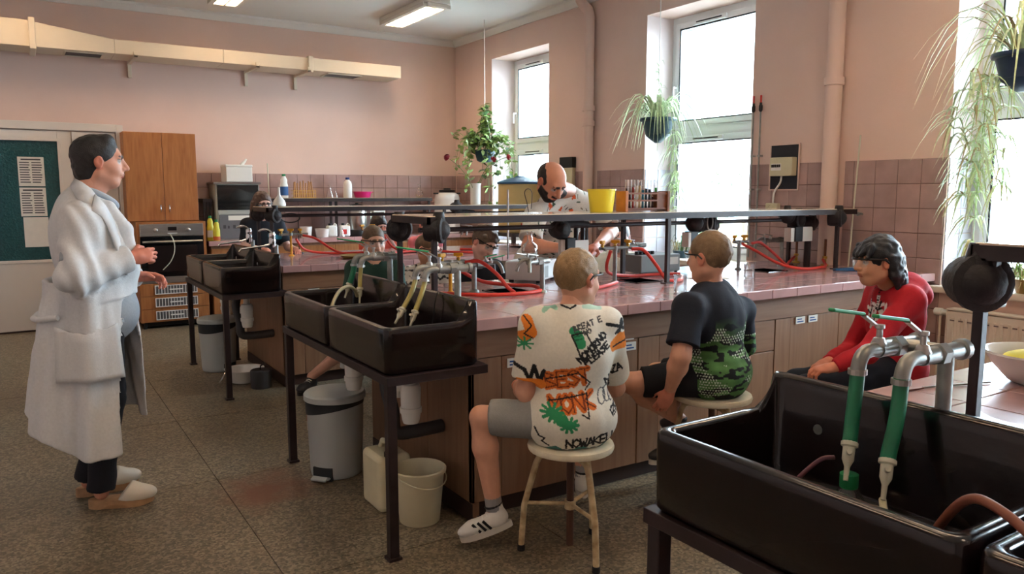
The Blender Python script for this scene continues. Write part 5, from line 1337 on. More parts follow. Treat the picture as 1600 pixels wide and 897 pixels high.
MB().cyl((5.22, 3.50, 0.952), (5.24, 3.47, 1.92), 0.006, n=8).build('glass_rod', 'pale_plastic', loc=(5.22, 3.50, 0.952), smooth=50, label='tall thin glass rod leaning by the painted pipe', cat='rod')
MB().cyl((2.62, 9.70, 1.437), (2.62, 9.72, 1.86), 0.007, n=8).build('glass_rod', 'pale_plastic', loc=(2.62, 9.70, 1.437), smooth=50, label='tall glass tube standing beside the cleaner bottle', cat='rod')

# ------------------------------------------------------------------ on the rack and bench of the boys
yb_ = thing('yellow_bucket', 'yellow plastic bucket on the bench rack', 'bucket', (2.94, 3.62, 1.386))
W(MB().lathe([(0.0, 0.004), (0.066, 0.0), (0.068, 0.004), (0.082, 0.128), (0.086, 0.13), (0.086, 0.136), (0.079, 0.132), (0.064, 0.01), (0.0, 0.01)], (2.94, 3.62, 1.386), 30, caps=False), 'bucket_body', 'yellow_plastic', yb_, smooth=45)
tr = thing('test_tube_rack', 'wooden test tube rack on the bench rack', 'rack', (3.26, 3.60, 1.386))
tx0, tx1, ty, tz = 3.095, 3.415, 3.60, 1.386
W(MB().box(tx0 - 0.022, tx0, ty - 0.045, ty + 0.045, tz, tz + 0.125), 'end_board', 'wood_rack', tr, bevel=0.003)
W(MB().box(tx1, tx1 + 0.02, ty - 0.045, ty + 0.045, tz, tz + 0.125), 'end_board', 'wood_dark', tr, bevel=0.003)
W(MB().box(tx1 - 0.075, tx1, ty - 0.03, ty + 0.03, tz + 0.0, tz + 0.12), 'end_block', 'wood_dark', tr, bevel=0.003)
for z in (0.012, 0.062, 0.105):
    for yy in (-0.03, 0.03): W(MB().box(tx0, tx1, ty + yy - 0.006, ty + yy + 0.006, tz + z, tz + z + 0.010), 'rail', 'wood_dark', tr)
W(MB().box(tx0, tx1, ty - 0.03, ty + 0.03, tz + 0.004, tz + 0.012), 'base_board', 'wood_dark', tr)
tubes = [('liquid_dark', 0.75, 'maroon'), ('liquid_dark', 0.55, 'dark maroon'), ('liquid_red', 0.80, 'red'), ('liquid_pale', 0.85, 'pale cream'), ('liquid_tan', 0.85, 'tan'), ('liquid_teal', 0.70, 'teal blue'), ('liquid_navy', 0.75, 'dark blue-green'), ('liquid_navy', 0.72, 'ink blue'), ('liquid_dark', 0.45, 'blackish'), ('liquid_green', 0.78, 'bright green')]
for k, (lq, fill, cn) in enumerate(tubes):
    x = tx0 + 0.022 + k * 0.0265
    t = thing('test_tube', 'glass test tube with %s liquid in the wooden rack' % cn, 'test tube', (x, ty, tz + 0.013), 0, 'test tubes in the wooden rack')
    MB().lathe([(0.0, 0.0), (0.006, 0.002), (0.0098, 0.012), (0.0098, 0.178), (0.0115, 0.180)], n=12, caps=False).build('tube_glass', 'glass_clear', t, smooth=60)
    MB().lathe([(0.0, 0.0015), (0.005, 0.003), (0.0088, 0.012), (0.0088, 0.17 * fill), (0.0, 0.17 * fill)], n=12, caps=False).build('contents', lq, t, smooth=60)
# hotplate with flask
hp = thing('hotplate', 'white laboratory hotplate with a flask on the boys bench', 'hotplate', (2.66, 4.03, BT))
HR = Matrix.Rotation(0.62, 3, 'Z'); hc = Vector((2.72, 4.03, 0))
def HB(lo, hi): return [hc + HR @ Vector((a, b, c)) for c in (lo[2], hi[2]) for b in (lo[1], hi[1]) for a in (lo[0], hi[0])]
FS = [(0, 2, 3, 1), (4, 5, 7, 6), (0, 1, 5, 4), (2, 6, 7, 3), (0, 4, 6, 2), (1, 3, 7, 5)]
W(MB().add(HB((-0.16, -0.12, BT + 0.015), (0.16, 0.12, BT + 0.13)), FS), 'case', 'white_plastic', hp, bevel=0.008)
W(MB().add(HB((-0.15, -0.1215, BT + 0.03), (-0.04, -0.12, BT + 0.10)), FS), 'name_plate', 'grey_panel', hp)
for (a, b) in ((-0.13, -0.09), (0.13, -0.09), (-0.13, 0.09), (0.13, 0.09)):
    p = hc + HR @ Vector((a, b, 0)); W(MB().cyl((p.x, p.y, BT + 0.001), (p.x, p.y, BT + 0.016), 0.016, n=10), 'foot', 'rubber', hp)
W(MB().lathe([(0.09, 0), (0.092, 0.004), (0.09, 0.010), (0.0, 0.010)], (hc.x, hc.y, BT + 0.13), 26, caps=False), 'heating_plate', 'zinc', hp, smooth=45)
flask(2.70, 4.03, BT + 0.141, 1.25, 'clear round flask on the white hotplate', kind='round')
W(MB().cyl((2.60, 4.13, BT + 0.131), (2.60, 4.13, 1.52), 0.0065, n=10), 'support_rod', 'steel', hp, smooth=50)
tube_thing('wire_loop', [(2.70, 4.03, 1.32), (2.68, 4.03, 1.43), (2.66, 4.03, 1.50), (2.685, 4.03, 1.525), (2.715, 4.03, 1.50), (2.71, 4.03, 1.40)], 0.0025, 'steel_dark', 'thin bent wire loop rising from the flask', 'wire')
gb = thing('power_supply', 'grey power box with black knobs on the boys bench', 'power supply', (3.68, 3.98, BT))
W(MB().box(3.50, 3.86, 3.88, 4.10, BT + 0.012, BT + 0.13), 'case', 'equip_grey', gb, bevel=0.006)
for k in range(5): W(MB().lathe([(0.016, 0), (0.015, 0.022), (0.0, 0.023)], (3.54 + 0.035 * k, 3.97, BT + 0.13), 12, caps=False), 'knob', 'black', gb, smooth=45)
W(MB().box(3.73, 3.84, 3.8785, 3.88, BT + 0.06, BT + 0.11), 'scale_plate', 'card_white', gb)
for (a, b) in ((3.52, 3.90), (3.84, 3.90), (3.52, 4.08), (3.84, 4.08)): W(MB().cyl((a, b, BT + 0.001), (a, b, BT + 0.013), 0.012, n=8), 'foot', 'rubber', gb)
beaker(3.07, 3.08, BT + 0.001, 0.036, 0.095, 'clear beaker on the bench edge beside the boy in camouflage shirt')
beaker(3.96, 3.36, BT + 0.001, 0.034, 0.09, 'clear beaker on the bench behind the boy in camouflage shirt')
MB().box(3.62, 3.86, 3.42, 3.60, BT + 0.0005, BT + 0.003).build('paper_sheet', 'paper', loc=(3.7, 3.5, BT), label='white sheet of paper on the bench before the boy in camouflage', cat='paper')
MB().box(2.88, 3.10, 4.02, 4.14, BT + 0.0005, BT + 0.003).build('paper_sheet', 'paper', loc=(3.0, 4.1, BT), label='white paper sheet beside the hotplate', cat='paper')
bl = thing('blue_marker', 'blue plastic tool with light blue tip on the bench by the wall', 'tool', (4.9, 3.3, BT))
W(MB().add([(4.84, 3.34, BT + 0.001), (5.04, 3.20, BT + 0.001), (5.10, 3.26, BT + 0.001), (4.86, 3.38, BT + 0.001), (4.84, 3.34, BT + 0.018), (5.04, 3.20, BT + 0.03), (5.10, 3.26, BT + 0.03), (4.86, 3.38, BT + 0.018)], [(3, 2, 1, 0), (4, 5, 6, 7), (0, 1, 5, 4), (1, 2, 6, 5), (2, 3, 7, 6), (3, 0, 4, 7)]), 'handle', 'blue_lid', bl, bevel=0.005)
W(MB().box(5.03, 5.10, 3.14, 3.24, BT + 0.001, BT + 0.035), 'tip', 'blue_plastic', bl, bevel=0.006)
flask(3.40, 9.30, CZ, 0.8, 'clear flask standing on the wall counter')
# dish, nozzle and loop on the far bench
ds = thing('round_dish', 'flat brown glass dish on the far bench', 'dish', (2.45, 6.42, BT))
W(MB().lathe([(0.0, 0.004), (0.13, 0.001), (0.145, 0.012), (0.16, 0.024), (0.163, 0.026), (0.155, 0.026), (0.135, 0.012), (0.0, 0.008)], (2.42, 6.22, BT), 30, caps=False), 'dish_body', 'terracotta_dish', ds, smooth=50)
nzl = thing('nozzle', 'white plastic tripod nozzle on the far bench', 'nozzle', (2.66, 6.62, BT))
m = MB().cyl((2.645, 6.60, 1.03), (2.645, 6.60, 1.09), 0.014, 0.008, 12)
for k in range(3):
    a = 2 * PI * k / 3 + 0.5; m.tube([(2.645, 6.60, 1.04), (2.645 + 0.06 * math.cos(a), 6.60 + 0.06 * math.sin(a), BT + 0.001)], [0.009, 0.006], 8)
W(m, 'nozzle_body', 'white_plastic', nzl, smooth=50)
lp = thing('wire_gauze_loop', 'black oval wire loop on a thin rod over the far bench', 'wire loop', (2.13, 6.95, BT))
W(MB().tube([(2.06 + 0.085 * math.cos(a), 6.95, 1.275 + 0.04 * math.sin(a)) for a in [2 * PI * k / 22 for k in range(22)]], 0.006, 6, closed=True), 'loop', 'black', lp, smooth=50)
W(MB().cyl((2.13, 6.95, BT + 0.001), (2.13, 6.95, 1.25), 0.004, n=8).lathe([(0.04, 0), (0.038, 0.012), (0.0, 0.014)], (2.13, 6.95, BT + 0.001), 16, caps=False), 'rod', 'black', lp, smooth=50)
# white bowl with sponge on the near bench
wbw = thing('mixing_bowl', 'large white enamel bowl with a yellow cloth on the near bench', 'bowl', (2.42, 0.98, BT))
W(MB().lathe([(0.0, 0.004), (0.07, 0.001), (0.085, 0.008), (0.125, 0.052), (0.145, 0.085), (0.151, 0.088), (0.150, 0.094), (0.141, 0.09), (0.118, 0.055), (0.08, 0.014), (0.0, 0.010)], (2.47, 1.02, BT), 36, caps=False), 'bowl_body', 'ceramic_white', wbw, smooth=50)
cl_ = thing('folded_cloth', 'yellow patterned cloth folded in the large white bowl', 'cloth', (2.47, 1.02, BT + 0.05))
W(MB().ball((2.48, 1.03, BT + 0.068), (0.10, 0.095, 0.025), 16, 8), 'cloth_body', 'sponge_yellow', cl_, smooth=60)
W(MB().obox((2.42, 1.0, BT + 0.086), (0.02, 0.02, 0.008)).obox((2.44, 0.965, BT + 0.086), (0.016, 0.016, 0.008)), 'cloth_print', 'bottle_orange', cl_)
kn = thing('metal_spatula', 'metal spatula lying across the near bench behind the post', 'spatula', (2.05, 1.18, BT))
W(MB().tube([(2.35, 1.10, BT + 0.004), (2.12, 1.17, BT + 0.004)], 0.003, 6), 'shaft', 'steel', kn, smooth=50)
W(MB().add([(2.12, 1.165, BT + 0.002), (2.05, 1.175, BT + 0.002), (2.045, 1.19, BT + 0.002), (2.12, 1.18, BT + 0.002), (2.12, 1.165, BT + 0.005), (2.05, 1.175, BT + 0.006), (2.045, 1.19, BT + 0.006), (2.12, 1.18, BT + 0.005)], [(3, 2, 1, 0), (4, 5, 6, 7), (0, 1, 5, 4), (1, 2, 6, 5), (2, 3, 7, 6), (3, 0, 4, 7)]), 'blade', 'brown_hose', kn)
# ------------------------------------------------------------------ organic shapes: blended volumes meshed as one skin
_CM = np.array(((_r.x, _r.y, _r.z), (_u.x, _u.y, _u.z), (_f.x, _f.y, _f.z)))
def at(u, v, Y):
    """point of the room at depth Y (distance along the window wall) seen at photo position u, v"""
    d = np.array([(u - 800) / 1204.0, -(v - 448.5) / 1204.0, 1.0]) @ _CM
    return np.array([0, 0, 1.5]) + d * (Y / d[1])
def nv(*a):
    a = np.array(a if len(a) > 1 else a[0], float); return a / (np.linalg.norm(a) + 1e-12)
def frame(f, up=(0, 0, 1)):
    """columns: left, forward, up"""
    f = nv(f); u_ = np.array(up, float); l = nv(np.cross(u_, f)); u_ = np.cross(f, l)
    return np.stack([l, f, u_], 1)

def d_cap(P, a, b, ra, rb):
    ab = b - a; L2 = max(float(ab @ ab), 1e-9)
    t = np.clip(((P - a) @ ab) / L2, 0, 1)
    q = P - a - t[..., None] * ab
    return np.sqrt((q * q).sum(-1)) - (ra + (rb - ra) * t)
def d_ell(P, c, R, r):
    q = (P - c) @ R
    k0 = np.sqrt(((q / r) ** 2).sum(-1)); k1 = np.sqrt(((q / (r * r)) ** 2).sum(-1)) + 1e-9
    return k0 * (k0 - 1) / k1
def d_box(P, c, R, h, rad):
    q = np.abs((P - c) @ R) - (h - rad)
    return np.sqrt((np.maximum(q, 0) ** 2).sum(-1)) + np.minimum(q.max(-1), 0) - rad

class Blob:
    def __init__(s): s.p = []
    def cap(s, a, b, ra, rb=None, k=0.02, col=0, cut=None, op='+'):
        a, b = np.array(a, float), np.array(b, float); rb = ra if rb is None else rb
        m = max(ra, rb) + 0.02
        s.p.append(dict(f=lambda P: d_cap(P, a, b, ra, rb), lo=np.minimum(a, b) - m, hi=np.maximum(a, b) + m, k=k, col=col, cut=cut, op=op)); return s
    def ell(s, c, r, R=None, k=0.02, col=0, cut=None, op='+'):
        c = np.array(c, float); r = np.array(r, float); R = np.eye(3) if R is None else R
        m = max(r) + 0.02
        s.p.append(dict(f=lambda P: d_ell(P, c, R, r), lo=c - m, hi=c + m, k=k, col=col, cut=cut, op=op)); return s
    def box(s, c, h, R=None, rad=0.01, k=0.01, col=0, cut=None, op='+'):
        c = np.array(c, float); h = np.array(h, float); R = np.eye(3) if R is None else R
        m = float(np.linalg.norm(h)) + 0.02
        s.p.append(dict(f=lambda P: d_box(P, c, R, h, rad), lo=c - m, hi=c + m, k=k, col=col, cut=cut, op=op)); return s
    def fn(s, f, lo, hi, k=0.01, col=0, op='+'):
        s.p.append(dict(f=f, lo=np.array(lo, float), hi=np.array(hi, float), k=k, col=col, cut=None, op=op)); return s
    def ev(s, q, P):
        d = q['f'](P)
        if q['cut'] is not None:
            for (pt, n) in q['cut']:
                d = np.maximum(d, (P - np.array(pt, float)) @ nv(n))
        return d
    def mesh(s, h, lo=None, hi=None):
        ad = [q for q in s.p if q['op'] == '+']
        L = np.min([q['lo'] for q in ad], 0) if lo is None else np.array(lo, float)
        U = np.max([q['hi'] for q in ad], 0) if hi is None else np.array(hi, float)
        L = L - 2 * h; n = np.ceil((U - L) / h).astype(int) + 3
        D = np.full(n, 0.08, np.float32)
        ax = [L[i] + h * np.arange(n[i]) for i in range(3)]
        for q in s.p:
            i0 = np.clip(np.floor((q['lo'] - L) / h).astype(int) - 2, 0, n); i1 = np.clip(np.ceil((q['hi'] - L) / h).astype(int) + 3, 0, n)
            if np.any(i1 <= i0): continue
            G = np.stack(np.meshgrid(*[ax[i][i0[i]:i1[i]] for i in range(3)], indexing='ij'), -1)
            d = s.ev(q, G).astype(np.float32)
            sl = tuple(slice(i0[i], i1[i]) for i in range(3))
            A = D[sl]; k = q['k']
            if q['op'] == '+':
                hh = np.clip(0.5 + 0.5 * (A - d) / k, 0, 1); D[sl] = A * (1 - hh) + d * hh - k * hh * (1 - hh)
            else:
                d = -d
                hh = np.clip(0.5 - 0.5 * (A - d) / k, 0, 1); D[sl] = A * (1 - hh) + d * hh + k * hh * (1 - hh)
        # closed border
        D[0] = D[-1] = 0.05; D[:, 0] = D[:, -1] = 0.05; D[:, :, 0] = D[:, :, -1] = 0.05
        return nets(D, L, h)
    def colour(s, V, pal):
        best = np.full(len(V), 1e9); ci = np.zeros(len(V), int)
        for q in s.p:
            if q['op'] != '+': continue
            mk_ = np.all((V > q['lo'] - 0.02) & (V < q['hi'] + 0.02), 1)
            if not mk_.any(): continue
            d = np.full(len(V), 1e9); d[mk_] = s.ev(q, V[mk_])
            b = d < best; best[b] = d[b]; ci[b] = q['col']
        return np.array([lin(c)[:3] for c in pal])[ci]

def nets(D, L, h):
    I = D < 0
    c = I[:-1, :-1, :-1].astype(np.int8)
    for dx, dy, dz in ((1, 0, 0), (0, 1, 0), (1, 1, 0), (0, 0, 1), (1, 0, 1), (0, 1, 1), (1, 1, 1)):
        c = c + I[dx:dx + D.shape[0] - 1, dy:dy + D.shape[1] - 1, dz:dz + D.shape[2] - 1]
    ii = np.argwhere((c > 0) & (c < 8))
    N = len(ii)
    vid = np.full(c.shape, -1, np.int32); vid[ii[:, 0], ii[:, 1], ii[:, 2]] = np.arange(N)
    cor = [(x, y, z) for z in (0, 1) for y in (0, 1) for x in (0, 1)]
    val = np.stack([D[ii[:, 0] + x, ii[:, 1] + y, ii[:, 2] + z] for x, y, z in cor], 1)
    pos = np.zeros((N, 3)); cnt = np.zeros(N)
    for a in range(8):
        for b in range(a + 1, 8):
            if sum(abs(cor[a][i] - cor[b][i]) for i in range(3)) != 1: continue
            va, vb = val[:, a], val[:, b]; m = (va < 0) != (vb < 0)
            t = np.where(m, va / np.where(m, va - vb, 1), 0)
            p = np.array(cor[a]) + t[:, None] * (np.array(cor[b]) - np.array(cor[a]))
            pos[m] += p[m]; cnt[m] += 1
    V = L + h * (ii + pos / cnt[:, None])
    F = []
    for axs in range(3):
        a = [slice(None)] * 3; b = [slice(None)] * 3
        a[axs] = slice(0, -1); b[axs] = slice(1, None)
        ia, ib = I[tuple(a)], I[tuple(b)]
        e = np.argwhere(ia != ib)
        o1, o2 = (axs + 1) % 3, (axs + 2) % 3
        e = e[(e[:, o1] > 0) & (e[:, o2] > 0) & (e[:, o1] < D.shape[o1] - 1) & (e[:, o2] < D.shape[o2] - 1)]
        ins = ia[e[:, 0], e[:, 1], e[:, 2]]
        q = []
        for d1, d2 in ((-1, -1), (0, -1), (0, 0), (-1, 0)):
            g = e.copy(); g[:, o1] += d1; g[:, o2] += d2
            q.append(vid[g[:, 0], g[:, 1], g[:, 2]])
        q = np.stack(q, 1); q[~ins] = q[~ins][:, ::-1]
        F.append(q)
    F = np.concatenate(F); F = F[(F >= 0).all(1)]
    return V, F

def normals(V, F):
    n = np.cross(V[F[:, 2]] - V[F[:, 0]], V[F[:, 3]] - V[F[:, 1]])
    N = np.zeros_like(V)
    for k in range(4): np.add.at(N, F[:, k], n)
    return N / (np.linalg.norm(N, axis=1, keepdims=True) + 1e-12)

def _hash(i):
    i = i.astype(np.int64)
    h = (i[..., 0] * 374761393 + i[..., 1] * 668265263 + i[..., 2] * 2147483647) & 0x7fffffff
    h = ((h ^ (h >> 13)) * 1274126177) & 0x7fffffff
    return ((h ^ (h >> 16)) & 0xffff) / 65535.0
def vnoise(P):
    i = np.floor(P).astype(np.int64); f = P - i; f = f * f * (3 - 2 * f)
    o = 0
    for x in (0, 1):
        for y in (0, 1):
            for z in (0, 1):
                w = (f[:, 0] if x else 1 - f[:, 0]) * (f[:, 1] if y else 1 - f[:, 1]) * (f[:, 2] if z else 1 - f[:, 2])
                o = o + w * _hash(i + np.array((x, y, z)))
    return o

def org(name, VF, cols, mat, origin, parent=None, smooth=True, label=None, cat=None, group=None):
    """mesh object from surface nets, colours stored per point"""
    V, F = VF
    o_ = np.array(origin, float)
    me = bpy.data.meshes.new(name)
    me.vertices.add(len(V)); me.vertices.foreach_set('co', (V - o_).astype(np.float32).ravel())
    me.loops.add(len(F) * 4); me.loops.foreach_set('vertex_index', F.astype(np.int32).ravel())
    me.polygons.add(len(F)); me.polygons.foreach_set('loop_start', np.arange(0, len(F) * 4, 4, dtype=np.int32))
    me.update(calc_edges=True)
    me.polygons.foreach_set('use_smooth', np.ones(len(F), bool))
    if cols is not None:
        a = me.color_attributes.new('Col', 'FLOAT_COLOR', 'POINT')
        a.data.foreach_set('color', np.concatenate([cols, np.ones((len(V), 1))], 1).astype(np.float32).ravel())
    me.materials.append(MATS[mat])
    ob = bpy.data.objects.new(name, me); COL.objects.link(ob)
    if parent is not None: ob.parent = parent
    else: ob.location = o_
    tag(ob, label, cat, group)
    return ob
def joinVF(*ms):
    V = np.concatenate([m[0] for m in ms]); o = 0; F = []
    for m in ms: F.append(m[1] + o); o += len(m[0])
    return V, np.concatenate(F)

mk('skin', (220, 170, 140), 0.5, vcol=True, noise=(40, 0.04))
mk('cloth', (200, 200, 200), 0.85, vcol=True, noise=(90, 0.05), bump=(220, 0.12))
mk('hair', (60, 50, 40), 0.5, vcol=True, noise=(150, 0.12), bump=(220, 0.3))
mk('shoe', (200, 200, 200), 0.55, vcol=True, noise=(40, 0.04))
mk('goggle_lens', (230, 235, 235), 0.08, alpha=0.18)
mk('goggle_frame', (22, 22, 24), 0.35)

# ------------------------------------------------------------------ hands, heads, bodies
def add_hand(B, w, d, n, side, s=1.0, curl=0.7, spread=1.0, col=0, thumb_in=0.4):
    """w wrist, d direction of the hand, n palm normal (the way the fingers curl), side +1/-1 puts the thumb on t"""
    d = nv(d); n = nv(np.array(n, float) - d * float(np.dot(n, d))); t = np.cross(d, n) * side
    w = np.array(w, float)
    R = np.stack([t, d, n], 1)
    B.ell(w + d * 0.045 * s, np.array((0.039, 0.055, 0.017)) * s, R, k=0.012, col=col)
    B.cap(w - d * 0.02 * s, w + d * 0.03 * s, 0.024 * s, 0.026 * s, k=0.015, col=col)
    for i, (off, L_) in enumerate(((0.028, 0.9), (0.0095, 1.0), (-0.0095, 0.93), (-0.027, 0.74))):
        p = w + d * (0.085 - 0.006 * abs(i - 1.2)) * s + t * off * s
        a = 0.15 + curl * 0.35 + 0.06 * i
        r0 = 0.0088 * s
        fd = nv(d + t * off * 2.2 * spread)
        for q, l in enumerate((0.042, 0.026, 0.021)):
            dirv = fd * math.cos(a) + n * math.sin(a)
            e = p + dirv * l * s * L_
            B.cap(p, e, r0, r0 * 0.9, k=0.004, col=col)
            p = e; r0 *= 0.9; a += curl * (0.75, 0.6, 0.4)[q]
    p = w + d * 0.025 * s + t * 0.028 * s + n * 0.004 * s
    e = p + (t * 0.75 + d * 0.65 + n * thumb_in) * 0.034 * s
    B.cap(p, e, 0.013 * s, 0.0105 * s, k=0.008, col=col)
    e2 = e + (t * (0.25 - 0.3 * curl) + d * 0.9 + n * (thumb_in + 0.3 * curl)) * 0.028 * s
    B.cap(e, e2, 0.0102 * s, 0.0085 * s, k=0.004, col=col)

def add_head(B, c, R, s, eyes=True):
    """palette: 0 skin, 1 lips, 2 white of eye, 3 brow, 4 iris, 5 reddish skin"""
    def w(l, f, u_): return c + R @ (np.array((l, f, u_)) * s)
    e = lambda p, r, **k: B.ell(p, np.array(r) * s, R, **k)
    e(w(0, -0.012, 0.025), (0.076, 0.096, 0.086), k=0.02)
    e(w(0, 0.022, -0.035), (0.060, 0.066, 0.078), k=0.03)
    e(w(0, 0.045, -0.092), (0.026, 0.026, 0.020), k=0.03)
    for q in (-1, 1):
        e(w(q * 0.040, 0.045, -0.03), (0.022, 0.03, 0.025), k=0.025)
        B.cap(w(q * 0.052, -0.005, -0.055), w(q * 0.024, 0.05, -0.088), 0.022 * s, 0.018 * s, k=0.025)
    B.cap(w(-0.034, 0.070, 0.030), w(0.034, 0.070, 0.030), 0.014 * s, k=0.018)
    for q in (-1, 1):
        B.ell(w(q * 0.031, 0.092, 0.010), np.array((0.017, 0.014, 0.011)) * s, R, k=0.010, op='-')
        if eyes: B.ell(w(q * 0.031, 0.0735, 0.010), np.array((0.0125, 0.0105, 0.0085)) * s, R, k=0.003, col=2)
        B.cap(w(q * 0.016, 0.087, 0.030), w(q * 0.044, 0.076, 0.030), 0.0055 * s, 0.004 * s, k=0.004, col=3)
        e(w(q * 0.080, -0.008, 0.0), (0.009, 0.019, 0.031), k=0.008, col=5)
        B.ell(w(q * 0.089, -0.002, 0.003), np.array((0.005, 0.010, 0.017)) * s, R, k=0.005, op='-')
    B.cap(w(0, 0.084, 0.018), w(0, 0.106, -0.022), 0.0085 * s, 0.013 * s, k=0.014)
    for q in (-1, 1): e(w(q * 0.012, 0.092, -0.027), (0.009, 0.010, 0.008), k=0.008)
    e(w(0, 0.080, -0.050), (0.026, 0.014, 0.016), k=0.014)
    e(w(0, 0.088, -0.0515), (0.021, 0.008, 0.0048), k=0.004, col=1)
    e(w(0, 0.086, -0.061), (0.018, 0.008, 0.0055), k=0.004, col=1)
    return w

def shoe(name, parent, origin, ank, toe, s, main, sole, accent=None, lift=0.0, laces=None, stripes=False):
    """ank: ankle point; toe: horizontal direction; lift tilts the heel up; one object with sole, stripes and laces as pieces"""
    f = nv(toe[0], toe[1], 0); z0 = 0.0
    pitch = lift
    F_ = np.array((f[0] * math.cos(pitch), f[1] * math.cos(pitch), -math.sin(pitch)))
    R = frame(F_, (0, 0, 1)); up = R[:, 2]
    B = Blob(); a = np.array(ank, float)
    h = a - up * 0.055 * s                      # heel centre above the sole
    B.ell(h + F_ * 0.00 * s, np.array((0.036, 0.05, 0.04)) * s, R, k=0.03)
    B.cap(h + F_ * 0.01 * s, h + F_ * 0.125 * s - up * 0.008 * s, 0.036 * s, 0.034 * s, k=0.03)
    B.ell(h + F_ * 0.145 * s - up * 0.012 * s, np.array((0.042, 0.06, 0.026)) * s, R, k=0.03)
    B.cap(a - up * 0.03 * s, a + up * 0.012 * s - F_ * 0.005 * s, 0.036 * s, 0.038 * s, k=0.02, cut=[(a + up * 0.015 * s, up)])
    VF = B.mesh(0.006)
    zc = (VF[0] - h) @ up
    V = VF[0]; m = zc < -0.036 * s; V[m] -= np.outer(zc[m] + 0.036 * s, up)
    org(name, (V, VF[1]), np.tile(lin(main)[:3], (len(V), 1)), 'shoe', origin, parent)
    o = bpy.data.objects[-1] if False else parent.children[-1] if parent.children else None
    S = MB(); pts = []
    n = 22
    for k in range(n):
        t = 2 * PI * k / n
        y = math.cos(t); x = math.sin(t)
        L_ = 0.130 * s; wd = (0.042 + 0.006 * y) * s
        pts.append((x * wd, 0.073 * s + y * L_))
    vs = []
    for z in (-0.058 * s, -0.030 * s):
        for (x, y) in pts:
            g = 1.0 if z < -0.04 * s else 1.02
            vs.append(Vector(h + R[:, 0] * x * g + F_ * y + up * z))
    S.add(vs, [tuple(range(n - 1, -1, -1)), tuple(range(n, 2 * n))] + [(k, (k + 1) % n, n + (k + 1) % n, n + k) for k in range(n)])
    so = S.build('sole', mk_once('sole_%d_%d_%d' % sole, sole), None, smooth=40)
    so.parent = parent; so.matrix_parent_inverse = Matrix.Translation(-Vector(origin))
    if stripes:
        for q in (-1, 1):
            for k in range(3):
                c = h + F_ * (0.055 + 0.026 * k) * s + R[:, 0] * q * 0.0365 * s - up * 0.004 * s
                st = MB().obox(c, (0.006, 0.011, 0.05), Matrix([list(r_) for r_ in R]) @ Matrix.Rotation(-0.5, 3, 'X')).build('shoe_stripe', 'black', bevel=0.001)
                st.parent = parent; st.matrix_parent_inverse = Matrix.Translation(-Vector(origin))
    if laces:
        lc = MB()
        for k in range(4):
            c = h + F_ * (0.045 + 0.022 * k) * s + up * (0.036 - 0.009 * k) * s
            lc.tube([c - R[:, 0] * 0.024 * s - up * 0.006, c + up * 0.004, c + R[:, 0] * 0.024 * s - up * 0.006], 0.004, 6)
        l_ = lc.build('laces', mk_once('lace_%d_%d_%d' % laces, laces), None, smooth=50)
        l_.parent = parent; l_.matrix_parent_inverse = Matrix.Translation(-Vector(origin))
    if accent:
        ac = MB().tube([Vector(a + up * 0.012 * s + (R[:, 0] * math.cos(t) * 0.037 + F_ * math.sin(t) * 0.039) * s) for t in [2 * PI * k / 16 for k in range(16)]], 0.006 * s, 6, closed=True).build('shoe_collar', mk_once('col_%d_%d_%d' % accent, accent), None, smooth=50)
        ac.parent = parent; ac.matrix_parent_inverse = Matrix.Translation(-Vector(origin))
def mk_once(n, rgb, rough=0.6):
    return MATS[n] if n in MATS else mk(n, rgb, rough)

def torso(B, J, s, g=1.0, inf=0.0, k=0.05, col=0, belly=0.0):
    """trunk volumes between pelvis and neck; inf inflates them for clothing"""
    pe, ch = J['pel'], J['chest']
    up = nv(ch - pe); l = nv(J['lat'] - up * float(J['lat'] @ up)); f = np.cross(l, up) * -1
    f = np.cross(up, l) * -1 if float(np.dot(np.cross(up, l) * -1, J['fwd'])) > 0 else np.cross(up, l)
    R = np.stack([l, f, up], 1); L = np.linalg.norm(ch - pe)
    B.ell(pe + up * 0.02 * s, np.array((0.160 * g, 0.118 * g, 0.125)) * s + inf, R, k=k, col=col)
    B.ell(pe + up * L * 0.45 + f * belly * 0.6, np.array((0.135 * g, 0.100 * g + belly, 0.17)) * s + inf, R, k=k, col=col)
    B.ell(pe + up * L * 0.72 - f * 0.005, np.array((0.150 * g, 0.108 * g, 0.165)) * s + inf, R, k=k, col=col)
    for q in ('L', 'R'):
        sh = J['sh' + q]
        B.cap(ch - up * 0.035 * s, sh, 0.058 * s + inf, 0.052 * s + inf, k=k, col=col)
        B.ell(ch - up * 0.13 * s + (sh - ch) * 0.55, np.array((0.07, 0.07, 0.09)) * s + inf, R, k=k, col=col)
    return R

def setup(J, s):
    """fill in the joints a pose does not give"""
    up = nv(J['chest'] - J['pel'])
    J['lat'] = nv(np.cross((0, 0, 1), J['fwd'])) if 'lat' not in J else nv(J['lat'])
    for q, sg in (('L', 1), ('R', -1)):
        J.setdefault('sh' + q, J['chest'] - up * 0.045 * s + J['lat'] * sg * 0.165 * s)
        J.setdefault('hp' + q, J['pel'] + J['lat'] * sg * 0.085 * s)
    return J

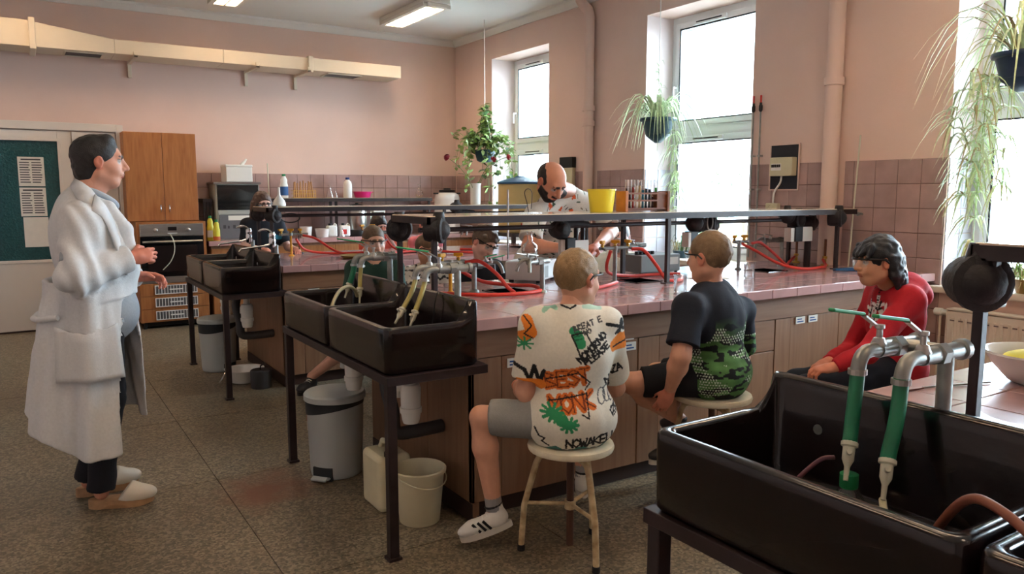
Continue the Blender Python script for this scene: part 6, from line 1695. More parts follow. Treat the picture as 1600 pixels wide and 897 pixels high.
def person(label, J, s, skin, top, bottom, hair, group=None, res=0.007, hres=0.0042, paint=None, hand=None, sleeve='short', legs='shorts', hairf=None, goggles=None, shoes=None, g=1.0, belly=0.0, head_s=1.0, wr=0.008, neck=0.05, extra=None, hem=None, wrinkle=1.0, collar=False, beard=None, lower=True, tres=None, ncut=1.0, seat=None):
    """one standing or seated figure; hand={'L':(dir, palm normal, thumb sign, curl)}"""
    J = setup({k_: np.array(v, float) for k_, v in J.items()}, s)
    base = np.array((J['pel'][0], J['pel'][1], 0.0))
    def on_seat(V):                       # flesh and cloth flatten on the stool
        if seat is not None:
            m_ = (np.hypot(V[:, 0] - J['pel'][0], V[:, 1] - J['pel'][1]) < 0.22) & (V[:, 2] < seat + 0.002) & (V[:, 2] > seat - 0.12)
            V[m_, 2] = seat + 0.002
        return V
    t = thing('person', label, 'person', base, 0, group)
    Rh = frame(J['face'], J.get('hup', (0, 0, 1)))
    hs = head_s
    # body: one skin
    B = Blob()
    torso(B, J, s, g, 0, belly=belly)
    B.cap(J['chest'] + (J['head'] - J['chest']) * 0.02, J['head'] - Rh[:, 1] * 0.018 - Rh[:, 2] * 0.05, neck * s * 1.1, neck * s, k=0.03)
    for q in ('L', 'R'):
        B.cap(J['sh' + q], J['el' + q], 0.046 * s * g, 0.038 * s * g, k=0.02)
        m_ = J['el' + q] * 0.7 + J['wr' + q] * 0.3
        B.cap(J['el' + q], m_, 0.038 * s * g, 0.039 * s * g, k=0.02); B.cap(m_, J['wr' + q], 0.039 * s * g, 0.026 * s, k=0.02)
        if lower:
            B.cap(J['hp' + q], J['kn' + q], 0.078 * s * g, 0.053 * s, k=0.03)
            m_ = J['kn' + q] * 0.68 + J['an' + q] * 0.32
            B.cap(J['kn' + q], m_, 0.051 * s, 0.052 * s * g, k=0.02); B.cap(m_, J['an' + q], 0.052 * s * g, 0.035 * s, k=0.02)
            B.cap(J['an' + q], J['an' + q] - np.array((0, 0, 0.03)), 0.034 * s, k=0.01)
    body = B.mesh(res); on_seat(body[0])
    H = Blob()
    add_head(H, J['head'], Rh, hs)
    H.cap(J['head'] - Rh[:, 1] * 0.018 - Rh[:, 2] * 0.05 * hs, J['chest'] * 0.55 + (J['head'] - Rh[:, 2] * 0.05) * 0.45, neck * s, neck * s * 1.04, k=0.03)
    head = H.mesh(hres)
    pal = [skin, tuple(int(a * b) for a, b in zip(skin, (0.82, 0.62, 0.62))), (176, 166, 160), hair[0], (40, 34, 30), tuple(int(a * b) for a, b in zip(skin, (1.0, 0.86, 0.84)))]
    hc = H.colour(head[0], pal)
    lc = (head[0] - J['head']) @ Rh / hs
    for q in (-1, 1):
        m_ = ((lc[:, 0] - q * 0.031) ** 2 + (lc[:, 2] - 0.010) ** 2 < 0.0062 ** 2) & (lc[:, 1] > 0.06); hc[m_] = lin((50, 36, 28))[:3]
        lid = (np.abs(lc[:, 0] - q * 0.031) < 0.017) & (lc[:, 2] > 0.0155) & (lc[:, 2] < 0.019) & (lc[:, 1] > 0.06); hc[lid] = lin(tuple(int(c_ * 0.5) for c_ in skin))[:3]
    if beard is not None:
        bm_ = beard(lc); hc[bm_] = lin(hair[0])[:3]
    parts = [body, head]; cols = [np.tile(lin(skin)[:3], (len(body[0]), 1)), hc]
    for q in ('L', 'R'):
        if hand and q in hand:
            hd = hand[q]; Hd = Blob()
            add_hand(Hd, J['wr' + q], hd[0], hd[1], hd[2], hd[4] if len(hd) > 4 else s, hd[3])
            Hd.cap(J['wr' + q] + (J['el' + q] - J['wr' + q]) * 0.12, J['wr' + q], 0.028 * s, 0.0255 * s, k=0.01)
            hm = Hd.mesh(0.0036 if hres < 0.005 else 0.005)
            parts.append(hm); cols.append(np.tile(lin(pal[5])[:3], (len(hm[0]), 1)))
    org('body', joinVF(*parts), np.concatenate(cols), 'skin', base, t)
    # top garment
    if top is not None:
        C = Blob()
        R = torso(C, J, s, g, 0.014, belly=belly, k=0.06)
        for q in ('L', 'R'):
            a, e, w_ = J['sh' + q], J['el' + q], J['wr' + q]
            if sleeve == 'short':
                d = nv(e - a); en = a + (e - a) * 0.78
                C.cap(a, en, 0.062 * s * g, 0.066 * s * g, k=0.04, cut=[(en, d)])
            else:
                C.cap(a, e, 0.064 * s * g, 0.056 * s * g, k=0.04)
                en = e + (w_ - e) * 0.93; d = nv(w_ - e)
                C.cap(e, en, 0.054 * s * g, 0.038 * s, k=0.02, cut=[(en, d)])
        up = R[:, 2]
        if hem is not None:
            C.ell(J['pel'] + up * 0.0, np.array((0.172 * g * s + 0.012, 0.140 * g * s + 0.012, 0.16 * s)), R, k=0.05)
        hb = J['pel'] - up * (0.06 * s if hem is None else hem)
        C.fn(lambda P: (P - hb) @ up, hb - 0.5, hb + 0.5 * up + 0.35 - 0.35 * up, k=0.006, op='-') if False else None
        C.cap(J['chest'] + up * 0.012 * s + R[:, 1] * 0.02 * s, J['head'], (0.058 * s + neck * 0.2) * ncut, 0.07 * s * ncut, k=0.008, op='-')
        if extra: extra(C, J, R, s)
        V, F = C.mesh(tres or res * 0.8)
        N = normals(V, F)
        q_ = (V - J['pel']) @ R
        if wr > 0:
            rn = vnoise(V * np.array((9, 9, 5)) / s + 3.7); r2 = vnoise(V * np.array((22, 22, 9)) / s)
            V = V + N * ((rn - 0.5) * wr * 1.6 + (r2 - 0.5) * wr * 0.7)[:, None] * wrinkle
        V = on_seat(V)
        cl = np.tile(lin(top)[:3], (len(V), 1))
        if paint: cl = paint(V, N, J, R, cl)
        org('shirt', (V, F), cl, 'cloth', base, t)
    # lower garment
    if lower and bottom is not None:
        C = Blob()
        up = nv(J['chest'] - J['pel'])
        R = frame(J['fwd'], (0, 0, 1))
        C.ell(J['pel'] + up * 0.015 * s, np.array((0.165 * g, 0.13 * g, 0.125)) * s + 0.006, R, k=0.05)
        for q in ('L', 'R'):
            a, e, w_ = J['hp' + q], J['kn' + q], J['an' + q]
            if legs == 'shorts':
                en = a + (e - a) * 0.86; d = nv(e - a)
                C.cap(a, en, 0.090 * s * g, 0.080 * s, k=0.04, cut=[(en, d)])
            else:
                C.cap(a, e, 0.088 * s * g, 0.068 * s, k=0.04)
                en = w_ + nv(w_ - e) * 0.015; d = nv(w_ - e)
                C.cap(e, en, 0.068 * s, 0.060 * s, k=0.03, cut=[(en, d)])
        V, F = C.mesh(res)
        N = normals(V, F)
        V = on_seat(V + N * ((vnoise(V * 14 + 9) - 0.5) * 0.012)[:, None])
        org('shorts' if legs == 'shorts' else 'trousers', (V, F), np.tile(lin(bottom)[:3], (len(V), 1)), 'cloth', base, t)
    # hair
    if hairf is not None:
        Hb = Blob(); hairf(Hb, J['head'], Rh, hs)
        V, F = Hb.mesh(hres)
        N = normals(V, F)
        l_ = (V - J['head']) @ Rh / hs
        amp = hair[1]
        V = V + N * ((vnoise(l_ * np.array((70, 45, 45))) - 0.5) * amp)[:, None]
        hcol = np.array(lin(hair[0])[:3])[None] * (0.84 + 0.32 * vnoise(l_ * np.array((110, 60, 16)) + 5))[:, None]
        org('hair', (V, F), hcol, 'hair', base, t)
    if goggles is not None:
        c = J['head']; ud = goggles.get('up', 0.012)
        w_ = lambda l, f, u_: Vector(c + Rh @ (np.array((l, f, u_)) * hs))
        front = [w_(l, 0.118 - 9.0 * l * l, ud - 0.004) for l in np.linspace(-0.062, 0.062, 11)]
        lens = MB()
        n = len(front); upv = Vector(Rh[:, 2]) * 0.018 * hs
        lens.add([p + upv for p in front] + [p - upv * 1.25 for p in front], [(k, k + 1, n + k + 1, n + k) for k in range(n - 1)])
        gl = lens.build('goggle_lens', 'goggle_lens', None, fixn=False, smooth=60)
        fr = MB().tube([p + upv for p in front], 0.0042 * hs, 6)
        for q in (-1, 1):
            fr.tube([w_(q * 0.062, 0.083, ud + 0.014), w_(q * 0.078, 0.062, ud + 0.012), w_(q * 0.088, 0.0, ud + 0.008), w_(q * 0.086, -0.02, ud - 0.01)], goggles.get('arm', 0.0042) * hs, 6)
        fo = fr.build('goggle_frame', goggles.get('mat', 'goggle_frame'), None, smooth=50)
        for o in (gl, fo):
            o.parent = t; o.matrix_parent_inverse = Matrix.Translation(-Vector(base))
    if shoes and lower:
        for q in ('L', 'R'):
            shoe('shoe', t, base, J['an' + q], shoes.get('toe' + q, J['fwd']), s * shoes.get('size', 1.0), shoes['main'], shoes['sole'], shoes.get('accent'), shoes.get('lift' + q, 0.0), shoes.get('laces'), shoes.get('stripes', False))
            if shoes.get('sock'):
                a = J['an' + q]; d = nv(J['kn' + q] - a)
                so = MB().tube([Vector(a - d * 0.01), Vector(a + d * 0.055 * s)], [0.040 * s, 0.0395 * s], 16).build('sock', mk_once('sock_%d_%d_%d' % shoes['sock'], shoes['sock'], 0.9), None, smooth=50)
                so.parent = t; so.matrix_parent_inverse = Matrix.Translation(-Vector(base))
    return t, J

# hair shapes
def hair_short(th=0.012, front=0.05, low=-0.05, side=0.004, top=0.012):
    def f(B, c, R, s):
        w = lambda l, y, u_: c + R @ (np.array((l, y, u_)) * s)
        B.ell(w(0, -0.016, 0.030 + top * 0.4), np.array((0.077 + side, 0.098 + th * 0.6, 0.086 + top)) * s, R, k=0.02, cut=[(w(0, -0.05, low), -R[:, 2] - 0.35 * R[:, 1])])
        B.ell(w(0, 0.105, -0.040), np.array((0.088, 0.075, 0.105)) * s, R, k=0.012, op='-')
        for q in (-1, 1): B.ell(w(q * 0.086, 0.0, -0.012), np.array((0.022, 0.026, 0.038)) * s, R, k=0.008, op='-')
    return f
# ------------------------------------------------------------------ the people
def stool(x, y, zs, label, r=0.175, rot=0.0):
    t = thing('stool', label, 'stool', (x, y, 0), rot, 'white round lab stools')
    MB().lathe([(0.0, zs - 0.034), (r - 0.02, zs - 0.034), (r - 0.004, zs - 0.028), (r, zs - 0.016), (r - 0.004, zs - 0.004), (r - 0.02, zs), (0.0, zs)], n=36, caps=False).build('seat', 'stool_white', t, smooth=45)
    MB().cyl((0, 0, 0.03), (0, 0, zs - 0.034), 0.0155, n=12).build('stem', 'stool_stem', t, smooth=50)
    MB().cyl((0, 0, 0.19), (0, 0, 0.225), 0.024, n=12).build('hub', 'stool_leg', t, smooth=50)
    MB().cyl((0, 0, zs - 0.075), (0, 0, zs - 0.035), 0.03, n=12).build('seat_socket', 'stool_leg', t, smooth=50)
    for k in range(3):
        a = 2 * PI * k / 3
        c, s_ = math.cos(a), math.sin(a)
        l = MB().tube([(c * 0.02, s_ * 0.02, zs - 0.058), (c * 0.105, s_ * 0.105, zs - 0.058), (c * 0.128, s_ * 0.128, zs - 0.068), (c * 0.142, s_ * 0.142, zs - 0.095), (c * 0.192, s_ * 0.192, 0.20), (c * 0.205, s_ * 0.205, 0.02)], 0.0135, 10).build('leg', 'stool_leg', t, smooth=50)
        MB().cyl((c * 0.205, s_ * 0.205, 0.0), (c * 0.2045, s_ * 0.2045, 0.026), 0.0165, n=10).build('rubber_foot', 'rubber', l, smooth=50)
        MB().cyl((c * 0.02, s_ * 0.02, 0.21), (c * 0.19, s_ * 0.19, 0.21), 0.0085, n=8).build('stretcher', 'stool_leg', t, smooth=50)
    return t
def seg_dist(U, a, b):
    ab = b - a; t = np.clip(((U - a) @ ab) / max(float(ab @ ab), 1e-9), 0, 1)
    q = U - a - t[:, None] * ab
    return np.sqrt((q * q).sum(1))
def stroke(cl, U, mask, pts, w, rgb):
    m = np.zeros(len(U), bool)
    for a, b in zip(pts[:-1], pts[1:]):
        a, b = np.array(a, float), np.array(b, float)
        m |= seg_dist(U, a, b) < w
    m &= mask
    cl[m] = lin(rgb)[:3]
FONT = dict(A='0,0 2,6 4,0|1,2 3,2', B='0,0 0,6 3,5 0,3 4,1 0,0', C='4,5 2,6 0,3 2,0 4,1', E='4,6 0,6 0,0 4,0|0,3 3,3', F='4,6 0,6 0,0|0,3 3,3', G='4,5 2,6 0,3 2,0 4,1 4,3 2,3', I='2,0 2,6', K='0,0 0,6|4,6 0,3 4,0', L='0,6 0,0 4,0', M='0,0 0,6 2,3 4,6 4,0', N='0,0 0,6 4,0 4,6', O='2,6 0,4 0,2 2,0 4,2 4,4 2,6', P='0,0 0,6 4,5 4,4 0,3', R='0,0 0,6 4,5 0,3 4,0', S='4,5 2,6 0,5 4,2 2,0 0,1', T='0,6 4,6|2,6 2,0', U='0,6 0,1 2,0 4,1 4,6', V='0,6 2,0 4,6', W='0,6 1,0 2,4 3,0 4,6', X='0,0 4,6|0,6 4,0', Z='0,6 4,6 0,0 4,0')
def write(cl, U, mask, text, x, y, h, ang, w, rgb, gap=1.35):
    ca, sa = math.cos(ang), math.sin(ang); k = h / 6.0
    for i, ch in enumerate(text):
        for pl in FONT.get(ch, '').split('|'):
            if not pl: continue
            p = []
            for q in pl.split():
                a, b = q.split(','); a = (float(a) + i * 4 * gap) * k; b = float(b) * k
                p.append((x + a * ca - b * sa, y + a * sa + b * ca))
            stroke(cl, U, mask, p, w, rgb)

SKIN = (214, 160, 134); SKIN2 = (222, 172, 148)

# --- boy in the graffiti shirt
stool(1.865, 2.475, 0.48, 'white round stool under the boy in the graffiti shirt', 0.18, 0.42)
def paintA(V, N, J, R, cl):
    rt = nv(0.87, -0.49, 0)
    U = np.stack([(V - J['pel']) @ rt, V[:, 2]], 1)
    vis = (N @ np.array((-0.55, -0.83, 0.1))) > -0.15
    px = lambda u, v: ((u - 889) / 360.0, 0.48 + (689 - v) / 356.0)
    S_ = lambda pts, w, c: stroke(cl, U, vis, [px(*p) for p in pts], w, c)
    bk, og, gn = (26, 26, 28), (224, 128, 40), (46, 146, 96)
    # hem band
    m = vis & (U[:, 1] < 0.49 + 0.012 * np.sin(U[:, 0] * 60)); cl[m] = lin((70, 128, 118))[:3]
    S_([(890, 522), (897, 536)], 0.020, gn); S_([(886, 518), (896, 528)], 0.016, gn)
    S_([(884, 524), (904, 520), (921, 552), (899, 560), (884, 524)], 0.0035, bk)
    for k in range(3): S_([(888, 521 + 5 * k), (898, 519 + 5 * k)], 0.003, (24, 100, 66))
    write(cl, U, vis, 'BREATHE', *px(888, 519), 0.020, 0.28, 0.0028, (70, 70, 72))
    write(cl, U, vis, 'NO', *px(903, 524), 0.018, 0.28, 0.0028, (70, 70, 72))
    write(cl, U, vis, 'NOMORNO', *px(897, 563), 0.028, 0.72, 0.0042, bk, 1.15)
    write(cl, U, vis, 'PLEASE', *px(906, 568), 0.026, 0.62, 0.0040, bk, 1.2)
    # right shoulder motif
    S_([(938, 512), (956, 516), (972, 524)], 0.007, bk); S_([(962, 508), (957, 526), (974, 538)], 0.008, bk); S_([(952, 526), (966, 512)], 0.006, bk); S_([(966, 522), (974, 512)], 0.006, bk)
    S_([(950, 543), (960, 534), (972, 536)], 0.022, og); S_([(950, 548), (972, 547)], 0.016, og); S_([(948, 546), (960, 543), (972, 541)], 0.004, bk)
    write(cl, U, vis, 'NAZA', *px(939, 601), 0.036, 0.42, 0.0042, bk, 1.0)
    for c in ((929, 613), (938, 611), (946, 612)):
        S_([(c[0] + 6 * math.cos(a), c[1] + 11 * math.sin(a)) for a in np.linspace(0, 6.3, 12)], 0.0026, (96, 98, 100))
    S_([(942, 634), (955, 623), (965, 622), (965, 634), (947, 643), (942, 634)], 0.003, bk); write(cl, U, vis, 'ZOS', *px(947, 639), 0.026, 0.4, 0.0032, bk, 1.0)
    # orange lettering and palms
    for a in ((850, 600, 'BEST'), (856, 634, 'MONK')):
        write(cl, U, vis, a[2], *px(a[0], a[1]), 0.060, 0.14, 0.0120, (216, 112, 40), 1.06)
        write(cl, U, vis, a[2], *px(a[0] - 1, a[1] + 1), 0.064, 0.14, 0.0026, (120, 52, 24), 1.06)
    S_([(849, 587), (893, 577), (911, 592), (904, 602)], 0.003, bk); S_([(852, 617), (906, 607), (908, 640), (898, 634)], 0.003, bk)
    for (cx, cy, rr) in ((856, 632, 15), (879, 648, 13), (866, 640, 9)):
        for a in np.linspace(0, 6.28, 11): S_([(cx, cy), (cx + rr * math.cos(a), cy + rr * 0.8 * math.sin(a))], 0.006, gn)
    # left sleeve motif
    S_([(804, 570), (818, 576), (826, 592), (832, 570), (840, 594), (845, 576)], 0.008, bk)
    S_([(810, 596), (842, 597)], 0.020, og)
    S_([(822, 505), (828, 522), (816, 528)], 0.022, og); S_([(818, 500), (828, 512), (818, 524), (830, 530)], 0.003, bk)
    for a in np.linspace(0, 6.28, 9): S_([(818, 538), (818 + 12 * math.cos(a), 538 + 9 * math.sin(a))], 0.004, gn)
    S_([(846, 492), (856, 486), (864, 489)], 0.008, (150, 196, 172)); S_([(872, 485), (884, 489), (893, 485)], 0.0035, bk); S_([(904, 487), (930, 490)], 0.007, (176, 212, 196))
    # bottom lettering
    write(cl, U, vis, 'NOWAKEU', *px(876, 684), 0.040, 0.06, 0.0042, bk, 1.06)
    for c in range(9):
        S_([(862 + 11 * c + 6 * math.cos(a), 692 + 5 * math.sin(a)) for a in np.linspace(3.1, 6.3, 8)], 0.0028, (90, 100, 98))
    S_([(832, 656), (838, 668), (846, 670), (842, 676), (852, 682)], 0.0034, bk)
    return cl
pelA = np.array((1.865, 2.475, 0.575))
JA = dict(pel=pelA, chest=at(893, 492, 2.49), head=at(903, 436, 2.50), face=(0.985, 0.16, -0.05), fwd=(0.42, 0.91, 0), elL=at(822, 612, 2.58), elR=at(962, 606, 2.55), wrL=(1.80, 2.78, 0.66), wrR=(2.04, 2.80, 0.64), knL=at(752, 652, 2.70), anL=at(772, 792, 2.68), knR=(2.16, 2.80, 0.52), anR=(2.14, 2.74, 0.20))
person('blond boy in white graffiti T-shirt and grey shorts, back turned, on a stool', JA, 0.90, SKIN, (226, 222, 208), (140, 140, 138), ((140, 112, 76), 0.006), 'pupils in safety glasses', paint=paintA, hand={'L': ((0.7, 0.7, -0.1), (0, -0.2, -1), -1, 0.6), 'R': ((-0.7, 0.7, -0.1), (0, -0.2, -1), 1, 0.6)}, hairf=hair_short(0.012, top=0.011, side=0.004), goggles={}, shoes=dict(main=(226, 224, 216), sole=(206, 202, 192), accent=(24, 24, 26), toeL=(-0.86, 0.50), liftL=0.32, toeR=(0.6, 0.8), stripes=True, laces=(240, 238, 230), sock=(150, 150, 150), size=1.0), hem=0.1, res=0.0065, tres=0.0036, wr=0.010, head_s=0.98, g=1.13, seat=0.48)

# --- boy in navy and green camouflage shirt
stool(2.72, 2.50, 0.56, 'white round stool under the boy in the camouflage shirt', 0.185, 0.2)
def paintB(V, N, J, R, cl):
    q = (V - J['pel'])
    h = q[:, 2]
    n1 = vnoise(V * np.array((9, 9, 20))); n2 = vnoise(V * np.array((22, 22, 46)) + 7)
    gmix = np.clip((0.27 - h + 0.10 * (n1 - 0.5)) / 0.10, 0, 1)
    gmix = np.where((np.abs(q @ J['lat']) > 0.19) & (h > 0.14), 0, gmix)
    green = (np.array(lin((84, 132, 74))[:3])[None] * (0.55 + 0.75 * n2)[:, None])
    cl = cl * (1 - gmix[:, None]) + green * gmix[:, None]
    blot = (0.65 * vnoise(V * np.array((17, 17, 40)) + 31) + 0.35 * vnoise(V * np.array((40, 40, 80)) + 3) > 0.53) & (gmix > 0.2); cl[blot] = lin((16, 24, 28))[:3]
    uu = q @ nv(0.73, -0.68, 0); a = np.round(uu / 0.0125); b = np.round(h / 0.0125)
    off = np.where(b.astype(int) % 2 == 0, 0, 0.00625)
    dot = ((uu - off - np.round((uu - off) / 0.0125) * 0.0125) ** 2 + (h - b * 0.0125) ** 2) < 0.0036 ** 2
    zone = vnoise(V * np.array((13, 13, 26)) + 77) > 0.57
    cl[dot & zone & (gmix > 0.3)] = lin((206, 222, 204))[:3]
    return cl
pelB = np.array((2.73, 2.50, 0.655))
JB = dict(pel=pelB, chest=at(1112, 455, 2.52), head=at(1107, 404, 2.52), face=(-0.20, 0.97, -0.05), fwd=(-0.62, 0.78, 0), shL=at(1076, 482, 2.44), shR=at(1156, 486, 2.60), elL=at(1064, 556, 2.40), elR=at(1158, 560, 2.70), wrL=at(1046, 612, 2.50), wrR=at(1120, 596, 2.80), knL=at(985, 598, 2.66), anL=at(1062, 655, 2.66), knR=(2.66, 2.82, 0.60), anR=(2.80, 2.78, 0.23))
person('blond boy in navy T-shirt with green camouflage hem on a stool', JB, 0.90, SKIN, (22, 28, 42), (24, 26, 32), ((120, 98, 72), 0.006), 'pupils in safety glasses', paint=paintB, hand={'L': ((-0.25, 0.35, -0.9), (0.5, 0.5, 0.0), -1, 0.75), 'R': ((-0.5, 0.5, -0.5), (0, 0, -1), 1, 0.6)}, hairf=hair_short(0.011, top=0.014, side=0.002), goggles={}, shoes=dict(main=(40, 40, 44), sole=(200, 198, 190), toeL=(0.3, 0.9), toeR=(-0.95, 0.2)), hem=0.1, res=0.0065, tres=0.0042, wr=0.009, head_s=0.98, g=1.24, seat=0.56)

# --- girl in the red hoodie
stool(3.74, 2.24, 0.50, 'white round stool under the girl in the red hoodie', 0.175, 0.2)
def paintG(V, N, J, R, cl):
    l = nv(J['lat']); q = (V - J['pel']) @ R
    U = np.stack([q[:, 0], q[:, 2]], 1)
    vis = q[:, 1] > 0.06
    for (x, y) in ((0.03, 0.34), (0.09, 0.31), (-0.03, 0.31), (0.06, 0.27), (0.0, 0.26)):
        for a in np.linspace(0.3, 5.8, 5): stroke(cl, U, vis, [(x, y), (x + 0.04 * math.cos(a), y + 0.045 * math.sin(a))], 0.0085, (236, 232, 230))
        for a in np.linspace(0.9, 6.0, 3): stroke(cl, U, vis, [(x + 0.01, y - 0.02), (x + 0.03 * math.cos(a), y + 0.03 * math.sin(a))], 0.0055, (24, 20, 24))
    for x in (-0.022, 0.022):
        stroke(cl, U, vis & (np.sin(U[:, 1] * 500) > -0.3), [(x, 0.45), (x * 1.3, 0.33)], 0.005, (24, 20, 24))
    return cl
def extraG(C, J, R, s):
    c = J['chest']
    C.ell(c - R[:, 1] * 0.075 + R[:, 2] * 0.01, np.array((0.12, 0.075, 0.062)), R, k=0.04)
    C.ell(c - R[:, 1] * 0.12 - R[:, 2] * 0.04, np.array((0.09, 0.05, 0.06)), R, k=0.03)
    C.cap(c + R[:, 0] * 0.075 - R[:, 1] * 0.02, c + R[:, 1] * 0.06 - R[:, 2] * 0.02, 0.035, 0.028, k=0.03); C.cap(c - R[:, 0] * 0.075 - R[:, 1] * 0.02, c + R[:, 1] * 0.06 - R[:, 2] * 0.02, 0.035, 0.028, k=0.03)
pelG = at(1400, 572, 2.22)
JG = dict(pel=pelG, chest=at(1398, 452, 2.22), head=at(1370, 410, 2.24), face=(-0.86, 0.50, -0.06), fwd=(-0.86, 0.50, 0), elL=at(1352, 552, 2.12), elR=at(1330, 545, 2.46), wrL=at(1302, 574, 2.19), wrR=at(1292, 566, 2.38), knL=at(1262, 606, 2.30), anL=(3.20, 2.36, 0.10), knR=at(1246, 596, 2.50), anR=(3.34, 2.60, 0.10))
def hairG(B, c, R, s):
    hair_short(0.016, top=0.02, low=-0.07, side=0.008)(B, c, R, s)
    w = lambda l, f, u_: c + R @ (np.array((l, f, u_)) * s)
    for k in range(11):
        a = -1.35 + 2.7 * k / 10
        x, y = math.sin(a) * 0.076, -0.016 - math.cos(a) * 0.092
        B.cap(w(x, y, 0.02), w(x * 1.05, y - 0.012, -0.06), 0.026, 0.022, k=0.012); B.cap(w(x * 1.05, y - 0.012, -0.06), w(x * 0.95, y - 0.035, -0.135 - 0.02 * math.cos(a * 3)), 0.024, 0.012, k=0.012)
    for k in range(7):
        l = -0.06 + 0.02 * k
        B.cap(w(l, 0.055, 0.085), w(l * 1.05 + 0.008 * (-1) ** k, 0.098 - 4 * l * l, 0.035 + 0.008 * (k % 3)), 0.017, 0.010, k=0.012)
person('dark-haired girl in a red hoodie sitting with hands in her lap', JG, 0.90, (206, 152, 122), (176, 22, 38), (20, 28, 42), ((30, 30, 34), 0.010), 'pupils in safety glasses', paint=paintG, extra=extraG, sleeve='long', legs='trousers', hairf=hairG, goggles={'arm': 0.007}, hand={'L': ((-0.75, 0.55, -0.15), (0.1, 0.2, -1), -1, 1.0), 'R': ((-0.75, 0.2, -0.2), (0.1, -0.2, -1), 1, 1.0)}, shoes=dict(main=(40, 40, 44), sole=(220, 218, 212)), hem=0.12, res=0.0065, tres=0.0048, wr=0.012, g=1.06, head_s=0.98, seat=0.50)
# --- man in the white lab coat
def hairM(B, c, R, s):
    w = lambda l, f, u_: c + R @ (np.array((l, f, u_)) * s)
    B.ell(w(0, -0.022, 0.036), np.array((0.085, 0.102, 0.090)) * s, R, k=0.02)
    B.ell(w(0, -0.048, -0.035), np.array((0.070, 0.066, 0.070)) * s, R, k=0.03, cut=[(w(0, -0.09, -0.092), -R[:, 2] - 0.1 * R[:, 1])])
    B.cap(w(-0.03, 0.030, 0.102), w(0.03, 0.030, 0.102), 0.026 * s, k=0.03)
    B.ell(w(0, 0.116, -0.018), np.array((0.105, 0.074, 0.108)) * s, R, k=0.012, op='-')
    for q in (-1, 1):
        B.ell(w(q * 0.090, 0.002, -0.020), np.array((0.026, 0.022, 0.036)) * s, R, k=0.008, op='-')
JM = dict(pel=at(160, 486, 4.12), chest=at(134, 312, 4.12), head=at(157, 254, 4.12), face=(0.99, -0.08, -0.03), fwd=(1, -0.05, 0), shR=at(128, 348, 3.955), shL=at(142, 346, 4.29), elR=at(117, 432, 3.87), elL=at(165, 440, 4.36), wrR=at(205, 403, 3.93), wrL=at(216, 432, 4.22), knR=at(170, 620, 4.05), knL=at(172, 612, 4.22), anR=at(158, 760, 4.05), anL=at(138, 744, 4.26))
MS = (206, 148, 124)
TM, JM = person('dark-haired man in a long white lab coat and white clogs, standing', JM, 1.0, MS, (158, 168, 178), (20, 22, 32), ((34, 30, 30), 0.006), None, sleeve='short', legs='trousers', hairf=hairM, hand={'R': ((0.85, 0.1, 0.12), (0.15, 0.9, -0.3), 1, 1.25, 0.98), 'L': ((0.9, -0.15, -0.05), (0.1, -0.6, -0.8), -1, 0.9, 0.98)}, res=0.0075, tres=0.006, g=1.04, belly=0.03, head_s=1.03, hem=0.05, neck=0.058)
def smin(a, b, k):
    h = np.clip(0.5 + 0.5 * (a - b) / k, 0, 1); return a * (1 - h) + b * h - k * h * (1 - h)
def comb(Bq, P):
    d = None
    for q in Bq.p:
        e = Bq.ev(q, P); d = e if d is None else smin(d, e, q['k'])
    return d
_o, _i = Blob(), Blob()
RM = torso(_o, JM, 1.0, 1.04, 0.042, belly=0.03); torso(_i, JM, 1.0, 1.04, 0.024, belly=0.03)
AXX, AXY = 0.245, 4.12
ZE = np.array((0.25, 0.32, 0.95, 1.12, 1.27, 1.42, 1.56)); XE = np.array((0.325, 0.325, 0.345, 0.415, 0.385, 0.335, 0.27))
def front_edge(P):
    xe = np.interp(P[..., 2], ZE, XE); far = np.clip((P[..., 1] - (AXY - 0.24)) / 0.44, 0, 1)
    return xe + 0.19 * far * np.clip((1.5 - P[..., 2]) / 0.5, 0, 1)
def skirt_R(th, z):
    u = np.clip((1.08 - z) / 0.78, 0, 1.1)
    bx = 0.165 + 0.135 * u ** 0.9; by = 0.205 + 0.075 * u
    base = 1 / np.sqrt((np.cos(th) / bx) ** 2 + (np.sin(th) / by) ** 2)
    fold = (0.019 * np.sin(7 * th + 0.6) + 0.009 * np.sin(12 * th + 2.0 + 2.5 * u) + 0.006 * np.sin(19 * th + 5 * u)) * (0.25 + 1.1 * u)
    return base + fold
def coat_fn(P):
    rx, ry = P[..., 0] - AXX - 0.02 * np.clip((1.0 - P[..., 2]) / 0.7, 0, 1), P[..., 1] - AXY
    th = np.arctan2(ry, rx); rho = np.sqrt(rx * rx + ry * ry)
    sk = np.abs(rho - skirt_R(th, P[..., 2])) * 0.96 - 0.007
    hem = 0.315 + 0.10 * np.clip((P[..., 1] - AXY) / 0.25, -0.1, 1) + 0.13 * np.clip((0.16 - P[..., 0]) / 0.2, 0, 1)
    sk = np.maximum(np.maximum(sk, hem - P[..., 2]), P[..., 2] - 1.10)
    up_ = np.maximum(np.maximum(comb(_o, P), -comb(_i, P)), 1.02 - P[..., 2])
    d = smin(sk, up_, 0.03)
    return np.maximum(d, (P[..., 0] - front_edge(P)) * 0.95)
C = Blob()
C.fn(coat_fn, (AXX - 0.42, AXY - 0.42, 0.26), (AXX + 0.42, AXY + 0.42, 1.62), k=0.001)
for q in ('R', 'L'):
    a, e, w_ = JM['sh' + q], JM['el' + q], JM['wr' + q]
    C.cap(a, e, 0.086, 0.078, k=0.05); en = e + (w_ - e) * 0.97
    C.cap(e, en, 0.078, 0.052, k=0.03, cut=[(en, nv(w_ - e))])
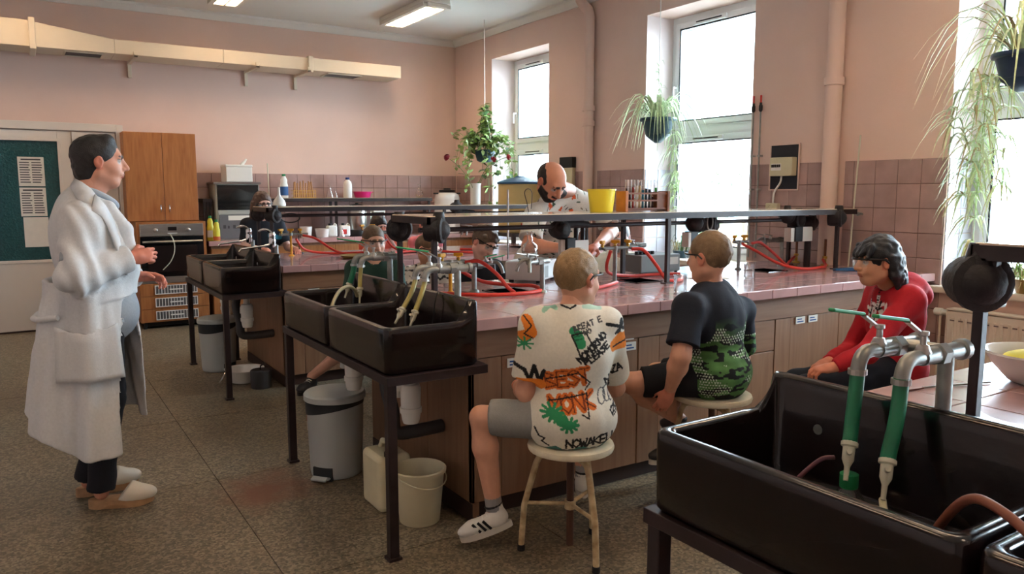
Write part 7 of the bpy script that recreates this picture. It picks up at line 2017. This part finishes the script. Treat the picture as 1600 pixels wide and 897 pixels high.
for y in (-1, 1):      # lapels and collar lying along the front edge
    pts = [JM['chest'] + np.array((-0.055, y * 0.03, 0.035)), JM['chest'] + np.array((0.0, y * 0.085, 0.03)), JM['chest'] + np.array((0.075, y * 0.105, -0.035)), JM['chest'] + np.array((0.135, y * 0.125, -0.14)), JM['chest'] + np.array((0.165, y * 0.135, -0.26))]
    for (p, q, r0, r1) in zip(pts[:-1], pts[1:], (0.022, 0.024, 0.030, 0.028), (0.024, 0.030, 0.028, 0.008)):
        C.cap(p, q, r0, r1, k=0.012)
C.cap(JM['chest'] + np.array((0.03, 0, 0.02)), JM['head'] + np.array((0.0, 0, -0.03)), 0.066, 0.085, k=0.006, op='-')
VC, FC = C.mesh(0.0055)
NC = normals(VC, FC)
zz = VC[:, 2]
wrk = (vnoise(VC * np.array((7, 7, 3.2)) + 11) - 0.5) * 0.030 + (vnoise(VC * np.array((16, 16, 9))) - 0.5) * 0.010
slv = np.minimum(d_cap(VC, JM['shR'], JM['elR'], 0.09, 0.09), d_cap(VC, JM['elR'], JM['wrR'], 0.09, 0.07)) < 0.02
ax_ = (VC - JM['elR']) @ nv(JM['wrR'] - JM['elR'])
wrk = np.where(slv, wrk + 0.007 * np.sin(ax_ * 85 + 4 * vnoise(VC * 9)) * np.exp(-(ax_ / 0.17) ** 2), wrk)
VC2 = VC + NC * np.clip(wrk, -0.017, 0.017)[:, None]
baseM = np.array((JM['pel'][0], JM['pel'][1], 0.0))
org('lab_coat', (VC2, FC), np.tile(lin((214, 216, 218))[:3], (len(VC), 1)), 'cloth', baseM, TM)
def hang(mb, name, mat, parent, base, **k):
    o = mb.build(name, mat, None, **k); o.parent = parent; o.matrix_parent_inverse = Matrix.Translation(-Vector(base)); return o
# patch pocket on the near side
pk = MB(); nu, nz_ = 12, 10; vs = []
for j in range(nz_ + 1):
    for i in range(nu + 1):
        th = math.radians(-128 + 62 * i / nu); z = 0.66 + 0.25 * j / nz_ - (0.035 * math.sin(PI * i / nu) if j == nz_ else 0)
        Rr = float(skirt_R(np.array(th), np.array(z))) + 0.026
        sx = 0.02 * min(1, max(0, (1.0 - z) / 0.7))
        vs.append((AXX + sx + Rr * math.cos(th), AXY + Rr * math.sin(th), z))
pk.add(vs, [(j * (nu + 1) + i, j * (nu + 1) + i + 1, (j + 1) * (nu + 1) + i + 1, (j + 1) * (nu + 1) + i) for j in range(nz_) for i in range(nu)])
mk('coat_white', (212, 214, 216), 0.85, noise=(90, 0.04), bump=(200, 0.12))
po = hang(pk, 'coat_pocket', 'coat_white', TM, baseM, smooth=60)
sm_ = po.modifiers.new('thick', 'SOLIDIFY'); sm_.thickness = 0.012
hang(MB().tube([(AXX + (float(skirt_R(np.array(th_), np.array(0.92))) + 0.016) * math.cos(th_), AXY + (float(skirt_R(np.array(th_), np.array(0.92))) + 0.016) * math.sin(th_), 0.92 + 0.03 * abs(th_ - PI)) for th_ in np.linspace(PI - 0.8, PI + 0.95, 14)], 0.014, 8), 'back_belt', 'coat_white', TM, baseM, smooth=50)
# turned collar and lapels of the coat
def ribbon(outer, inner, name):
    n = len(outer); m = MB().add([Vector(p) for p in outer] + [Vector(p) for p in inner], [(i, i + 1, n + i + 1, n + i) for i in range(n - 1)])
    o = hang(m, name, 'coat_white', TM, baseM, smooth=60); k = o.modifiers.new('thick', 'SOLIDIFY'); k.thickness = 0.012; k.offset = 0
ribbon([at(u, v, 3.905 + 0.10 * abs(q)) for u, v, q in ((110, 292, 1.4), (118, 306, 0.8), (128, 322, 0.2), (142, 336, 0))], [at(u, v, 3.96 + 0.10 * abs(q)) for u, v, q in ((118, 280, 1.0), (130, 286, 0.6), (143, 296, 0.2), (156, 314, 0))], 'coat_collar')
ribbon([at(u, v, 3.895) for u, v in ((142, 330), (158, 338), (168, 352), (178, 376), (190, 410), (196, 426))], [at(u, v, 3.96) for u, v in ((148, 304), (164, 322), (176, 345), (186, 372), (194, 408), (199, 430))], 'coat_lapel')
# shirt collar, pen cord, clogs
hang(MB().tube(spline([JM['chest'] + np.array(p) for p in ((-0.04, -0.05, 0.05), (0.03, -0.075, 0.035), (0.10, -0.055, -0.005), (0.125, 0.0, -0.03), (0.10, 0.055, -0.005), (0.03, 0.075, 0.035), (-0.04, 0.05, 0.05))], 4), 0.016, 8), 'shirt_collar', mk_once('shirt_grey_blue', (160, 168, 176)), TM, baseM, smooth=60)
mk('clog_white', (226, 220, 206), 0.35); mk('clog_wood', (176, 140, 104), 0.55, noise=(30, 0.15))
for q, toe in (('R', (0.96, -0.27)), ('L', (0.99, 0.12))):
    a = JM['an' + q]; f = nv(toe[0], toe[1], 0); R_ = frame(f); h = np.array((a[0], a[1], 0.0))
    Bc = Blob()
    Bc.ell(h + f * 0.14 + np.array((0, 0, 0.055)), (0.050, 0.105, 0.045), R_, k=0.03, cut=[(h + f * 0.055, -f + np.array((0, 0, 0.9)))])
    Bc.ell(h + f * 0.10 + np.array((0, 0, 0.075)), (0.046, 0.07, 0.05), R_, k=0.03, cut=[(h + f * 0.05, -f + np.array((0, 0, 0.75)))])
    V_, F_ = Bc.mesh(0.0055); V_[:, 2] = np.maximum(V_[:, 2], 0.03)
    org('clog_upper', (V_, F_), None, 'clog_white', baseM, TM)
    n = 20; vs = []
    for (zb, zt, half) in ((0, 0, 0),):
        for z in ('b', 't'):
            for k in range(n):
                t_ = 2 * PI * k / n; y = 0.085 + 0.145 * math.cos(t_); x = math.sin(t_) * (0.046 + 0.007 * math.cos(t_))
                zz_ = (0.0 if (y < 0.02) else 0.0 if y > 0.12 else 0.022) if z == 'b' else 0.045 - 0.012 * max(0, y / 0.23)
                p = h + R_[:, 0] * x + f * y; vs.append((p[0], p[1], zz_ + (0.012 * max(0, (y - 0.18) / 0.05) if z == 'b' else 0)))
    hang(MB().add(vs, [tuple(range(n - 1, -1, -1)), tuple(range(n, 2 * n))] + [(k, (k + 1) % n, n + (k + 1) % n, n + k) for k in range(n)]), 'clog_sole', 'clog_wood', TM, baseM)
# spectacles held in his hand
wp = JM['wrL'] + np.array((0.13, -0.04, 0.03))
MB().tube(spline([Vector(wp + np.array(p)) for p in ((-0.02, 0, 0.0), (0.015, -0.01, 0.04), (0.035, -0.015, 0.09), (0.035, -0.015, 0.14), (0.02, -0.01, 0.18))], 6), 0.0028, 6).build('clear_wand', 'pale_plastic', loc=Vector(wp), smooth=50, label='thin clear plastic strip held up by the man in the lab coat', cat='strip')

# --- teacher leaning over the bench
def paintT(V, N, J, R, cl):
    rng = random.Random(5)
    q = (V - J['pel']) @ R
    U = np.stack([q[:, 0] * 1.0, q[:, 2]], 1); vis = q[:, 1] > -0.12
    for k in range(210):
        x, y = rng.uniform(-0.36, 0.36), rng.uniform(-0.05, 0.66); a = rng.uniform(0, 6.28); L = rng.uniform(0.012, 0.03)
        c = rng.choice(((40, 70, 52), (40, 70, 52), (70, 92, 70), (48, 52, 66), (214, 92, 44), (120, 110, 90)))
        if c[0] == 214:
            for da in (-0.5, 0, 0.5): stroke(cl, U, vis, [(x, y), (x + 0.028 * math.cos(a + da), y + 0.028 * math.sin(a + da))], 0.006, c)
        else: stroke(cl, U, vis, [(x, y), (x + L * math.cos(a), y + L * math.sin(a))], rng.uniform(0.003, 0.006), c)
    return cl
def hairT(B, c, R, s):
    w = lambda l, f, u_: c + R @ (np.array((l, f, u_)) * s)
    B.ell(w(0, -0.022, 0.018), np.array((0.083, 0.094, 0.082)) * s, R, k=0.02, cut=[(w(0, -0.05, -0.06), -R[:, 2] - 0.25 * R[:, 1])])
    B.ell(w(0, 0.030, 0.085), np.array((0.060, 0.105, 0.075)) * s, R, k=0.012, op='-')
    B.ell(w(0, 0.110, -0.030), np.array((0.110, 0.078, 0.13)) * s, R, k=0.012, op='-')
    for q in (-1, 1): B.ell(w(q * 0.090, 0.0, -0.015), np.array((0.024, 0.026, 0.04)) * s, R, k=0.008, op='-')
JT = dict(pel=(3.34, 4.82, 0.95), chest=at(886, 300, 4.50), head=at(862, 284, 4.28), face=(0.06, -0.72, -0.68), hup=(0.0, -0.68, 0.73), fwd=(-0.25, -0.97, 0), shR=at(838, 336, 4.40), shL=at(936, 322, 4.54), elR=at(826, 384, 4.30), elL=at(956, 362, 4.42), wrR=at(884, 388, 4.12), wrL=at(930, 386, 4.14), knR=(3.20, 4.74, 0.5), knL=(3.44, 4.82, 0.5), anR=(3.18, 4.82, 0.09), anL=(3.44, 4.88, 0.09))
beardT = lambda lc: (lc[:, 1] > 0.0) & (((lc[:, 2] < -0.064) & (lc[:, 2] > -0.118) & (lc[:, 1] > 0.03 + np.where(lc[:, 2] < -0.085, 0.015, 0))) | ((np.abs(lc[:, 0]) < 0.03) & (np.abs(lc[:, 2] + 0.041) < 0.006)) | ((np.abs(lc[:, 0]) > 0.036) & (lc[:, 2] < -0.02) & (lc[:, 1] < 0.07)))
person('balding bearded man in a white leaf-print shirt bent over the bench', JT, 1.02, (204, 140, 112), (214, 210, 202), (60, 66, 80), ((42, 34, 32), 0.004), None, paint=paintT, sleeve='short', legs='trousers', hairf=hairT, beard=beardT, hand={'R': ((0.9, -0.1, 0.1), (0.1, -0.5, -0.8), -1, 0.8, 1.0), 'L': ((-0.8, -0.4, -0.1), (-0.2, 0.2, -0.9), 1, 0.9, 1.0)}, shoes=dict(main=(50, 44, 40), sole=(40, 36, 34)), res=0.009, hres=0.0052, tres=0.0055, g=1.2, belly=0.04, head_s=1.14, hem=0.12, neck=0.06, ncut=0.72)

# --- pupils on the far sides of the benches
def sit(head, fwd, s, face, lean=0.05, hup=(0, 0, 1), arms=1):
    head = np.array(head, float); fw = nv(fwd[0], fwd[1], 0); l = nv(np.cross((0, 0, 1), fw))
    ch = head - np.array((0, 0, 0.165 * s)) - fw * 0.03 * s
    pel = ch - np.array((0, 0, 0.48 * s)) - fw * lean
    J = dict(pel=pel, chest=ch, head=head, face=face, fwd=fw, hup=hup)
    up = nv(ch - pel)
    for q, sg in (('L', 1), ('R', -1)):
        sh = ch - up * 0.045 * s + l * sg * 0.165 * s
        el = sh + fw * 0.12 * s - np.array((0, 0, 0.24 * s)) + l * sg * 0.03
        J['sh' + q] = sh; J['el' + q] = el
        J['wr' + q] = el + fw * 0.19 * s - l * sg * 0.08 * s + np.array((0, 0, -0.03))
        hp = pel + l * sg * 0.085 * s
        J['kn' + q] = hp + fw * 0.40 * s + l * sg * 0.06 * s + np.array((0, 0, -0.02)); J['an' + q] = np.array((*(J['kn' + q] - fw * 0.03)[:2], 0.085))
    return J
def pupil(label, J, s, skin, top, bottom, hair, hairf, stool_label=None, **k):
    zs = float(J['pel'][2]) - 0.095 * s
    if stool_label: stool(float(J['pel'][0]), float(J['pel'][1]), zs, stool_label, 0.175, random.uniform(0, 2))
    fw = np.array(J['fwd'])
    hd = k.pop('hand', {'L': (fw + np.array((0, 0, -0.2)), (0, 0, -1), -1, 0.6), 'R': (fw + np.array((0, 0, -0.2)), (0, 0, -1), 1, 0.6)})
    k.setdefault('shoes', dict(main=(60, 60, 66), sole=(220, 218, 212)))
    if stool_label: k['seat'] = zs
    return person(label, J, s, skin, top, bottom, hair, 'pupils in safety glasses', hairf=hairf, hand=hd, res=k.pop('res', 0.009), hres=k.pop('hres', 0.005), tres=k.pop('tres', 0.0075), hem=0.1, **k)
J1 = sit(at(584, 379, 5.16), (-0.35, -0.94), 0.9, (-0.10, -0.98, -0.12))
J1['knR'] = at(548, 540, 5.10); J1['anR'] = at(487, 588, 5.42)
pupil('short-haired boy in dark green T-shirt facing the sinks', J1, 0.9, (210, 160, 138), (24, 56, 46), (44, 46, 54), ((96, 76, 58), 0.003), hair_short(0.004, top=0.005, side=0.0), 'white round stool under the boy in dark green', goggles={'up': 0.014}, shoes=dict(main=(40, 42, 46), sole=(26, 26, 28), laces=(226, 222, 204), toeR=(-0.75, -0.66), toeL=(-0.2, -0.9)))
def paintZ(V, N, J, R, cl):
    m = vnoise(V * np.array((38, 38, 70))) > 0.60; cl[m] = lin((38, 38, 40))[:3]; return cl
J2 = sit(at(668, 391, 5.40), (-0.6, -0.8), 0.88, (0.46, -0.85, -0.28))
pupil('crop-haired boy in black and white patterned T-shirt looking down', J2, 0.88, (200, 146, 118), (216, 212, 204), (50, 54, 62), ((104, 78, 54), 0.003), hair_short(0.004, top=0.004, side=0.0), 'white round stool under the boy in the patterned T-shirt', goggles={'up': 0.016}, paint=paintZ)
def hair_curl(B, c, R, s):
    hair_short(0.014, top=0.02, side=0.006)(B, c, R, s)
    w = lambda l, f, u_: c + R @ (np.array((l, f, u_)) * s)
    rg = random.Random(3)
    for k in range(46):
        a = rg.uniform(0, 6.28); e = rg.uniform(0.15, 1.5)
        p = w(0.084 * math.cos(a) * math.cos(e), -0.016 + 0.10 * math.sin(a) * math.cos(e), 0.038 + 0.092 * math.sin(e))
        if ((p - c) @ R)[1] > 0.07 * s and e < 0.6: continue
        B.ell(p, np.array((0.018, 0.018, 0.016)) * s, R, k=0.006)
def paintR(V, N, J, R, cl):
    q = (V - J['pel']) @ R; U = np.stack([q[:, 0], q[:, 2]], 1)
    for a in np.linspace(0, 6.28, 9): stroke(cl, U, q[:, 1] > 0.02, [(0.02, 0.26), (0.02 + 0.08 * math.cos(a), 0.26 + 0.06 * math.sin(a))], 0.006, (176, 56, 70))
    return cl
J3 = sit(at(756, 381, 4.88), (0.25, -0.97), 0.92, (0.14, -0.86, -0.46), hup=(0.30, -0.3, 0.9))
pupil('curly brown-haired boy in black T-shirt leaning his head', J3, 0.92, (220, 172, 156), (22, 24, 32), (50, 54, 62), ((92, 74, 60), 0.006), hair_curl, 'white round stool under the curly-haired boy', goggles={'up': 0.02}, paint=paintR)
J5 = sit(at(968, 372, 4.78), (-0.4, -0.92), 0.92, (-0.62, -0.78, -0.02))
pupil('boy in cream hooded top sitting by the window behind the bench', J5, 0.92, (214, 164, 146), (222, 216, 200), (40, 46, 60), ((84, 68, 58), 0.004), hair_short(0.012, top=0.014), 'white round stool under the boy in the cream top', sleeve='long', extra=lambda C, J, R, s: C.ell(J['chest'] - R[:, 1] * 0.08, np.array((0.12, 0.07, 0.06)), R, k=0.04))
def hair_long(B, c, R, s):
    hair_short(0.014, top=0.014, low=-0.09, side=0.006)(B, c, R, s)
    w = lambda l, f, u_: c + R @ (np.array((l, f, u_)) * s)
    for k in range(13):
        a = -1.75 + 3.5 * k / 12; x, y = math.sin(a) * 0.080, -0.016 - math.cos(a) * 0.088
        B.cap(w(x, y, 0.02), w(x * 1.12, y - 0.01, -0.13), 0.020 * s, 0.020 * s, k=0.012); B.cap(w(x * 1.12, y - 0.01, -0.13), w(x * 1.1, y + 0.005, -0.26), 0.02 * s, 0.010 * s, k=0.012)
JW = sit(at(410, 321, 7.40), (-0.12, -0.99), 0.86, (0.10, -0.98, -0.10))
JW['pel'][2] = 0.80
for q in ('L', 'R'):
    JW['kn' + q] = np.array((JW['pel'][0] + (0.08 if q == 'R' else -0.08) * -1, JW['pel'][1] - 0.02, 0.44)); JW['an' + q] = np.array((JW['kn' + q][0], JW['pel'][1], 0.085))
JW['elL'] = JW['shL'] + np.array((0.07, -0.05, -0.22)); JW['wrL'] = np.array((2.12, 7.00, 0.985)); JW['elR'] = JW['shR'] + np.array((-0.05, -0.08, -0.20)); JW['wrR'] = np.array((1.86, 7.02, 0.985))
pupil('long brown-haired girl in dark top standing behind the chrome taps', JW, 0.86, (218, 172, 154), (30, 36, 46), (40, 44, 60), ((88, 64, 52), 0.006), hair_long, None, goggles={}, paint=lambda V, N, J, R, cl: (stroke(cl, np.stack([((V - J['pel']) @ R)[:, 0], V[:, 2]], 1), ((V - J['pel']) @ R)[:, 1] > 0, [(0.05, 1.10), (0.14, 1.08)], 0.02, (52, 132, 150)), cl)[1])
JP = sit(at(592, 356, 7.58), (-0.1, -0.99), 0.88, (0.1, -0.97, -0.2))
JP['elL'] = JP['shL'] + np.array((0.02, -0.20, -0.16)); JP['wrL'] = JP['head'] + np.array((0.05, -0.13, -0.09))
pupil('dark-haired child in coral top resting a hand against the face', JP, 0.88, (222, 176, 162), (226, 96, 76), (50, 54, 70), ((44, 32, 32), 0.005), hair_short(0.014, top=0.016), 'white round stool under the child in coral', hand={'L': ((-0.3, 0.2, 0.9), (-0.5, 0.8, 0), -1, 0.4)})
JQ = sit(at(668, 352, 7.62), (0.0, -1), 0.88, (-0.3, -0.93, -0.2))
pupil('brown-haired child in pink top beyond the far bench', JQ, 0.88, (222, 172, 160), (224, 130, 140), (50, 54, 70), ((70, 46, 42), 0.006), hair_short(0.016, top=0.018, low=-0.08, side=0.008), 'white round stool under the child in pink')
